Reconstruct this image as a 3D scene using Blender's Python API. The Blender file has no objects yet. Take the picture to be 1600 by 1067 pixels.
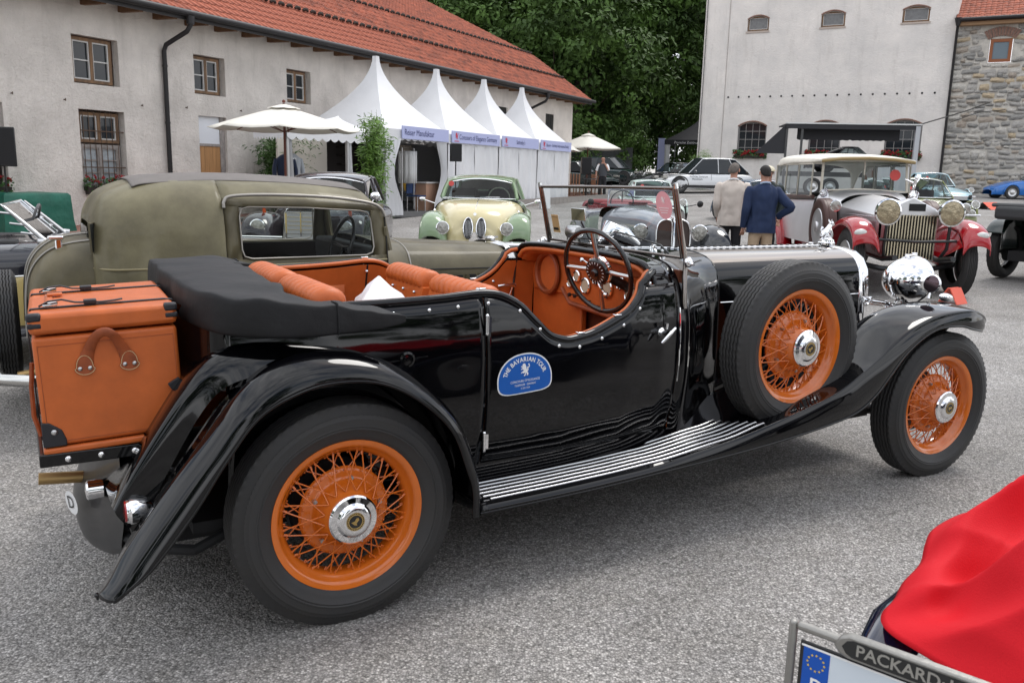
import bpy, bmesh, math, random
from math import sin, cos, pi, radians, sqrt, atan2
from mathutils import Vector as V, Matrix as MX, noise as NZ
random.seed(7)
S = bpy.context.scene
COL = S.collection
# ------------------------------------------------------------------ camera, sky, sun, exposure
FPX, PITCH, ROLL, CH = 1333.6, .1949, .0239, 1.62
_F = V((0, cos(PITCH), -sin(PITCH))); _R = V((1, 0, 0)); _U = _R.cross(_F)
CR = _R*cos(ROLL) + _U*sin(ROLL); CU = _U*cos(ROLL) - _R*sin(ROLL)
cd = bpy.data.cameras.new('camera'); cam = bpy.data.objects.new('camera', cd); COL.objects.link(cam)
cd.sensor_width = 36; cd.lens = FPX*36/1600; cd.clip_start = .05; cd.clip_end = 900
m = MX.Identity(4)
for i in range(3):
    m[i][0] = CR[i]; m[i][1] = CU[i]; m[i][2] = -_F[i]
m[2][3] = CH; cam.matrix_world = m
cd.dof.use_dof = True; cd.dof.focus_distance = 4.3; cd.dof.aperture_fstop = 16
S.camera = cam
W = bpy.data.worlds.new('World'); S.world = W; W.use_nodes = True
nt = W.node_tree; nt.nodes.clear()
SUN_EL, SUN_ROT = radians(58), radians(42)
sk = nt.nodes.new('ShaderNodeTexSky'); sk.sky_type = 'NISHITA'; sk.sun_disc = False
sk.sun_elevation = SUN_EL; sk.sun_rotation = SUN_ROT; sk.air_density = 1.2; sk.dust_density = 2.5
tc = nt.nodes.new('ShaderNodeTexCoord'); mp = nt.nodes.new('ShaderNodeMapping'); mp.inputs['Scale'].default_value = (1, 1, 2.4)
n1 = nt.nodes.new('ShaderNodeTexNoise'); n1.inputs['Scale'].default_value = 2.1; n1.inputs['Detail'].default_value = 7; n1.inputs['Roughness'].default_value = .62
rp = nt.nodes.new('ShaderNodeValToRGB'); rp.color_ramp.elements[0].position = .33; rp.color_ramp.elements[1].position = .52
n2 = nt.nodes.new('ShaderNodeTexNoise'); n2.inputs['Scale'].default_value = 3.4; n2.inputs['Detail'].default_value = 6
rp2 = nt.nodes.new('ShaderNodeValToRGB'); e = rp2.color_ramp.elements
e[0].position = .3; e[0].color = (5.6, 5.9, 6.5, 1); e[1].position = .72; e[1].color = (12.5, 12.6, 12.9, 1)
mx = nt.nodes.new('ShaderNodeMix'); mx.data_type = 'RGBA'
bg = nt.nodes.new('ShaderNodeBackground'); bg.inputs['Strength'].default_value = .108
wo = nt.nodes.new('ShaderNodeOutputWorld')
L = nt.links.new
L(tc.outputs['Generated'], mp.inputs['Vector']); L(mp.outputs[0], n1.inputs['Vector']); L(mp.outputs[0], n2.inputs['Vector'])
L(n1.outputs[0], rp.inputs[0]); L(n2.outputs[0], rp2.inputs[0])
L(rp.outputs[0], mx.inputs[0]); L(sk.outputs[0], mx.inputs[6]); L(rp2.outputs[0], mx.inputs[7])
L(mx.outputs[2], bg.inputs[0]); L(bg.outputs[0], wo.inputs[0])
ld = bpy.data.lights.new('sun', 'SUN'); ld.energy = 1.0; ld.angle = radians(22); ld.color = (1, .97, .93)
lo = bpy.data.objects.new('sun', ld); COL.objects.link(lo)
# sun direction: the Nishita sun stands at azimuth SUN_ROT measured from +Y
sd = V((sin(SUN_ROT)*cos(SUN_EL), cos(SUN_ROT)*cos(SUN_EL), sin(SUN_EL)))
lo.rotation_euler = sd.to_track_quat('Z', 'Y').to_euler()
vs = S.view_settings; vs.view_transform = 'Standard'; vs.look = 'None'; vs.gamma = 1; vs.use_curve_mapping = False; vs.exposure = .66
S.render.engine = 'CYCLES'
S.cycles.max_bounces = 8; S.cycles.transparent_max_bounces = 12; S.cycles.glossy_bounces = 5

# ------------------------------------------------------------------ materials
MATS = {}
def mat(name, col, rough=.5, metal=0., coat=0., var=.0, vs_=6., bump=0., bs=40., spec=.5, trans=0., col2=None, alpha=1., sheen=0., wear=None, ior=1.45, aniso=None):
    """principled material; var = brightness variation by noise at scale vs_, bump = height (m) by noise at bs, col2 = second tone blended by the noise"""
    if name in MATS: return MATS[name]
    M = bpy.data.materials.new(name); M.use_nodes = True; t = M.node_tree; b = t.nodes['Principled BSDF']
    b.inputs['Base Color'].default_value = (*col, 1); b.inputs['Roughness'].default_value = rough; b.inputs['Metallic'].default_value = metal
    b.inputs['Coat Weight'].default_value = coat; b.inputs['Coat Roughness'].default_value = .03
    b.inputs['Specular IOR Level'].default_value = spec; b.inputs['Transmission Weight'].default_value = trans; b.inputs['Alpha'].default_value = alpha
    b.inputs['IOR'].default_value = ior
    if sheen: b.inputs['Sheen Weight'].default_value = sheen
    l = t.links.new
    if var or col2 or bump: co = t.nodes.new('ShaderNodeTexCoord')
    if var or col2:
        n = t.nodes.new('ShaderNodeTexNoise'); n.inputs['Scale'].default_value = vs_; n.inputs['Detail'].default_value = 8; n.inputs['Roughness'].default_value = .62
        if aniso:
            mpn = t.nodes.new('ShaderNodeMapping'); mpn.inputs['Scale'].default_value = aniso
            l(co.outputs['Object'], mpn.inputs[0]); l(mpn.outputs[0], n.inputs['Vector'])
        else: l(co.outputs['Object'], n.inputs['Vector'])
        r = t.nodes.new('ShaderNodeValToRGB'); e = r.color_ramp.elements
        e[0].position = .32; e[1].position = .7
        c2 = col2 or col
        e[0].color = (*[min(1, c*(1+var)) for c in col], 1); e[1].color = (*[c*(1-var) for c in c2], 1)
        l(n.outputs[0], r.inputs[0]); l(r.outputs[0], b.inputs['Base Color'])
        if wear:
            mr = t.nodes.new('ShaderNodeMapRange'); mr.inputs[3].default_value = wear[0]; mr.inputs[4].default_value = wear[1]
            l(n.outputs[0], mr.inputs[0]); l(mr.outputs[0], b.inputs['Roughness'])
    if bump:
        n = t.nodes.new('ShaderNodeTexNoise'); n.inputs['Scale'].default_value = bs; n.inputs['Detail'].default_value = 5
        l(co.outputs['Object'], n.inputs['Vector'])
        bp = t.nodes.new('ShaderNodeBump'); bp.inputs['Distance'].default_value = bump; bp.inputs['Strength'].default_value = 1
        l(n.outputs[0], bp.inputs['Height']); l(bp.outputs[0], b.inputs['Normal'])
    MATS[name] = M; return M
def glassmat(name, tint=(1, 1, 1), refl=.1, dark=0.):
    """thin pane: mostly clear with a mirror share; works from any side"""
    if name in MATS: return MATS[name]
    M = bpy.data.materials.new(name); M.use_nodes = True; t = M.node_tree; t.nodes.clear()
    o = t.nodes.new('ShaderNodeOutputMaterial'); a = t.nodes.new('ShaderNodeBsdfTransparent'); g = t.nodes.new('ShaderNodeBsdfGlossy'); g.inputs['Roughness'].default_value = .01
    a.inputs[0].default_value = (*[c*(1-dark) for c in tint], 1)
    f = t.nodes.new('ShaderNodeFresnel'); f.inputs[0].default_value = 1.5
    ad = t.nodes.new('ShaderNodeMath'); ad.operation = 'ADD'; ad.inputs[1].default_value = refl; ad.use_clamp = True
    mi = t.nodes.new('ShaderNodeMixShader'); l = t.links.new
    l(f.outputs[0], ad.inputs[0]); l(ad.outputs[0], mi.inputs[0]); l(a.outputs[0], mi.inputs[1]); l(g.outputs[0], mi.inputs[2]); l(mi.outputs[0], o.inputs[0])
    MATS[name] = M; return M
blk = mat('black_paint', (.0018, .0018, .0025), .05, 0, .2, spec=.42)
chrome = mat('chrome', (.86, .86, .87), .045, 1)
steel = mat('dull_steel', (.55, .55, .55), .28, 1)
org_l = mat('orange_leather', (.50, .112, .022), .45, 0, 0, var=.13, vs_=9, bump=.0006, bs=420, wear=(.34, .5))
org_b = mat('brown_leather', (.27, .06, .016), .5, 0, 0, var=.35, vs_=14, bump=.0008, bs=300)
org_p = mat('orange_paint', (.64, .145, .012), .22, 0, .7, var=.08, vs_=5)
rub = mat('tyre_rubber', (.026, .026, .027), .52, 0, 0, var=.25, vs_=9, col2=(.050, .047, .044), bump=.0004, bs=200, spec=.45, wear=(.42, .7))
blkfab = mat('black_vinyl', (.009, .009, .010), .6, 0, 0, var=.25, vs_=5, bump=.004, bs=14, spec=.35)
blkleather = mat('black_leather', (.018, .018, .022), .42, 0, 0, bump=.0006, bs=250)
dark = mat('dark_underside', (.008, .008, .009), .7, var=.3)
whitep = mat('white_print', (.82, .82, .82), .5)
blackm = mat('black_metal', (.012, .012, .013), .35, 0, .3)
glass = glassmat('clear_glass', (.93, .96, .96), .03)
carglass = glassmat('car_glass', (.50, .56, .57), -.015)
darkglass = mat('dark_window_glass', (.02, .024, .028), .06, 0, 0, spec=.45)

# ------------------------------------------------------------------ geometry helpers
class B:
    """mesh builder: collects shapes, build() links them as one mesh object"""
    def __init__(s): s.v = []; s.f = []; s.m = []; s.mi = 0
    def add(s, vs, fs, T=None):
        o = len(s.v)
        s.v += [tuple(T @ V(p)) if T else tuple(p) for p in vs]
        s.f += [tuple(o+i for i in f) for f in fs]; s.m += [s.mi]*len(fs); return s
    def grid(s, rows, cu=False, cv=False, T=None, cap=False):
        n = len(rows); k = len(rows[0]); vs = [p for r in rows for p in r]; fs = []
        for i in range(n - (0 if cv else 1)):
            for j in range(k - (0 if cu else 1)):
                a, b, c, d = i*k+j, i*k+(j+1) % k, ((i+1) % n)*k+(j+1) % k, ((i+1) % n)*k+j
                fs.append((a, b, c, d))
        if cap: fs.append(tuple(range(k))[::-1]); fs.append(tuple((n-1)*k+j for j in range(k)))
        return s.add(vs, fs, T)
    def box(s, x0, x1, y0, y1, z0, z1, T=None):
        vs = [(x, y, z) for x in (x0, x1) for y in (y0, y1) for z in (z0, z1)]
        return s.add(vs, [(0, 1, 3, 2), (4, 6, 7, 5), (0, 4, 5, 1), (2, 3, 7, 6), (0, 2, 6, 4), (1, 5, 7, 3)], T)
    def tube(s, pts, r, n=8, closed=False, T=None, cap=True, up=None):
        pts = [V(p) for p in pts]; N = len(pts); rows = []
        rr = r if isinstance(r, (list, tuple)) else [r]*N
        q = None
        for i, p in enumerate(pts):
            if closed: d = pts[(i+1) % N]-pts[i-1]
            else: d = pts[min(i+1, N-1)]-pts[max(i-1, 0)]
            d = d.normalized() if d.length > 1e-9 else V((0, 0, 1))
            if q is None:
                a = V((0, 0, 1)) if abs(d.z) < .9 else V((1, 0, 0))
                q = d.cross(a).normalized()
            q = (q - d*q.dot(d)).normalized(); w = d.cross(q)
            rows.append([p + (q*cos(2*pi*k/n)+w*sin(2*pi*k/n))*rr[i] for k in range(n)])
        return s.grid(rows, cu=True, cv=closed, T=T, cap=cap and not closed)
    def cyl(s, p0, p1, r0, r1=None, n=16, T=None): return s.tube([p0, p1], [r0, r0 if r1 is None else r1], n, T=T)
    def lathe(s, prof, n=32, axis='y', T=None, c=(0, 0, 0), close=False):
        """prof: list of (r, t) ; t along the axis"""
        rows = []
        for r, t in prof:
            row = []
            for k in range(n):
                a = 2*pi*k/n; x, z = r*cos(a), r*sin(a)
                p = {'y': (x, t, z), 'z': (x, z, t), 'x': (t, x, z)}[axis]
                row.append((p[0]+c[0], p[1]+c[1], p[2]+c[2]))
            rows.append(row)
        return s.grid(rows, cu=True, cv=close, T=T)
    def ball(s, c, r, n=12, sc=(1, 1, 1), T=None):
        k = max(5, n//2+1)
        return s.grid([[(c[0]+sc[0]*r*sin(pi*i/(k-1))*cos(2*pi*j/n), c[1]+sc[1]*r*sin(pi*i/(k-1))*sin(2*pi*j/n), c[2]+sc[2]*r*cos(pi*i/(k-1))) for j in range(n)] for i in range(k)], cu=True, T=T)
    def poly(s, pts, thick, T=None):
        """flat outline (any order of 3-D points, planar) extruded by the vector thick"""
        n = len(pts); t = V(thick); a = [V(p) for p in pts]; b = [p+t for p in a]
        return s.add(a+b, [tuple(range(n))[::-1], tuple(range(n, 2*n))] + [(i, (i+1) % n, n+(i+1) % n, n+i) for i in range(n)], T)
    def build(s, name, mt=None, parent=None, smooth=38, bevel=0, solid=0, sub=0, loc=None, rot=None, off=-1, label=None):
        me = bpy.data.meshes.new(name); me.from_pydata([tuple(p) for p in s.v], [], s.f)
        ms = mt if isinstance(mt, (list, tuple)) else [mt]
        for q in ms:
            if q: me.materials.append(q)
        if len(ms) > 1: me.polygons.foreach_set('material_index', s.m)
        bm = bmesh.new(); bm.from_mesh(me); bmesh.ops.remove_doubles(bm, verts=bm.verts, dist=1e-5); bmesh.ops.recalc_face_normals(bm, faces=bm.faces); bm.to_mesh(me); bm.free()
        if smooth:
            me.shade_smooth(); me.set_sharp_from_angle(angle=radians(smooth))
        o = bpy.data.objects.new(name, me); COL.objects.link(o)
        if parent: o.parent = parent
        if loc: o.location = loc
        if rot: o.rotation_euler = rot
        if sub: q = o.modifiers.new('s', 'SUBSURF'); q.levels = sub; q.render_levels = sub
        if solid: q = o.modifiers.new('t', 'SOLIDIFY'); q.thickness = solid; q.offset = off
        if bevel: q = o.modifiers.new('b', 'BEVEL'); q.width = bevel; q.segments = 2; q.limit_method = 'ANGLE'; q.harden_normals = False
        if label: o['label'] = label
        return o
def thing(name, label, cat, loc=(0, 0, 0), rz=0, group=None):
    o = bpy.data.objects.new(name, None); COL.objects.link(o); o.location = loc; o.rotation_euler = (0, 0, rz)
    o.empty_display_size = .1
    o['label'] = label; o['category'] = cat
    if group: o['group'] = group
    return o
def tag(o, label, cat, group=None):
    o['label'] = label; o['category'] = cat
    if group: o['group'] = group
    return o
def struct(o): o['kind'] = 'structure'; return o
def stuff(o): o['kind'] = 'stuff'; return o
def part(name, parent, loc=(0, 0, 0), rot=(0, 0, 0)):
    o = bpy.data.objects.new(name, None); COL.objects.link(o); o.parent = parent; o.location = loc; o.rotation_euler = rot; o.empty_display_size = .05; return o
def kids(o): return [c for c in bpy.data.objects if c.parent == o]
def dup(o, parent=None, loc=None, rot=None, label=None, sc=None):
    c = o.copy(); COL.objects.link(c); c.parent = parent
    if loc is not None: c.location = loc
    if rot is not None: c.rotation_euler = rot
    if sc: c.scale = sc
    if label: c['label'] = label
    for k in kids(o): dup(k, c)
    return c
def cr(pts, n):
    """resample control points with a Catmull-Rom spline, n points"""
    P = [V(p) for p in pts]; k = len(P)-1; out = []
    for i in range(n):
        t = i/(n-1)*k; a = min(int(t), k-1); u = t-a
        p0, p1, p2, p3 = P[max(a-1, 0)] if a else P[0]*2-P[1], P[a], P[a+1], (P[a+2] if a+2 <= k else P[k]*2-P[k-1])
        out.append(.5*((2*p1)+(p2-p0)*u+(2*p0-5*p1+4*p2-p3)*u*u+(3*p1-p0-3*p2+p3)*u**3))
    return out
def lerp(tab, x):
    if x <= tab[0][0]: return tab[0][1]
    for (a, b), (c, d) in zip(tab, tab[1:]):
        if x <= c:
            t = (x-a)/(c-a); t = t*t*(3-2*t)*.35+t*.65; return b+(d-b)*t
    return tab[-1][1]
def surf(ctrl, nu, nv):
    """ctrl: rows of control points -> smooth grid nv rows x nu columns"""
    rows = [cr(r, nu) for r in ctrl]; cols = [cr([r[j] for r in rows], nv) for j in range(nu)]
    return [[cols[j][i] for j in range(nu)] for i in range(nv)]
def mirror(rows): return [[V((p[0], -p[1], p[2])) for p in r] for r in rows]
FONT = bpy.data.fonts.load('<builtin>') if not bpy.data.fonts else bpy.data.fonts[0]
def textmesh(s, size, align='CENTER', bold=0., sx=1.):
    """flat lettering as (verts, faces) in the XY plane"""
    c = bpy.data.curves.new('t', 'FONT'); c.body = s; c.size = size; c.align_x = align; c.align_y = 'CENTER'; c.offset = bold; c.resolution_u = 3
    o = bpy.data.objects.new('t', c); COL.objects.link(o); bpy.context.view_layer.update()
    me = bpy.data.meshes.new_from_object(o.evaluated_get(bpy.context.evaluated_depsgraph_get()))
    vs = [(v.co.x*sx, v.co.y, 0) for v in me.vertices]; fs = [tuple(p.vertices) for p in me.polygons]
    bpy.data.objects.remove(o); bpy.data.meshes.remove(me); bpy.data.curves.remove(c); return vs, fs
def frame(o, x, y):
    """matrix with local X = x, local Y = y, origin o"""
    x = V(x).normalized(); y = V(y); z = x.cross(y).normalized(); y = z.cross(x)
    M = MX.Identity(4)
    for i in range(3): M[i][0] = x[i]; M[i][1] = y[i]; M[i][2] = z[i]; M[i][3] = o[i]
    return M
# where a sight line through photo point (px, py) meets the ground: used only to find where things stand
def gz(x, y):
    s = min(max((y-6)/5, 0), 1); s = s*s*(3-2*s); b = max(y-12, 0); b = b*b/4 if b < 2 else b-1
    o = min(max((4.5-((x+9.614)*.887-(y-18.78)*.461))/3.5, 0), 1)
    return .022*b+.028*min(max(x-2.5, 0), 8.5)*s+.13*o*min(max((y-12)/4, 0), 1)
def ray(px, py): return _F + CR*((px-800)/FPX) - CU*((py-533.5)/FPX)
def G(px, py):
    r = ray(px, py); t = 5.
    for i in range(80): t = .5*t + .5*min(max((gz(r.x*t, r.y*t)-CH)/r.z, 1), 300)
    return V((r.x*t, r.y*t, gz(r.x*t, r.y*t)))
def at(px, py, d): return V((0, 0, CH)) + ray(px, py)*d
# ------------------------------------------------------------------ ground
def gravel():
    M = bpy.data.materials.new('gravel'); M.use_nodes = True; t = M.node_tree; b = t.nodes['Principled BSDF']; l = t.links.new
    co = t.nodes.new('ShaderNodeTexCoord')
    def tex(kind, sc, det=3):
        n = t.nodes.new(kind); n.inputs['Scale'].default_value = sc
        if kind.endswith('Noise'): n.inputs['Detail'].default_value = det
        l(co.outputs['Object'], n.inputs['Vector']); return n
    v = tex('ShaderNodeTexVoronoi', 118); v2 = tex('ShaderNodeTexVoronoi', 230); nb = tex('ShaderNodeTexNoise', 1.1, 6); nf = tex('ShaderNodeTexNoise', 34, 6); nm = tex('ShaderNodeTexNoise', 7, 6)
    def ramp(src, st):
        r = t.nodes.new('ShaderNodeValToRGB'); e = r.color_ramp.elements
        while len(e) < len(st): e.new(.5)
        for q, (p, c) in zip(e, st): q.position = p; q.color = (*((c,)*3 if not isinstance(c, tuple) else c), 1)
        l(src, r.inputs[0]); return r
    def mix(a, b_, f, mode='MIX'):
        x = t.nodes.new('ShaderNodeMix'); x.data_type = 'RGBA'; x.blend_type = mode
        for s_, i in ((f, 0), (a, 6), (b_, 7)):
            if isinstance(s_, (float, int)): x.inputs[i].default_value = s_
            elif isinstance(s_, tuple): x.inputs[i].default_value = (*s_, 1)
            else: l(s_, x.inputs[i])
        return x.outputs[2]
    sp = t.nodes.new('ShaderNodeSeparateColor'); l(v.outputs['Color'], sp.inputs[0]); sp2 = t.nodes.new('ShaderNodeSeparateColor'); l(v2.outputs['Color'], sp2.inputs[0])
    c1 = ramp(sp.outputs[0], [(0, (.15, .144, .138)), (.25, (.33, .318, .304)), (.72, (.48, .462, .44)), (.92, (.68, .655, .63)), (1, (.88, .85, .82))])
    c2 = ramp(sp2.outputs[1], [(0, (.17, .165, .16)), (.6, (.43, .41, .395)), (1, (.66, .64, .62))])
    c = mix(c1.outputs[0], c2.outputs[0], .3)
    ed = ramp(v.outputs['Distance'], [(.0, 1.), (.3, .95), (.62, .42), (1, .25)])
    c = mix(c, ed.outputs[0], .74, 'MULTIPLY')
    br = ramp(nb.outputs[0], [(.3, .80), (.7, 1.12)]); c = mix(c, br.outputs[0], 1., 'MULTIPLY')
    nl = tex('ShaderNodeTexNoise', .33, 5); bl = ramp(nl.outputs[0], [(.35, (.86, .85, .835)), (.62, 1.04)]); c = mix(c, bl.outputs[0], 1., 'MULTIPLY')
    br2 = ramp(nf.outputs[0], [(.3, .8), (.7, 1.15)]); c = mix(c, br2.outputs[0], 1., 'MULTIPLY')
    br3 = ramp(nm.outputs[0], [(.25, (.93, .92, .9)), (.75, (1.06, 1.06, 1.07))]); c = mix(c, br3.outputs[0], 1., 'MULTIPLY')
    l(c, b.inputs['Base Color']); b.inputs['Roughness'].default_value = .85; b.inputs['Specular IOR Level'].default_value = .25
    bp = t.nodes.new('ShaderNodeBump'); bp.inputs['Distance'].default_value = .004; bp.invert = True
    l(v.outputs['Distance'], bp.inputs['Height']); bp2 = t.nodes.new('ShaderNodeBump'); bp2.inputs['Distance'].default_value = .008
    l(nf.outputs[0], bp2.inputs['Height']); l(bp.outputs[0], bp2.inputs['Normal']); l(bp2.outputs[0], b.inputs['Normal'])
    return M
GR = gravel()
def ground():
    xs = [-400, -200, -100, -60, -40] + [-30+i*1.0 for i in range(81)] + [60, 80, 120, 250, 400]
    ys = [-300, -100, -40, -20, -8, 0, 3, 5, 6] + [6.5+i*.5 for i in range(120)] + [70, 90, 140, 250, 400]
    b = B(); b.grid([[(x, y, gz(x, min(y, 70))) for x in xs] for y in ys]); o = b.build('gravel_ground', GR); struct(o)
    return o
ground()
# ------------------------------------------------------------------ the black open tourer
CAR = thing('vintage_car', 'large black open vintage tourer with orange wire wheels and orange leather seats in the foreground', 'car', (-.967, 3.553, 0), .5312)
R_T, R_R, WB = .4124, .2693, 3.4289
def hidden_proto(root):
    pass
def make_tyre(R=R_T, rr=R_R, hw=.088, seg=280, tread=True):
    """tyre round the local Y axis, outer side towards -Y"""
    half = [(rr+.002, .052), (rr+.012, .066), (rr+.03, .078), (rr+.052, hw*.975), (rr+.054, hw*1.0), (rr+.058, hw*1.0), (rr+.060, hw*.985), (R-.082, hw), (R-.080, hw*1.02), (R-.076, hw*1.02), (R-.074, hw), (R-.052, hw*.985), (R-.050, hw*.965), (R-.036, hw*.93), (R-.034, hw*.90), (R-.018, hw*.82), (R-.010, hw*.76)]
    tr = []
    if tread:
        t = hw*.72; k = 0
        ribs = 6; w = 2*t/ribs
        for i in range(ribs):
            a = t-i*w; tr += [(R-.003, a, 1), (R, a-w*.20, 1), (R, a-w*.62, 1), (R-.002, a-w*.72, 1), (R-.013, a-w*.76, 1), (R-.013, a-w*.96, 1)]
        tr[-2:] = []
    prof = [(r, -y, 0) for r, y in half] + [(r, -y, z) for r, y, z in tr] + [(r, y, 0) for r, y in reversed(half)]
    b = B(); rows = []
    for i in range(seg):
        a = 2*pi*i/seg; zz = .0020*(1 if (i//2) % 2 else -1) if tread else 0
        row = []
        for (r, y, z) in prof:
            q = r
            if tread and R-.040 < r < R-.009 and z == 0: q = r - (.0035 if i % 2 else 0)
            row.append((q*cos(a), y+zz*z, q*sin(a)))
        rows.append(row)
    b.grid(rows, cv=True); return b
def make_wheel(parent, loc, rot, knock=False):
    """wire wheel, outer face towards -Y; rim plane at y=-.06"""
    w = part('wheel', parent, loc, rot)
    make_tyre().build('tyre', rub, w, smooth=30)
    b = B()
    b.lathe([(R_R-.004, -.062), (R_R+.010, -.066), (R_R+.014, -.058), (R_R+.012, -.046), (R_R-.006, -.040), (R_R-.020, -.030), (R_R-.034, -.026), (R_R-.036, 0), (R_R-.034, .026), (R_R-.02, .03), (R_R+.012, .046), (R_R+.012, .06), (R_R, .062), (R_R-.022, .036), (R_R-.040, .03), (R_R-.042, -.022), (R_R-.030, -.034), (R_R-.018, -.048), (R_R-.014, -.058)], 96, close=True)
    b.build('rim', org_p, w, smooth=50)
    b = B()
    b.lathe([(.0, .02), (.145, .02), (.162, .012), (.168, -.002), (.162, -.012), (.150, -.018), (.134, -.016), (.124, -.022), (.117, -.040), (.110, -.056), (.098, -.066), (.090, -.088), (.082, -.096), (.0, -.096)], 64)
    for k in range(32):
        a = 2*pi*k/32; b.ball((.158*cos(a), -.016, .158*sin(a)), .0048, 6)
    b.build('hub', org_p, w, smooth=45)
    for k in range(5):
        a = 2*pi*k/5+.35; c = (.129*cos(a), 0, .129*sin(a))
        n = B().cyl((c[0], -.012, c[2]), (c[0], -.034, c[2]), .0085, .0075, 6).cyl((c[0], -.034, c[2]), (c[0], -.039, c[2]), .005, .004, 8)
        n.build('wheel_nut', steel, w, smooth=20)
    # spokes: front set leaning to the small end of the hub, rear set to the flange
    sb = B(); sb.tube([(R_R-.030, -.022, 0), (.098*cos(.36), -.074, .098*sin(.36))], .0028, 6)
    sb.cyl((R_R-.040, -.024, 0), (R_R-.052, -.0275, .003), .0045, .0035, 6)
    sc = B(); sc.tube([(R_R-.032, -.004, 0), (.158*cos(.26), -.006, .158*sin(.26))], .0028, 6)
    sc.cyl((R_R-.041, -.004, 0), (R_R-.053, -.004, .002), .0045, .0035, 6)
    s1 = sb.build('spoke', org_p, w, smooth=60); s2 = sc.build('spoke', org_p, w, smooth=60)
    def flip(src):
        me = src.data.copy()
        for v in me.vertices: v.co.z = -v.co.z
        me.flip_normals(); o = bpy.data.objects.new('spoke', me); COL.objects.link(o); o.parent = w; return o
    f1, f2 = flip(s1), flip(s2); N1, N2 = 16, 16
    for s_, N, ph in ((s1, N1, 0), (f1, N1, .07), (s2, N2, .14), (f2, N2, .26)):
        for k in range(N):
            o = s_ if k == 0 else s_.copy()
            if k: COL.objects.link(o); o.parent = w
            o.rotation_euler = (0, ph+2*pi*k/N, 0)
    b = B(); b.lathe([(.080, -.090), (.088, -.096), (.090, -.104), (.084, -.110), (.064, -.113), (.058, -.119), (.054, -.123), (.042, -.127), (.034, -.1255), (.0, -.1255)], 48)
    cap = b.build('hub_cap', chrome, w, smooth=30)
    b = B(); b.lathe([(0, -.1262), (.033, -.1262), (.033, -.124)], 40); b.mi = 1
    b.lathe([(.024, -.1266), (.0255, -.1272), (.027, -.1266)], 40, close=True); b.lathe([(.0315, -.1266), (.0325, -.127), (.0335, -.1266)], 40, close=True)
    T = MX.Translation((0, -.1268, 0)) @ MX.Rotation(pi/2, 4, 'X')
    b.add([(-.016, -.004, 0), (-.002, -.012, 0), (.008, -.013, 0), (.004, -.004, 0), (.012, .008, 0), (.006, .016, 0), (-.001, .012, 0), (-.004, .002, 0)], [tuple(range(8))], T)
    for k in range(28):
        a = 2*pi*k/28; r0, r1 = .0275, .0308; da = .05
        b.add([(r0*cos(a-da), r0*sin(a-da), 0), (r1*cos(a-da), r1*sin(a-da), 0), (r1*cos(a+da), r1*sin(a+da), 0), (r0*cos(a+da), r0*sin(a+da), 0)], [(0, 1, 2, 3)], T)
    b.build('emblem', [mat('black_enamel', (.01, .01, .01), .25, coat=.5), mat('gold_enamel', (.5, .34, .12), .35, .6)], w, smooth=0)
    return w
WP = -.79+.06          # wheel centre plane (rim plane -.79)
w0 = make_wheel(CAR, (0, WP, R_T*.985), (0, .2, 0))
w1 = dup(w0, CAR, (WB, WP, R_T*.985), (0, .9, -.04)); w1['label'] = 'front wheel turned slightly'
w2 = dup(w0, CAR, (2.292, -.70, .827), (0, .5, 0)); w2['label'] = 'spare wheel in the front wing'
w3 = dup(w0, CAR, (0, -WP, R_T*.985), (0, .4, pi)); w4 = dup(w0, CAR, (WB, -WP, R_T*.985), (0, .1, pi-.04))
w0['label'] = 'rear wheel with orange wire spokes'
for w in (w3, w4):
    for c in kids(w):
        if c.name.startswith(('spoke', 'wheel_nut', 'emblem')) : bpy.data.objects.remove(c)
# ---- body
HW = [(-.9, .47), (-.6, .56), (-.4, .61), (0, .665), (.6, .70), (1.0, .70), (1.3, .688), (1.5, .668), (1.62, .648), (1.7, .60)]
PZ = [(.40, -.07), (.48, -.045), (.6, -.015), (.75, 0), (.92, 0), (1.02, -.010), (1.10, -.025), (1.16, -.045), (1.22, -.07)]
def ys(x, z): return lerp(HW, x)+lerp(PZ, z)
TOPL = [(-.62, 1.06), (-.45, 1.12), (-.1, 1.128), (.23, 1.133), (.437, 1.141), (.602, 1.152), (.688, 1.138), (.762, 1.098), (.81, 1.052), (.855, 1.008), (.885, .980), (.919, .961), (.982, .946), (1.05, .952), (1.127, .967), (1.22, 1.0), (1.309, 1.038), (1.36, 1.075), (1.392, 1.112), (1.412, 1.15)]
topc = [V((x, 0, z)) for x, z in TOPL]; TOPC = cr(topc, 90)
def ztop(x):
    for a, c in zip(TOPC, TOPC[1:]):
        if x <= c.x: return a.z+(c.z-a.z)*max(0, (x-a.x))/max(1e-6, c.x-a.x)
    return TOPC[-1].z
def skin(x0, x1, n, zb=.42, m=16, inset=0., ztf=ztop):
    rows = []
    for i in range(n):
        x = x0+(x1-x0)*i/(n-1); zt = ztf(x)
        rows.append([V((x, -(ys(x, zt+(zb-zt)*j/(m-1))-inset), zt+(zb-zt)*j/(m-1))) for j in range(m)])
    return rows
def both(name, rows, mt, parent=CAR, **k):
    o = B().grid(rows).build(name, mt, parent, **k); p = B().grid(mirror(rows)).build(name, mt, parent, **k); return o, p
both('rear_quarter_panel', skin(-.37, .596, 40), blk, solid=.012, smooth=60)
both('door', skin(.604, 1.615, 60, zb=.45), blk, solid=.012, smooth=60)
for s_ in (-1, 1): B().grid([[V((-.37-.11*sin(q*pi/2), s_*(.60-.55*q*q), z)) for q in [k/10 for k in range(11)]] for z in (1.13, 1.05, .96, .86)]).build('rear_panel', blk, CAR, smooth=70)
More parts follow.
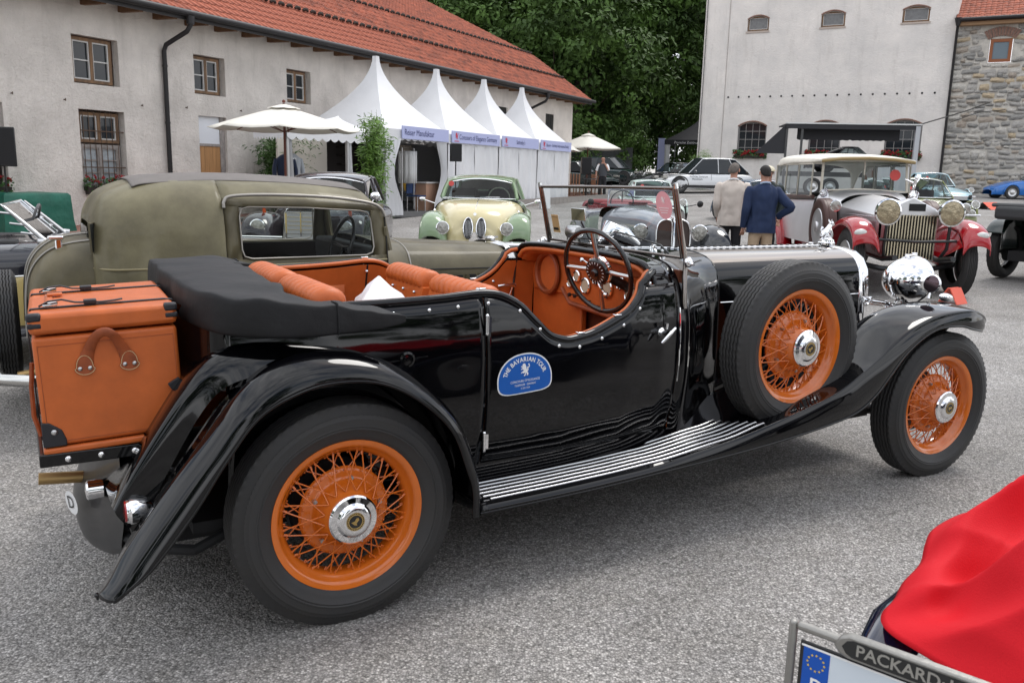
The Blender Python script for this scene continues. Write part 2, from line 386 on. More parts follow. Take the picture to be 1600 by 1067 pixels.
# cowl, scuttle and bonnet from measured cross sections (half outlines, centre to sill)
SA = [(0, 1.243), (.25, 1.242), (.45, 1.232), (.54, 1.215), (.588, 1.18), (.615, 1.12), (.655, 1.02), (.667, .88), (.665, .75), (.65, .6), (.60, .42)]
SB = [(0, 1.252), (.25, 1.248), (.42, 1.235), (.50, 1.212), (.552, 1.17), (.588, 1.10), (.618, 1.0), (.628, .88), (.63, .75), (.615, .6), (.58, .42)]
SC = [(0, 1.250), (.2, 1.243), (.33, 1.222), (.405, 1.187), (.45, 1.14), (.48, 1.07), (.50, .98), (.51, .86), (.51, .72), (.50, .58), (.50, .42)]
SD = [(0, 1.244), (.15, 1.239), (.26, 1.218), (.325, 1.175), (.36, 1.11), (.375, 1.03), (.385, .94), (.39, .83), (.395, .7), (.40, .57), (.40, .42)]
SE = [(0, 1.238), (.11, 1.230), (.195, 1.212), (.255, 1.178), (.292, 1.12), (.306, 1.03), (.312, .94), (.316, .83), (.32, .7), (.32, .57), (.32, .42)]
SF = [(0, 1.232), (.10, 1.224), (.18, 1.206), (.238, 1.170), (.276, 1.105), (.290, 1.01), (.296, .93), (.30, .82), (.30, .7), (.30, .57), (.30, .42)]
def sect(x, s): return [V((x, -y, z)) for y, z in s]
cg = surf([sect(1.625, [(a[0]*.25+c[0]*.75, a[1]*.25+c[1]*.75) for a, c in zip(SA, SB)]), sect(1.70, SB), sect(1.86, SC), sect(2.02, SD), sect(2.172, SE)], 41, 24); both('cowl', [r[8:] for r in cg], blk, smooth=70); both('cowl_top', [r[:9] for r in cg], blk, smooth=70)
sc_top = surf([sect(1.50, SA[:6]), sect(1.56, [(a[0]*.6+c[0]*.4, a[1]*.6+c[1]*.4) for a, c in zip(SA, SB)][:6]), sect(1.625, [(a[0]*.25+c[0]*.75, a[1]*.25+c[1]*.75) for a, c in zip(SA, SB)][:6])], 30, 8)
both('scuttle', sc_top, blk, smooth=70, solid=.01)
def lr(a, b, t): return [(p[0]*(1-t)+q[0]*t, p[1]*(1-t)+q[1]*t) for p, q in zip(a, b)]
bg2 = surf([sect(2.180, SE[:7]), sect(2.7, lr(SE, SF, .45)[:7]), sect(3.30, SF[:7])], 37, 14); both('bonnet', [r[17:] for r in bg2], blk, smooth=70); both('bonnet_top', [r[:18] for r in bg2], mat('polished_bonnet_metal', (.36, .325, .29), .08, 1), smooth=70)
both('bonnet_side', surf([sect(2.180, SE[6:]), sect(2.7, lr(SE, SF, .45)[6:]), sect(3.30, SF[6:])], 12, 8), blk, smooth=70)
B().tube([(1.66, 0, 1.254), (1.9, 0, 1.25), (2.18, 0, 1.2395), (2.7, 0, 1.236), (3.30, 0, 1.2335)], .0055, 8).build('bonnet_hinge', chrome, CAR)
for k in range(34):
    x = 1.70+k*.048
    o = B().box(-.011, .011, -.007, .007, 0, .0035).build('hinge_knuckle', blk if 1 else None, CAR, loc=(x, 0, 1.2575 if x < 1.9 else 1.244-.003*(x-2.2)), smooth=0)
# strip mouldings along the bonnet side and vertical edge
for s in (-1, 1):
    B().tube([(2.185, s*.3125, .985), (2.75, s*.307, .98), (3.29, s*.2965, .975)], .004, 6).build('bonnet_moulding', chrome, CAR)
    B().tube([V((2.176, s*y, z)) for y, z in SE[:10]], .0045, 6).build('bonnet_seam', blackm, CAR)
# louvres of the cowl side (near side shows)
for s in (-1, 1):
    for k in range(7):
        x = 1.84+k*.022; y = lerp([(1.7, .60), (1.86, .507), (2.02, .387), (2.17, .316)], x)
        B().tube([(x, s*(y+.004), .72), (x, s*(y+.010), .74), (x, s*(y+.008), .985), (x, s*(y-.002), 1.005)], .0055, 6).build('louvre', blk, CAR)
    for k in range(20):
        x = 2.30+k*.045; y = .318-.017*(x-2.18)/1.12
        B().tube([(x, s*(y), .66), (x, s*(y+.009), .68), (x, s*(y+.006), .92), (x, s*(y-.006), .94)], .006, 6).build('louvre', blk, CAR)
# door and seam trim
for s in (-1, 1):
    sm = [V((1.625, s*(ys(1.62, z)+.003), z)) for z in (1.04, .98, .9, .8, .7)]
    B().tube(sm, .004, 6).build('door_strip', chrome, CAR)
# radiator shell
def shell(x): return [V((x, y, z)) for y, z in ([(-p[0]-.004, p[1]+.005) for p in reversed(SF[:9])] + [(p[0]+.004, p[1]+.005) for p in SF[1:9]])]
sh = [shell(3.295), shell(3.31), shell(3.375), shell(3.385)]
rows = [[V((p.x, p.y*.985, p.z-.008 if p.z > .9 else p.z)) for p in sh[0]], sh[1], sh[2], [V((p.x, p.y*.96, p.z-.012 if p.z > .9 else p.z)) for p in sh[3]]]
B().grid(rows).build('radiator_shell', chrome, CAR, smooth=60, solid=.02)
gr = B(); gr.poly([V((3.33, p.y*.96, p.z-.015)) for p in shell(3.33)], (.02, 0, 0)); gr.build('radiator_core', blackm, CAR, smooth=0)
for k in range(17):
    y = -.26+k*.0325; zt = 1.19-max(0, abs(y)-.1)*.8 if abs(y) > .1 else 1.205
    B().box(3.352, 3.372, y-.005, y+.005, .56, zt).build('radiator_slat', chrome, CAR, smooth=0)
# mascot: a seated beast on a stepped cap
cap = B(); cap.lathe([(0, 0), (.05, 0), (.052, .012), (.046, .018), (.044, .03), (.034, .034), (.03, .042), (.0, .044)], 24, 'z')
mc = cap.build('radiator_cap', chrome, CAR, loc=(3.33, 0, 1.236), smooth=35)
lb = B(); lb.tube([(-.035, 0, .05), (-.03, 0, .068), (-.008, 0, .078), (.012, 0, .098), (.022, 0, .118)], [.016, .022, .021, .018, .013], 10); lb.ball((.03, 0, .128), .016, 10, (1.1, .9, 1)); lb.tube([(.03, 0, .125), (.052, 0, .118)], [.011, .007], 8)
for s in (-1, 1):
    lb.tube([(.012, s*.012, .09), (.026, s*.014, .066), (.03, s*.014, .044)], [.009, .007, .006], 8); lb.tube([(-.025, s*.018, .062), (-.005, s*.02, .05), (.01, s*.02, .044)], [.013, .009, .006], 8)
    lb.tube([(.02, s*.008, .138), (.018, s*.012, .152)], [.006, .002], 6)
lb.tube([(-.04, 0, .055), (-.06, 0, .07), (-.055, 0, .095), (-.045, 0, .105)], [.005, .005, .005, .008], 6)
lb.build('mascot', chrome, mc, smooth=60)
# ---- rolled cockpit rim with leather piping and press studs
for s in (-1, 1):
    rim = [V((p.x, s*(ys(p.x, p.z)-.012), p.z+.004)) for p in TOPC if p.x > -.45] + [V((1.425, s*.632, 1.172)), V((1.45, s*.618, 1.192)), V((1.495, s*.590, 1.203))]
    B().tube(rim, .017, 10).build('cockpit_rim', blk, CAR, smooth=70)
    B().tube([V((p.x, p.y-s*.026, p.z+.002)) for p in rim], .011, 8).build('piping', org_l, CAR, smooth=70)
    d = 0; last = rim[0]
    for p in rim[1:]:
        d += (p-last).length; last = p
        if d > .115 and p.x > .2:
            d = 0; z = p.z-.036; x = p.x + (.02 if .7 < p.x < .93 else 0)
            B().ball((0, 0, 0), .0085, 10, (1, .7, 1)).build('press_stud', chrome, CAR, loc=(x, s*(ys(x, z)+.001), z), smooth=60)
    for x in (.60, 1.05, 1.25, -.2):
        z = ztop(x)+.020; o = B().box(-.018, .018, -.012, .012, -.004, .006).build('rim_fastener', chrome, CAR, loc=(x, s*(ys(x, z)-.012), z), bevel=.003)
hoop = [V((1.492, -y, z+.006)) for y, z in reversed(SA[:5])] + [V((1.492, y, z+.006)) for y, z in SA[1:5]]
hoop = cr(hoop, 50)
B().tube(hoop, .017, 10).build('cockpit_rim', blk, CAR, smooth=70)
B().tube([V((p.x-.004, p.y*.955, p.z-.022)) for p in hoop], .013, 8).build('piping', org_l, CAR, smooth=70)
# leather-covered padded lip under the scuttle
B().grid([[V((x, p.y*k, p.z+dz)) for p in hoop] for x, k, dz in ((1.49, .955, -.02), (1.50, .94, -.04), (1.56, .92, -.052), (1.60, .92, -.055))]).build('scuttle_lining', org_l, CAR, smooth=70)
# ---- interior trim
def trim(x0, x1, n, zb, inset): return skin(x0, x1, n, zb=zb, m=8, inset=inset, ztf=lambda x: ztop(x)-.012)
both('door_card', trim(.61, 1.60, 50, .42, .055), org_l, smooth=60)
both('side_trim', trim(-.33, .60, 30, .42, .055), org_l, smooth=60)
for s in (-1, 1):
    # map pocket and seams
    P = lambda x, z, d: V((x, s*(ys(x, z)-d), z))
    B().grid([[P(x, z, .078 if z < 1.0 else .066) for x in (.12, .25, .38, .48)] for z in (1.04, .95, .8, .62)]).build('map_pocket', org_l, CAR, solid=.006)
    for x in (-.1, .25, .60, .72, 1.1, 1.35): B().ball(P(x, min(ztop(x), 1.15)-.045, .063), .009, 8).build('press_stud', chrome, CAR)
    B().tube([P(1.48, z, .05) for z in (.5, .8, 1.0, 1.12, 1.17)], .008, 6).build('door_seal', blackm, CAR)
    B().tube([P(.605, z, .052) for z in (.5, .8, 1.0, 1.13)], .005, 6).build('door_seal', blackm, CAR)
lh = B(); P = lambda x, z, d: V((x, (ys(x, z)-d), z))
lh.cyl(P(1.46, 1.0, .055), P(1.46, 1.0, .10), .012, .012, 10).tube([P(1.46, 1.0, .095), P(1.40, 1.0, .10), P(1.36, .995, .098)], [.012, .010, .012], 8).tube([P(1.46, 1.0, .085), P(1.44, .94, .09), P(1.43, .88, .09)], .005, 6)
lh.build('inner_door_handle', chrome, CAR, smooth=60)
b = B(); b.box(-.5, 1.9, -.6, .6, .36, .40); b.build('floor', dark, CAR, smooth=0)
b = B(); b.box(-.62, 3.4, -.36, .36, .24, .36); b.build('chassis', dark, CAR, smooth=0)  # dark chassis box put in to block light below the body
b = B(); b.box(1.66, 1.68, -.58, .58, .40, 1.2); b.build('bulkhead', mat('carpet', (.10, .025, .008), .9), CAR, smooth=0)
# footwell lining
B().box(.9, 1.66, -.60, .60, .40, .41).build('carpet', mat('carpet_brown', (.045, .018, .01), .95, bump=.003, bs=120), CAR, smooth=0)
B().box(1.60, 1.64, .10, .59, .45, 1.02).build('kick_panel', org_l, CAR, bevel=.01)
B().box(1.60, 1.64, -.59, -.52, .45, 1.02).build('kick_panel', org_l, CAR, bevel=.01)
# dashboard
db = B(); pts = [V((1.585, y, z)) for y, z in [(-.58, 1.02), (-.58, 1.12), (-.52, 1.19), (0, 1.215), (.30, 1.21), (.52, 1.18), (.58, 1.1), (.56, .98), (.40, .985), (.27, .985), (.18, 1.0), (-.1, 1.0), (-.32, 1.0), (-.42, 1.02)]]
db.poly(pts, (.02, 0, 0)); dash = db.build('dashboard', org_l, CAR, bevel=.006)
dl = B(); dl.poly([V((1.57, y, z)) for y, z in [(-.56, 1.0), (-.54, 1.14), (-.14, 1.16), (.20, 1.16), (.24, 1.02), (.16, .95), (-.25, .93), (-.46, .97)]], (.012, 0, 0)); panel = dl.build('instrument_panel', org_l, CAR, bevel=.005)
dlb = B().tube([V((1.57, y, z)) for y, z in [(.24, 1.02), (.16, .95), (-.25, .93), (-.46, .97)]], .014, 8).build('panel_edge', org_b, CAR)
for y, z, r in [(.16, 1.06, .022), (.10, 1.10, .026), (.02, 1.06, .036), (-.07, 1.11, .03), (-.16, 1.07, .045), (-.27, 1.11, .03), (-.36, 1.06, .045), (-.46, 1.09, .028), (-.50, 1.03, .022)]:
    g = B(); g.lathe([(r, 0), (r+.006, -.004), (r+.006, -.01), (r, -.013), (r-.003, -.010)], 24, 'x'); go = g.build('gauge', chrome, panel, loc=(1.568, y, z))
    B().lathe([(0, -.006), (r-.002, -.006), (r-.002, 0)], 24, 'x').build('gauge_face', mat('gauge_cream', (.55, .48, .35), .4), panel, loc=(1.568, y, z))
for y, z in [(-.02, .985), (.08, 1.0), (-.12, .97), (-.30, .985), (.13, 1.0)]:
    B().lathe([(.004, 0), (.004, -.02), (.011, -.024), (.010, -.034), (0, -.036)], 12, 'x').build('dash_knob', blackm, panel, loc=(1.568, y, z))
b = B(); b.lathe([(.115, 0), (.122, -.006), (.118, -.016), (.104, -.020), (.095, -.012), (.09, .02), (0, .02)], 40, 'x'); b.build('glovebox_ring', org_b, dash, loc=(1.578, .40, 1.085))
# steering wheel
swp = part('steering_wheel', CAR, (1.385, -.325, 1.178), (0, radians(-17), radians(12)))
def swm():
    b = B(); b.tube([(0.0, .2*cos(2*pi*k/64), .2*sin(2*pi*k/64)) for k in range(64)], [.0115+(.0012 if k % 2 else 0) for k in range(64)], 10, closed=True); return b
swm().build('steering_rim', mat('bakelite', (.008, .008, .009), .18, coat=.6), swp, smooth=60)
for a in (92, 182, 272, 2):
    a = radians(a); B().tube([(.012, .05*cos(a), .05*sin(a)), (.004, .12*cos(a), .12*sin(a)), (0, .193*cos(a), .193*sin(a))], [.011, .010, .010], 8).build('steering_spoke', steel, swp, smooth=60)
b = B(); b.lathe([(0, -.034), (.014, -.034), (.018, -.028), (.020, -.020), (.050, -.018), (.062, -.012), (.066, 0), (.06, .03), (.045, .05)], 32, 'x'); b.build('steering_boss', mat('bakelite', (0, 0, 0)), swp, smooth=35)
b = B(); b.lathe([(.064, .004), (.070, .006), (.070, .022), (.062, .026)], 32, 'x'); b.build('boss_ring', chrome, swp, smooth=35)
b = B()
for k in range(18):
    a = 2*pi*k/18; b.box(-.0185, -.0165, .036, .052, -.0015, .0015, MX.Rotation(a, 4, 'X'))
b.build('boss_marks', whitep, swp, smooth=0)
b = B(); b.tube([(-.01, 0, -.05), (-.02, -.02, -.075), (-.012, -.035, -.10)], [.006, .006, .006], 8); b.ball((-.012, -.038, -.108), .014, 10); b.build('control_lever', chrome, swp)
b = B(); b.tube([(0, .05, .03), (-.01, .07, .05)], .005, 8); b.ball((-.012, .078, .055), .010, 8); b.build('control_lever', chrome, swp)
B().tube([(1.41, -.325, 1.17), (1.64, -.325, 1.06), (1.9, -.325, .9)], .024, 12).build('steering_column', blackm, CAR)
# seats with pleated rolls
def seat(nm, x, y0, y1, ztop_, zc, depth, lean, roll=.055, n=9, cush=.42):
    st = part(nm, CAR, (x, 0, 0))
    yc = (y0+y1)/2; hw = (y1-y0)/2
    bk = B(); sec = []
    for j in range(13):
        y = y0+(y1-y0)*j/12; e = 1-abs(j-6)/6; e = min(1, e*3.2); zt = ztop_-.05-.03*(1-e)
        sec.append([V((-depth/2, y, zc-.1)), V((-depth/2, y, zt-.05)), V((-depth/2+.01, y, zt)), V((depth/2-.01, y, zt)), V((depth/2, y, zt-.05)), V((depth/2+lean, y, zc-.1))])
    bk.grid(sec, cap=True); bk.build('seat_back', org_l, st, smooth=50)
    pl = B(); N = n*8; rows = []
    for j in range(N+1):
        t = j/N; y = y0+.01+(y1-y0-.02)*t; ph = (t*n) % 1; pf = .86+.14*sqrt(max(0, 1-(2*ph-1)**2)); e = min(1, (1-abs(2*t-1))*n*.55+.15); e = sqrt(max(0, 1-(1-min(1, e))**2))
        r = roll*pf*(.35+.65*e); zc_ = ztop_-roll-.018*(1-e)
        rows.append([V((.012+r*1.35*cos(a)-.0, y, zc_+r*sin(a)*1.0)) for a in [2*pi*k/20 for k in range(20)]])
    pl.grid(rows, cu=True, cap=True); pl.build('pleated_roll', org_l, st, smooth=80)
    # pleated front face
    fr = B(); rows = []
    for j in range(N+1):
        t = j/N; y = y0+.02+(y1-y0-.04)*t; ph = (t*n) % 1; pf = .022*sqrt(max(0, 1-(2*ph-1)**2))
        rows.append([V((depth/2+.02+pf-lean*.0+ (ztop_-z)*-.18, y, z)) for z in [ztop_-.06-(ztop_-.06-zc)*k/8 for k in range(9)]])
    fr.grid(rows).build('seat_pleats', org_l, st, smooth=80)
    cu = B(); cu.box(0, cush, y0, y1, zc-.16, zc); cu.build('seat_cushion', org_l, st, bevel=.04)
    return st
sb1 = seat('front_seat', .70, .05, .50, 1.165, .68, .09, .0, .05)
sb2 = seat('front_seat', .70, -.52, -.02, 1.165, .68, .09, .0, .05)
sb3 = seat('rear_seat', .03, .08, .56, 1.185, .70, .10, 0, .055)
sb4 = seat('rear_seat', .03, -.50, .02, 1.185, .70, .10, 0, .055)
for st in (sb1, sb2):
    for k in range(3):
        B().ball((-.048, (.12+k*.13)*(1 if st is sb1 else -1), 1.06), .008, 8).build('press_stud', chrome, st)
# ---- wings
FR = []   # rear wing stations: lip, crown, inner edge
RL = [((.452, .345), (.513, .335)), ((.452, .45), (.507, .45)), ((.424, .542), (.485, .56)), ((.36, .699), (.415, .72)), ((.227, .830), (.28, .862)), ((.083, .905), (.115, .972)), ((-.076, .922), (-.075, 1.012)), ((-.206, .897), (-.23, .995)), ((-.332, .83), (-.37, .90)), ((-.437, .699), (-.50, .74)), ((-.542, .545), (-.625, .58)), ((-.663, .398), (-.735, .43)), ((-.74, .335), (-.785, .352)), ((-.785, .300), (-.815, .315)), ((-.812, .298), (-.826, .302))]
N = len(RL); ctrl = []
for i, (l_, c_) in enumerate(RL):
    t = i/(N-1); q = lambda f: (l_[0]+(c_[0]-l_[0])*f, l_[1]+(c_[1]-l_[1])*f)
    tap = max(0, (t-.78)/.22); yo = .885-.055*tap**3; yi = lerp([(0, .60), (.3, .60), (.55, .62), (.8, .68), (.93, .72), (1, .775)], t); ym = (yo+yi)/2
    p1, p2, p3 = q(.12), q(.62), q(1.)
    ctrl.append([V((l_[0], -yo, l_[1])), V((p1[0], -yo-.004, p1[1])), V((p2[0], -(yo-.018), p2[1])), V((p3[0], -(yo-.085*(1-.5*tap)), p3[1])), V((p3[0], -(ym-.0), p3[1]-.012)), V((q(.9)[0], -yi, q(.9)[1]-.03))])
rw = surf(ctrl, 22, 80)
both('rear_wing', rw, blk, smooth=75, solid=.006)
for s in (-1, 1): B().tube([V((r[0].x, s*(-r[0].y), r[0].z)) for r in rw[:-6]], .006, 8).build('wing_bead', blk, CAR, smooth=70)
# body tail / inner wheelhouse between wing and trunk
TL = [(.50, .36), (.49, .5), (.44, .66), (.33, .82), (.20, .93), (.08, .99), (-.06, 1.015), (-.20, 1.027), (-.33, 1.02), (-.42, .985), (-.50, .905), (-.61, .74), (-.70, .59), (-.745, .50)]
ctrl = []
for i, (x, z) in enumerate(TL):
    t = i/(len(TL)-1); nx = lerp([(0, .9), (.5, .05), (.7, -.2), (1, -.7)], t)
    ctrl.append([V((x-nx*.10, -.70+.07*max(0, t-.6)/.4, z-.10)), V((x-nx*.02, -.665+.04*max(0, t-.6)/.4, z-.03)), V((x, -.615, z)), V((x+nx*.005, -.56, z-.002)), V((x+nx*.0, -.44, z-.02)), V((x, -.0, z-.02))])
both('rear_body', surf(ctrl, 26, 60), blk, smooth=75)
# tail apron with tank plate
ap = [[V((-.70, -.38, .66)), V((-.735, -.2, .66)), V((-.745, .0, .62)), V((-.745, .2, .66)), V((-.70, .38, .66))],
      [V((-.70, -.40, .50)), V((-.76, -.2, .48)), V((-.80, .0, .45)), V((-.785, .2, .47)), V((-.70, .38, .50))],
      [V((-.70, -.39, .36)), V((-.77, -.2, .33)), V((-.835, .0, .31)), V((-.81, .2, .33)), V((-.70, .35, .36))],
      [V((-.70, -.30, .21)), V((-.745, -.16, .16)), V((-.79, .0, .15)), V((-.77, .16, .17)), V((-.69, .28, .23))],
      [V((-.60, -.2, .20)), V((-.62, -.1, .15)), V((-.62, 0, .14)), V((-.62, .1, .15)), V((-.60, .2, .20))]]
B().grid(surf(ap, 24, 24)).build('tail_apron', mat('dusty_black', (.012, .012, .013), .42, 0, .3, var=.4, vs_=7, col2=(.05, .05, .05), wear=(.25, .6)), CAR, smooth=80)
T = frame((-.846, -.11, .365), (.35, -.93, .1), (-.1, 0, 1))
B().add([(.034*1.4*cos(a), .034*sin(a)*1.4, .004) for a in [2*pi*k/24 for k in range(24)]], [tuple(range(24))], T).build('country_oval', whitep, CAR, smooth=0)
tv, tf = textmesh('D', .07); B().add([(x, y, .007) for x, y, z in tv], tf, T).build('country_letter', mat('black_print', (.01, .01, .01), .5), CAR, smooth=0)
b = B(); b.lathe([(.036, 0), (.036, .05), (.030, .056), (0, .06)], 24, 'x'); b.build('fuel_cap', chrome, CAR, loc=(-.75, -.27, .46), rot=(0, radians(180), 0), smooth=30)
B().tube([(-.70, -.02, .42), (-.95, -.02, .445)], .023, 14).build('exhaust_pipe', mat('brass_pipe', (.45, .30, .13), .4, .8), CAR, smooth=60)
b = B(); b.lathe([(0, -.004), (.038, 0), (.040, .008), (.046, .014), (.046, .03), (.040, .055), (.028, .075), (.012, .085), (0, .087)], 28, 'x'); tlp = b.build('tail_lamp', chrome, CAR, loc=(-.712, -.645, .50), smooth=40)
B().lathe([(0, -.008), (.034, -.005), (.037, .002)], 24, 'x').build('lens', mat('red_lens', (.35, .01, .01), .15, coat=1), tlp)
B().tube([(-.66, -.60, .485), (-.60, -.64, .50), (-.55, -.70, .55)], .012, 8).tube([(-.70, -.60, .45), (-.69, -.62, .40), (-.60, -.66, .40)], .007, 8).build('lamp_bracket', blackm, CAR)
B().tube([(-.35, -.60, .36), (-.50, -.62, .31), (-.62, -.52, .30), (-.70, -.3, .28)], .02, 8).build('frame_horn', dark, CAR)
# front wing: crease, lip, crown, inner edge (tip to running board)
FW = [  # lip(x,z) crease(x,z) crown(x,z) inner y
 ((3.735, .800), (3.76, .810), (3.80, .815), .50), ((3.63, .822), (3.67, .875), (3.73, .892), .43), ((3.50, .846), (3.54, .925), (3.58, .955), .44), ((3.38, .872), (3.40, .935), (3.42, .972), .45), ((3.20, .872), (3.20, .915), (3.22, .968), .46),
 ((3.06, .828), (3.03, .870), (3.07, .935), .46), ((2.94, .755), (2.88, .80), (2.93, .872), .46), ((2.84, .66), (2.74, .725), (2.79, .775), .44), ((2.74, .565), (2.60, .655), (2.64, .69), .38), ((2.60, .49), (2.45, .592), (2.48, .612), .34), ((2.40, .445), (2.28, .542), (2.28, .55), .34), ((2.12, .408), (2.05, .490), (2.05, .492), .34), ((1.83, .382), (1.80, .442), (1.80, .442), .36),
 ((1.40, .362), (1.40, .397), (1.40, .397), .55), ((1.1, .348), (1.1, .382), (1.1, .382), .60), ((.8, .342), (.8, .374), (.8, .374), .62), ((.50, .340), (.50, .370), (.50, .370), .62)]
ctrl = []
for i, (l_, k_, c_, yi) in enumerate(FW):
    tip = max(0, 1-i/2.2); yo = .885-.10*tip**2
    if i >= 12: yo = .85
    elif i > 9: yo = .885-.035*(i-9)/3
    yc = (yo*.5+yi*.5) if i < 8 else (yo*.5+yi*.5)
    ctrl.append([V((l_[0], -yo, l_[1])), V(((l_[0]*.6+k_[0]*.4), -(yo+.004), l_[1]*.6+k_[1]*.4)), V((k_[0], -(yo-.012), k_[1])), V(((k_[0]+c_[0])/2, -(yo*.82+yc*.18), k_[1]*.45+c_[1]*.55)), V((c_[0], -yc, c_[1])), V((c_[0], -(yc*.45+yi*.55), c_[1]-(.028 if i < 8 else 0))), V((c_[0]-.01, -yi, c_[1]-(.13 if i < 8 else .0)))])
fw = surf(ctrl, 30, 130)
both('front_wing', fw, blk, smooth=75, solid=.006)
for s in (-1, 1): B().tube([V((r[0].x, s*(-r[0].y), r[0].z)) for r in fw], .006, 8).build('wing_bead', blk, CAR, smooth=70)
# wheel well in the wing top for the spare (dark recess ring) and running board strips
for s in (-1, 1):
    for k in range(7):
        y = .818-k*.034; xe = lerp([(0, 2.02), (6, 1.90)], k); x0 = [.56, .545, .54, .54, .54, .54, .68][k]
        pts = []
        for j in range(26):
            x = x0+(xe-x0)*j/25; z = lerp([(.5, .372), (.8, .376), (1.1, .384), (1.4, .399), (1.8, .444), (2.05, .494)], x)
            pts.append((x, s*y, z+.004))
        pts.append((xe+.012, s*y, pts[-1][2]-.004)); B().tube(pts, [.0066]*26+[.003], 8).build('running_board_strip', mat('strip_metal', (.50, .50, .51), .24, 1), CAR, smooth=60)
    # valance under the body
    B().grid([[V((x, s*ys(min(x, 1.6), .46)*(1 if x < 1.62 else lerp([(1.62, 1), (1.86, .80), (2.02, .63), (2.3, .5)], x)), z)) for x in [.5+.1*j for j in range(19)]] for z in (.47, .42, .36)]).build('sill', blk, CAR, smooth=60)
# hinges, handle
for z in (1.04, .565):
    b = B(); b.cyl((.600, 0, -.033), (.600, 0, .033), .008, .008, 10).box(.604, .618, -.004, .004, -.03, .03).ball((.600, 0, .035), .009, 8).ball((.600, 0, -.035), .009, 8)
    for s in (-1, 1): b.build('door_hinge', chrome, CAR, loc=(0, s*(ys(.6, z)+.008), z), smooth=50)
for s in (-1, 1):
    hb = B(); hb.lathe([(.022, 0), (.022, -.006), (.014, -.012), (.012, -.04), (.014, -.046)], 20, 'y').tube([(-.005, -.044, -.002), (.02, -.046, .006), (.045, -.047, -.012), (-.035, -.047, -.038)] if 0 else [(.040, -.046, .024), (.012, -.048, .002), (-.016, -.047, -.022), (-.034, -.046, -.038)], [.007, .010, .009, .006], 10).tube([(.004, -.03, .02), (.002, -.032, .045)], [.006, .009], 8)
    h = hb.build('door_handle', chrome, CAR, loc=(1.50, -(ys(1.5, .94)) if s < 0 else ys(1.5, .94), .94), smooth=60)
    if s > 0: h.rotation_euler = (0, 0, pi)
# ---- windscreen
ws = part('windscreen', CAR)
wt = 1.56; TB = (1.69, 1.255); TT = (1.617, 1.558)
def wsp(y, t): return V((TB[0]+(TT[0]-TB[0])*t, y, TB[1]+(TT[1]-TB[1])*t-.018*y*max(0, t)))
b = B(); b.tube([wsp(-.555, 1), wsp(-.3, 1.005), wsp(0, 1.007), wsp(.3, 1.005), wsp(.555, 1)], .0085, 10); b.tube([wsp(-.555, .0), wsp(.555, .0)], .008, 10)
for s in (-1, 1): b.tube([wsp(s*.555, 0), wsp(s*.555, 1)], .008, 10)
b.build('windscreen_frame', mat('nickel_brown_reflection', (.26, .23, .21), .12, 1), ws, smooth=60)  # dark brown reflection of the surroundings put into the metal colour
B().box(-.004, 0, 0, 1, 0, 1).add([], []) if 0 else None
g = B(); g.add([wsp(-.55, .01), wsp(.55, .01), wsp(.55, .995), wsp(-.55, .995)], [(0, 1, 2, 3)]); g.build('windscreen_glass', glass, ws, smooth=0)
for s in (-1, 1):
    b = B(); b.tube([wsp(s*.572, 1.04), wsp(s*.574, .5), wsp(s*.58, -.03), V((1.675, s*.60, 1.17)), V((1.662, s*.622, 1.06)), V((1.66, s*.632, 1.03))], [.010, .0105, .011, .012, .013, .010], 10)
    b.build('windscreen_post', mat('nickel_brown_reflection', (0, 0, 0)), ws, smooth=60)
    B().cyl(wsp(s*.572, 1.0), wsp(s*.572, 1.075), .012, .010, 10).build('post_cap', chrome, ws)
    B().ball(V((1.678, s*.615, 1.24)), .022, 12, (1, .9, 1.1)).tube([V((1.70, s*.56, 1.262)), V((1.68, s*.62, 1.235)), V((1.67, s*.66, 1.235))], .007, 8).build('wing_nut', chrome, ws)
    B().tube([V((1.70, s*.60, 1.23)), V((1.85, s*.50, 1.232)), V((1.99, s*.36, 1.215))], .004, 6).build('stay_rod', blackm, ws)
# mirror, wiper, spot lamp on the scuttle
b = B(); b.box(-.004, .004, -.055, .055, -.032, .032); mr = b.build('rear_mirror', mat('mirror_glass', (.9, .92, .93), .01, 1), ws, loc=(1.60, .16, 1.415), rot=(0, -.12, .10), bevel=.002)
B().tube([(1.605, .14, 1.38), (1.64, .12, 1.30), (1.70, .10, 1.25)], .005, 8).build('mirror_stem', blackm, ws)
b = B(); b.tube([(1.71, -.44, 1.262), (1.69, -.40, 1.30), (1.675, -.10, 1.34)], [.006, .005, .003], 6); b.build('wiper', blackm, ws)
b = B(); b.tube([(1.71, .30, 1.262), (1.69, .28, 1.28), (1.685, .05, 1.29)], [.006, .005, .003], 6); b.build('wiper', blackm, ws)
b = B(); b.lathe([(0, -.045), (.03, -.045), (.036, -.03), (.036, .04), (.030, .05), (0, .052)], 20, 'y'); b.build('wiper_motor', steel, CAR, loc=(1.66, .28, 1.315), smooth=40)
for y, x in [(.1, 1.80), (-.2, 1.82), (.3, 1.78), (-.36, 1.74), (-.05, 1.93)]:
    B().lathe([(.016, 0), (.014, .012), (.006, .018), (.006, .03), (.012, .034), (0, .04)], 12, 'z').build('scuttle_fitting', chrome, CAR, loc=(x, y, 1.245 if abs(y) < .25 else 1.236), smooth=40)
b = B(); b.tube([(1.74, .16, 1.27), (1.80, .16, 1.33), (1.90, .16, 1.30), (2.0, .16, 1.25)], [.012, .055, .05, .02], 16); b.build('scuttle_vent', chrome, CAR, smooth=60)
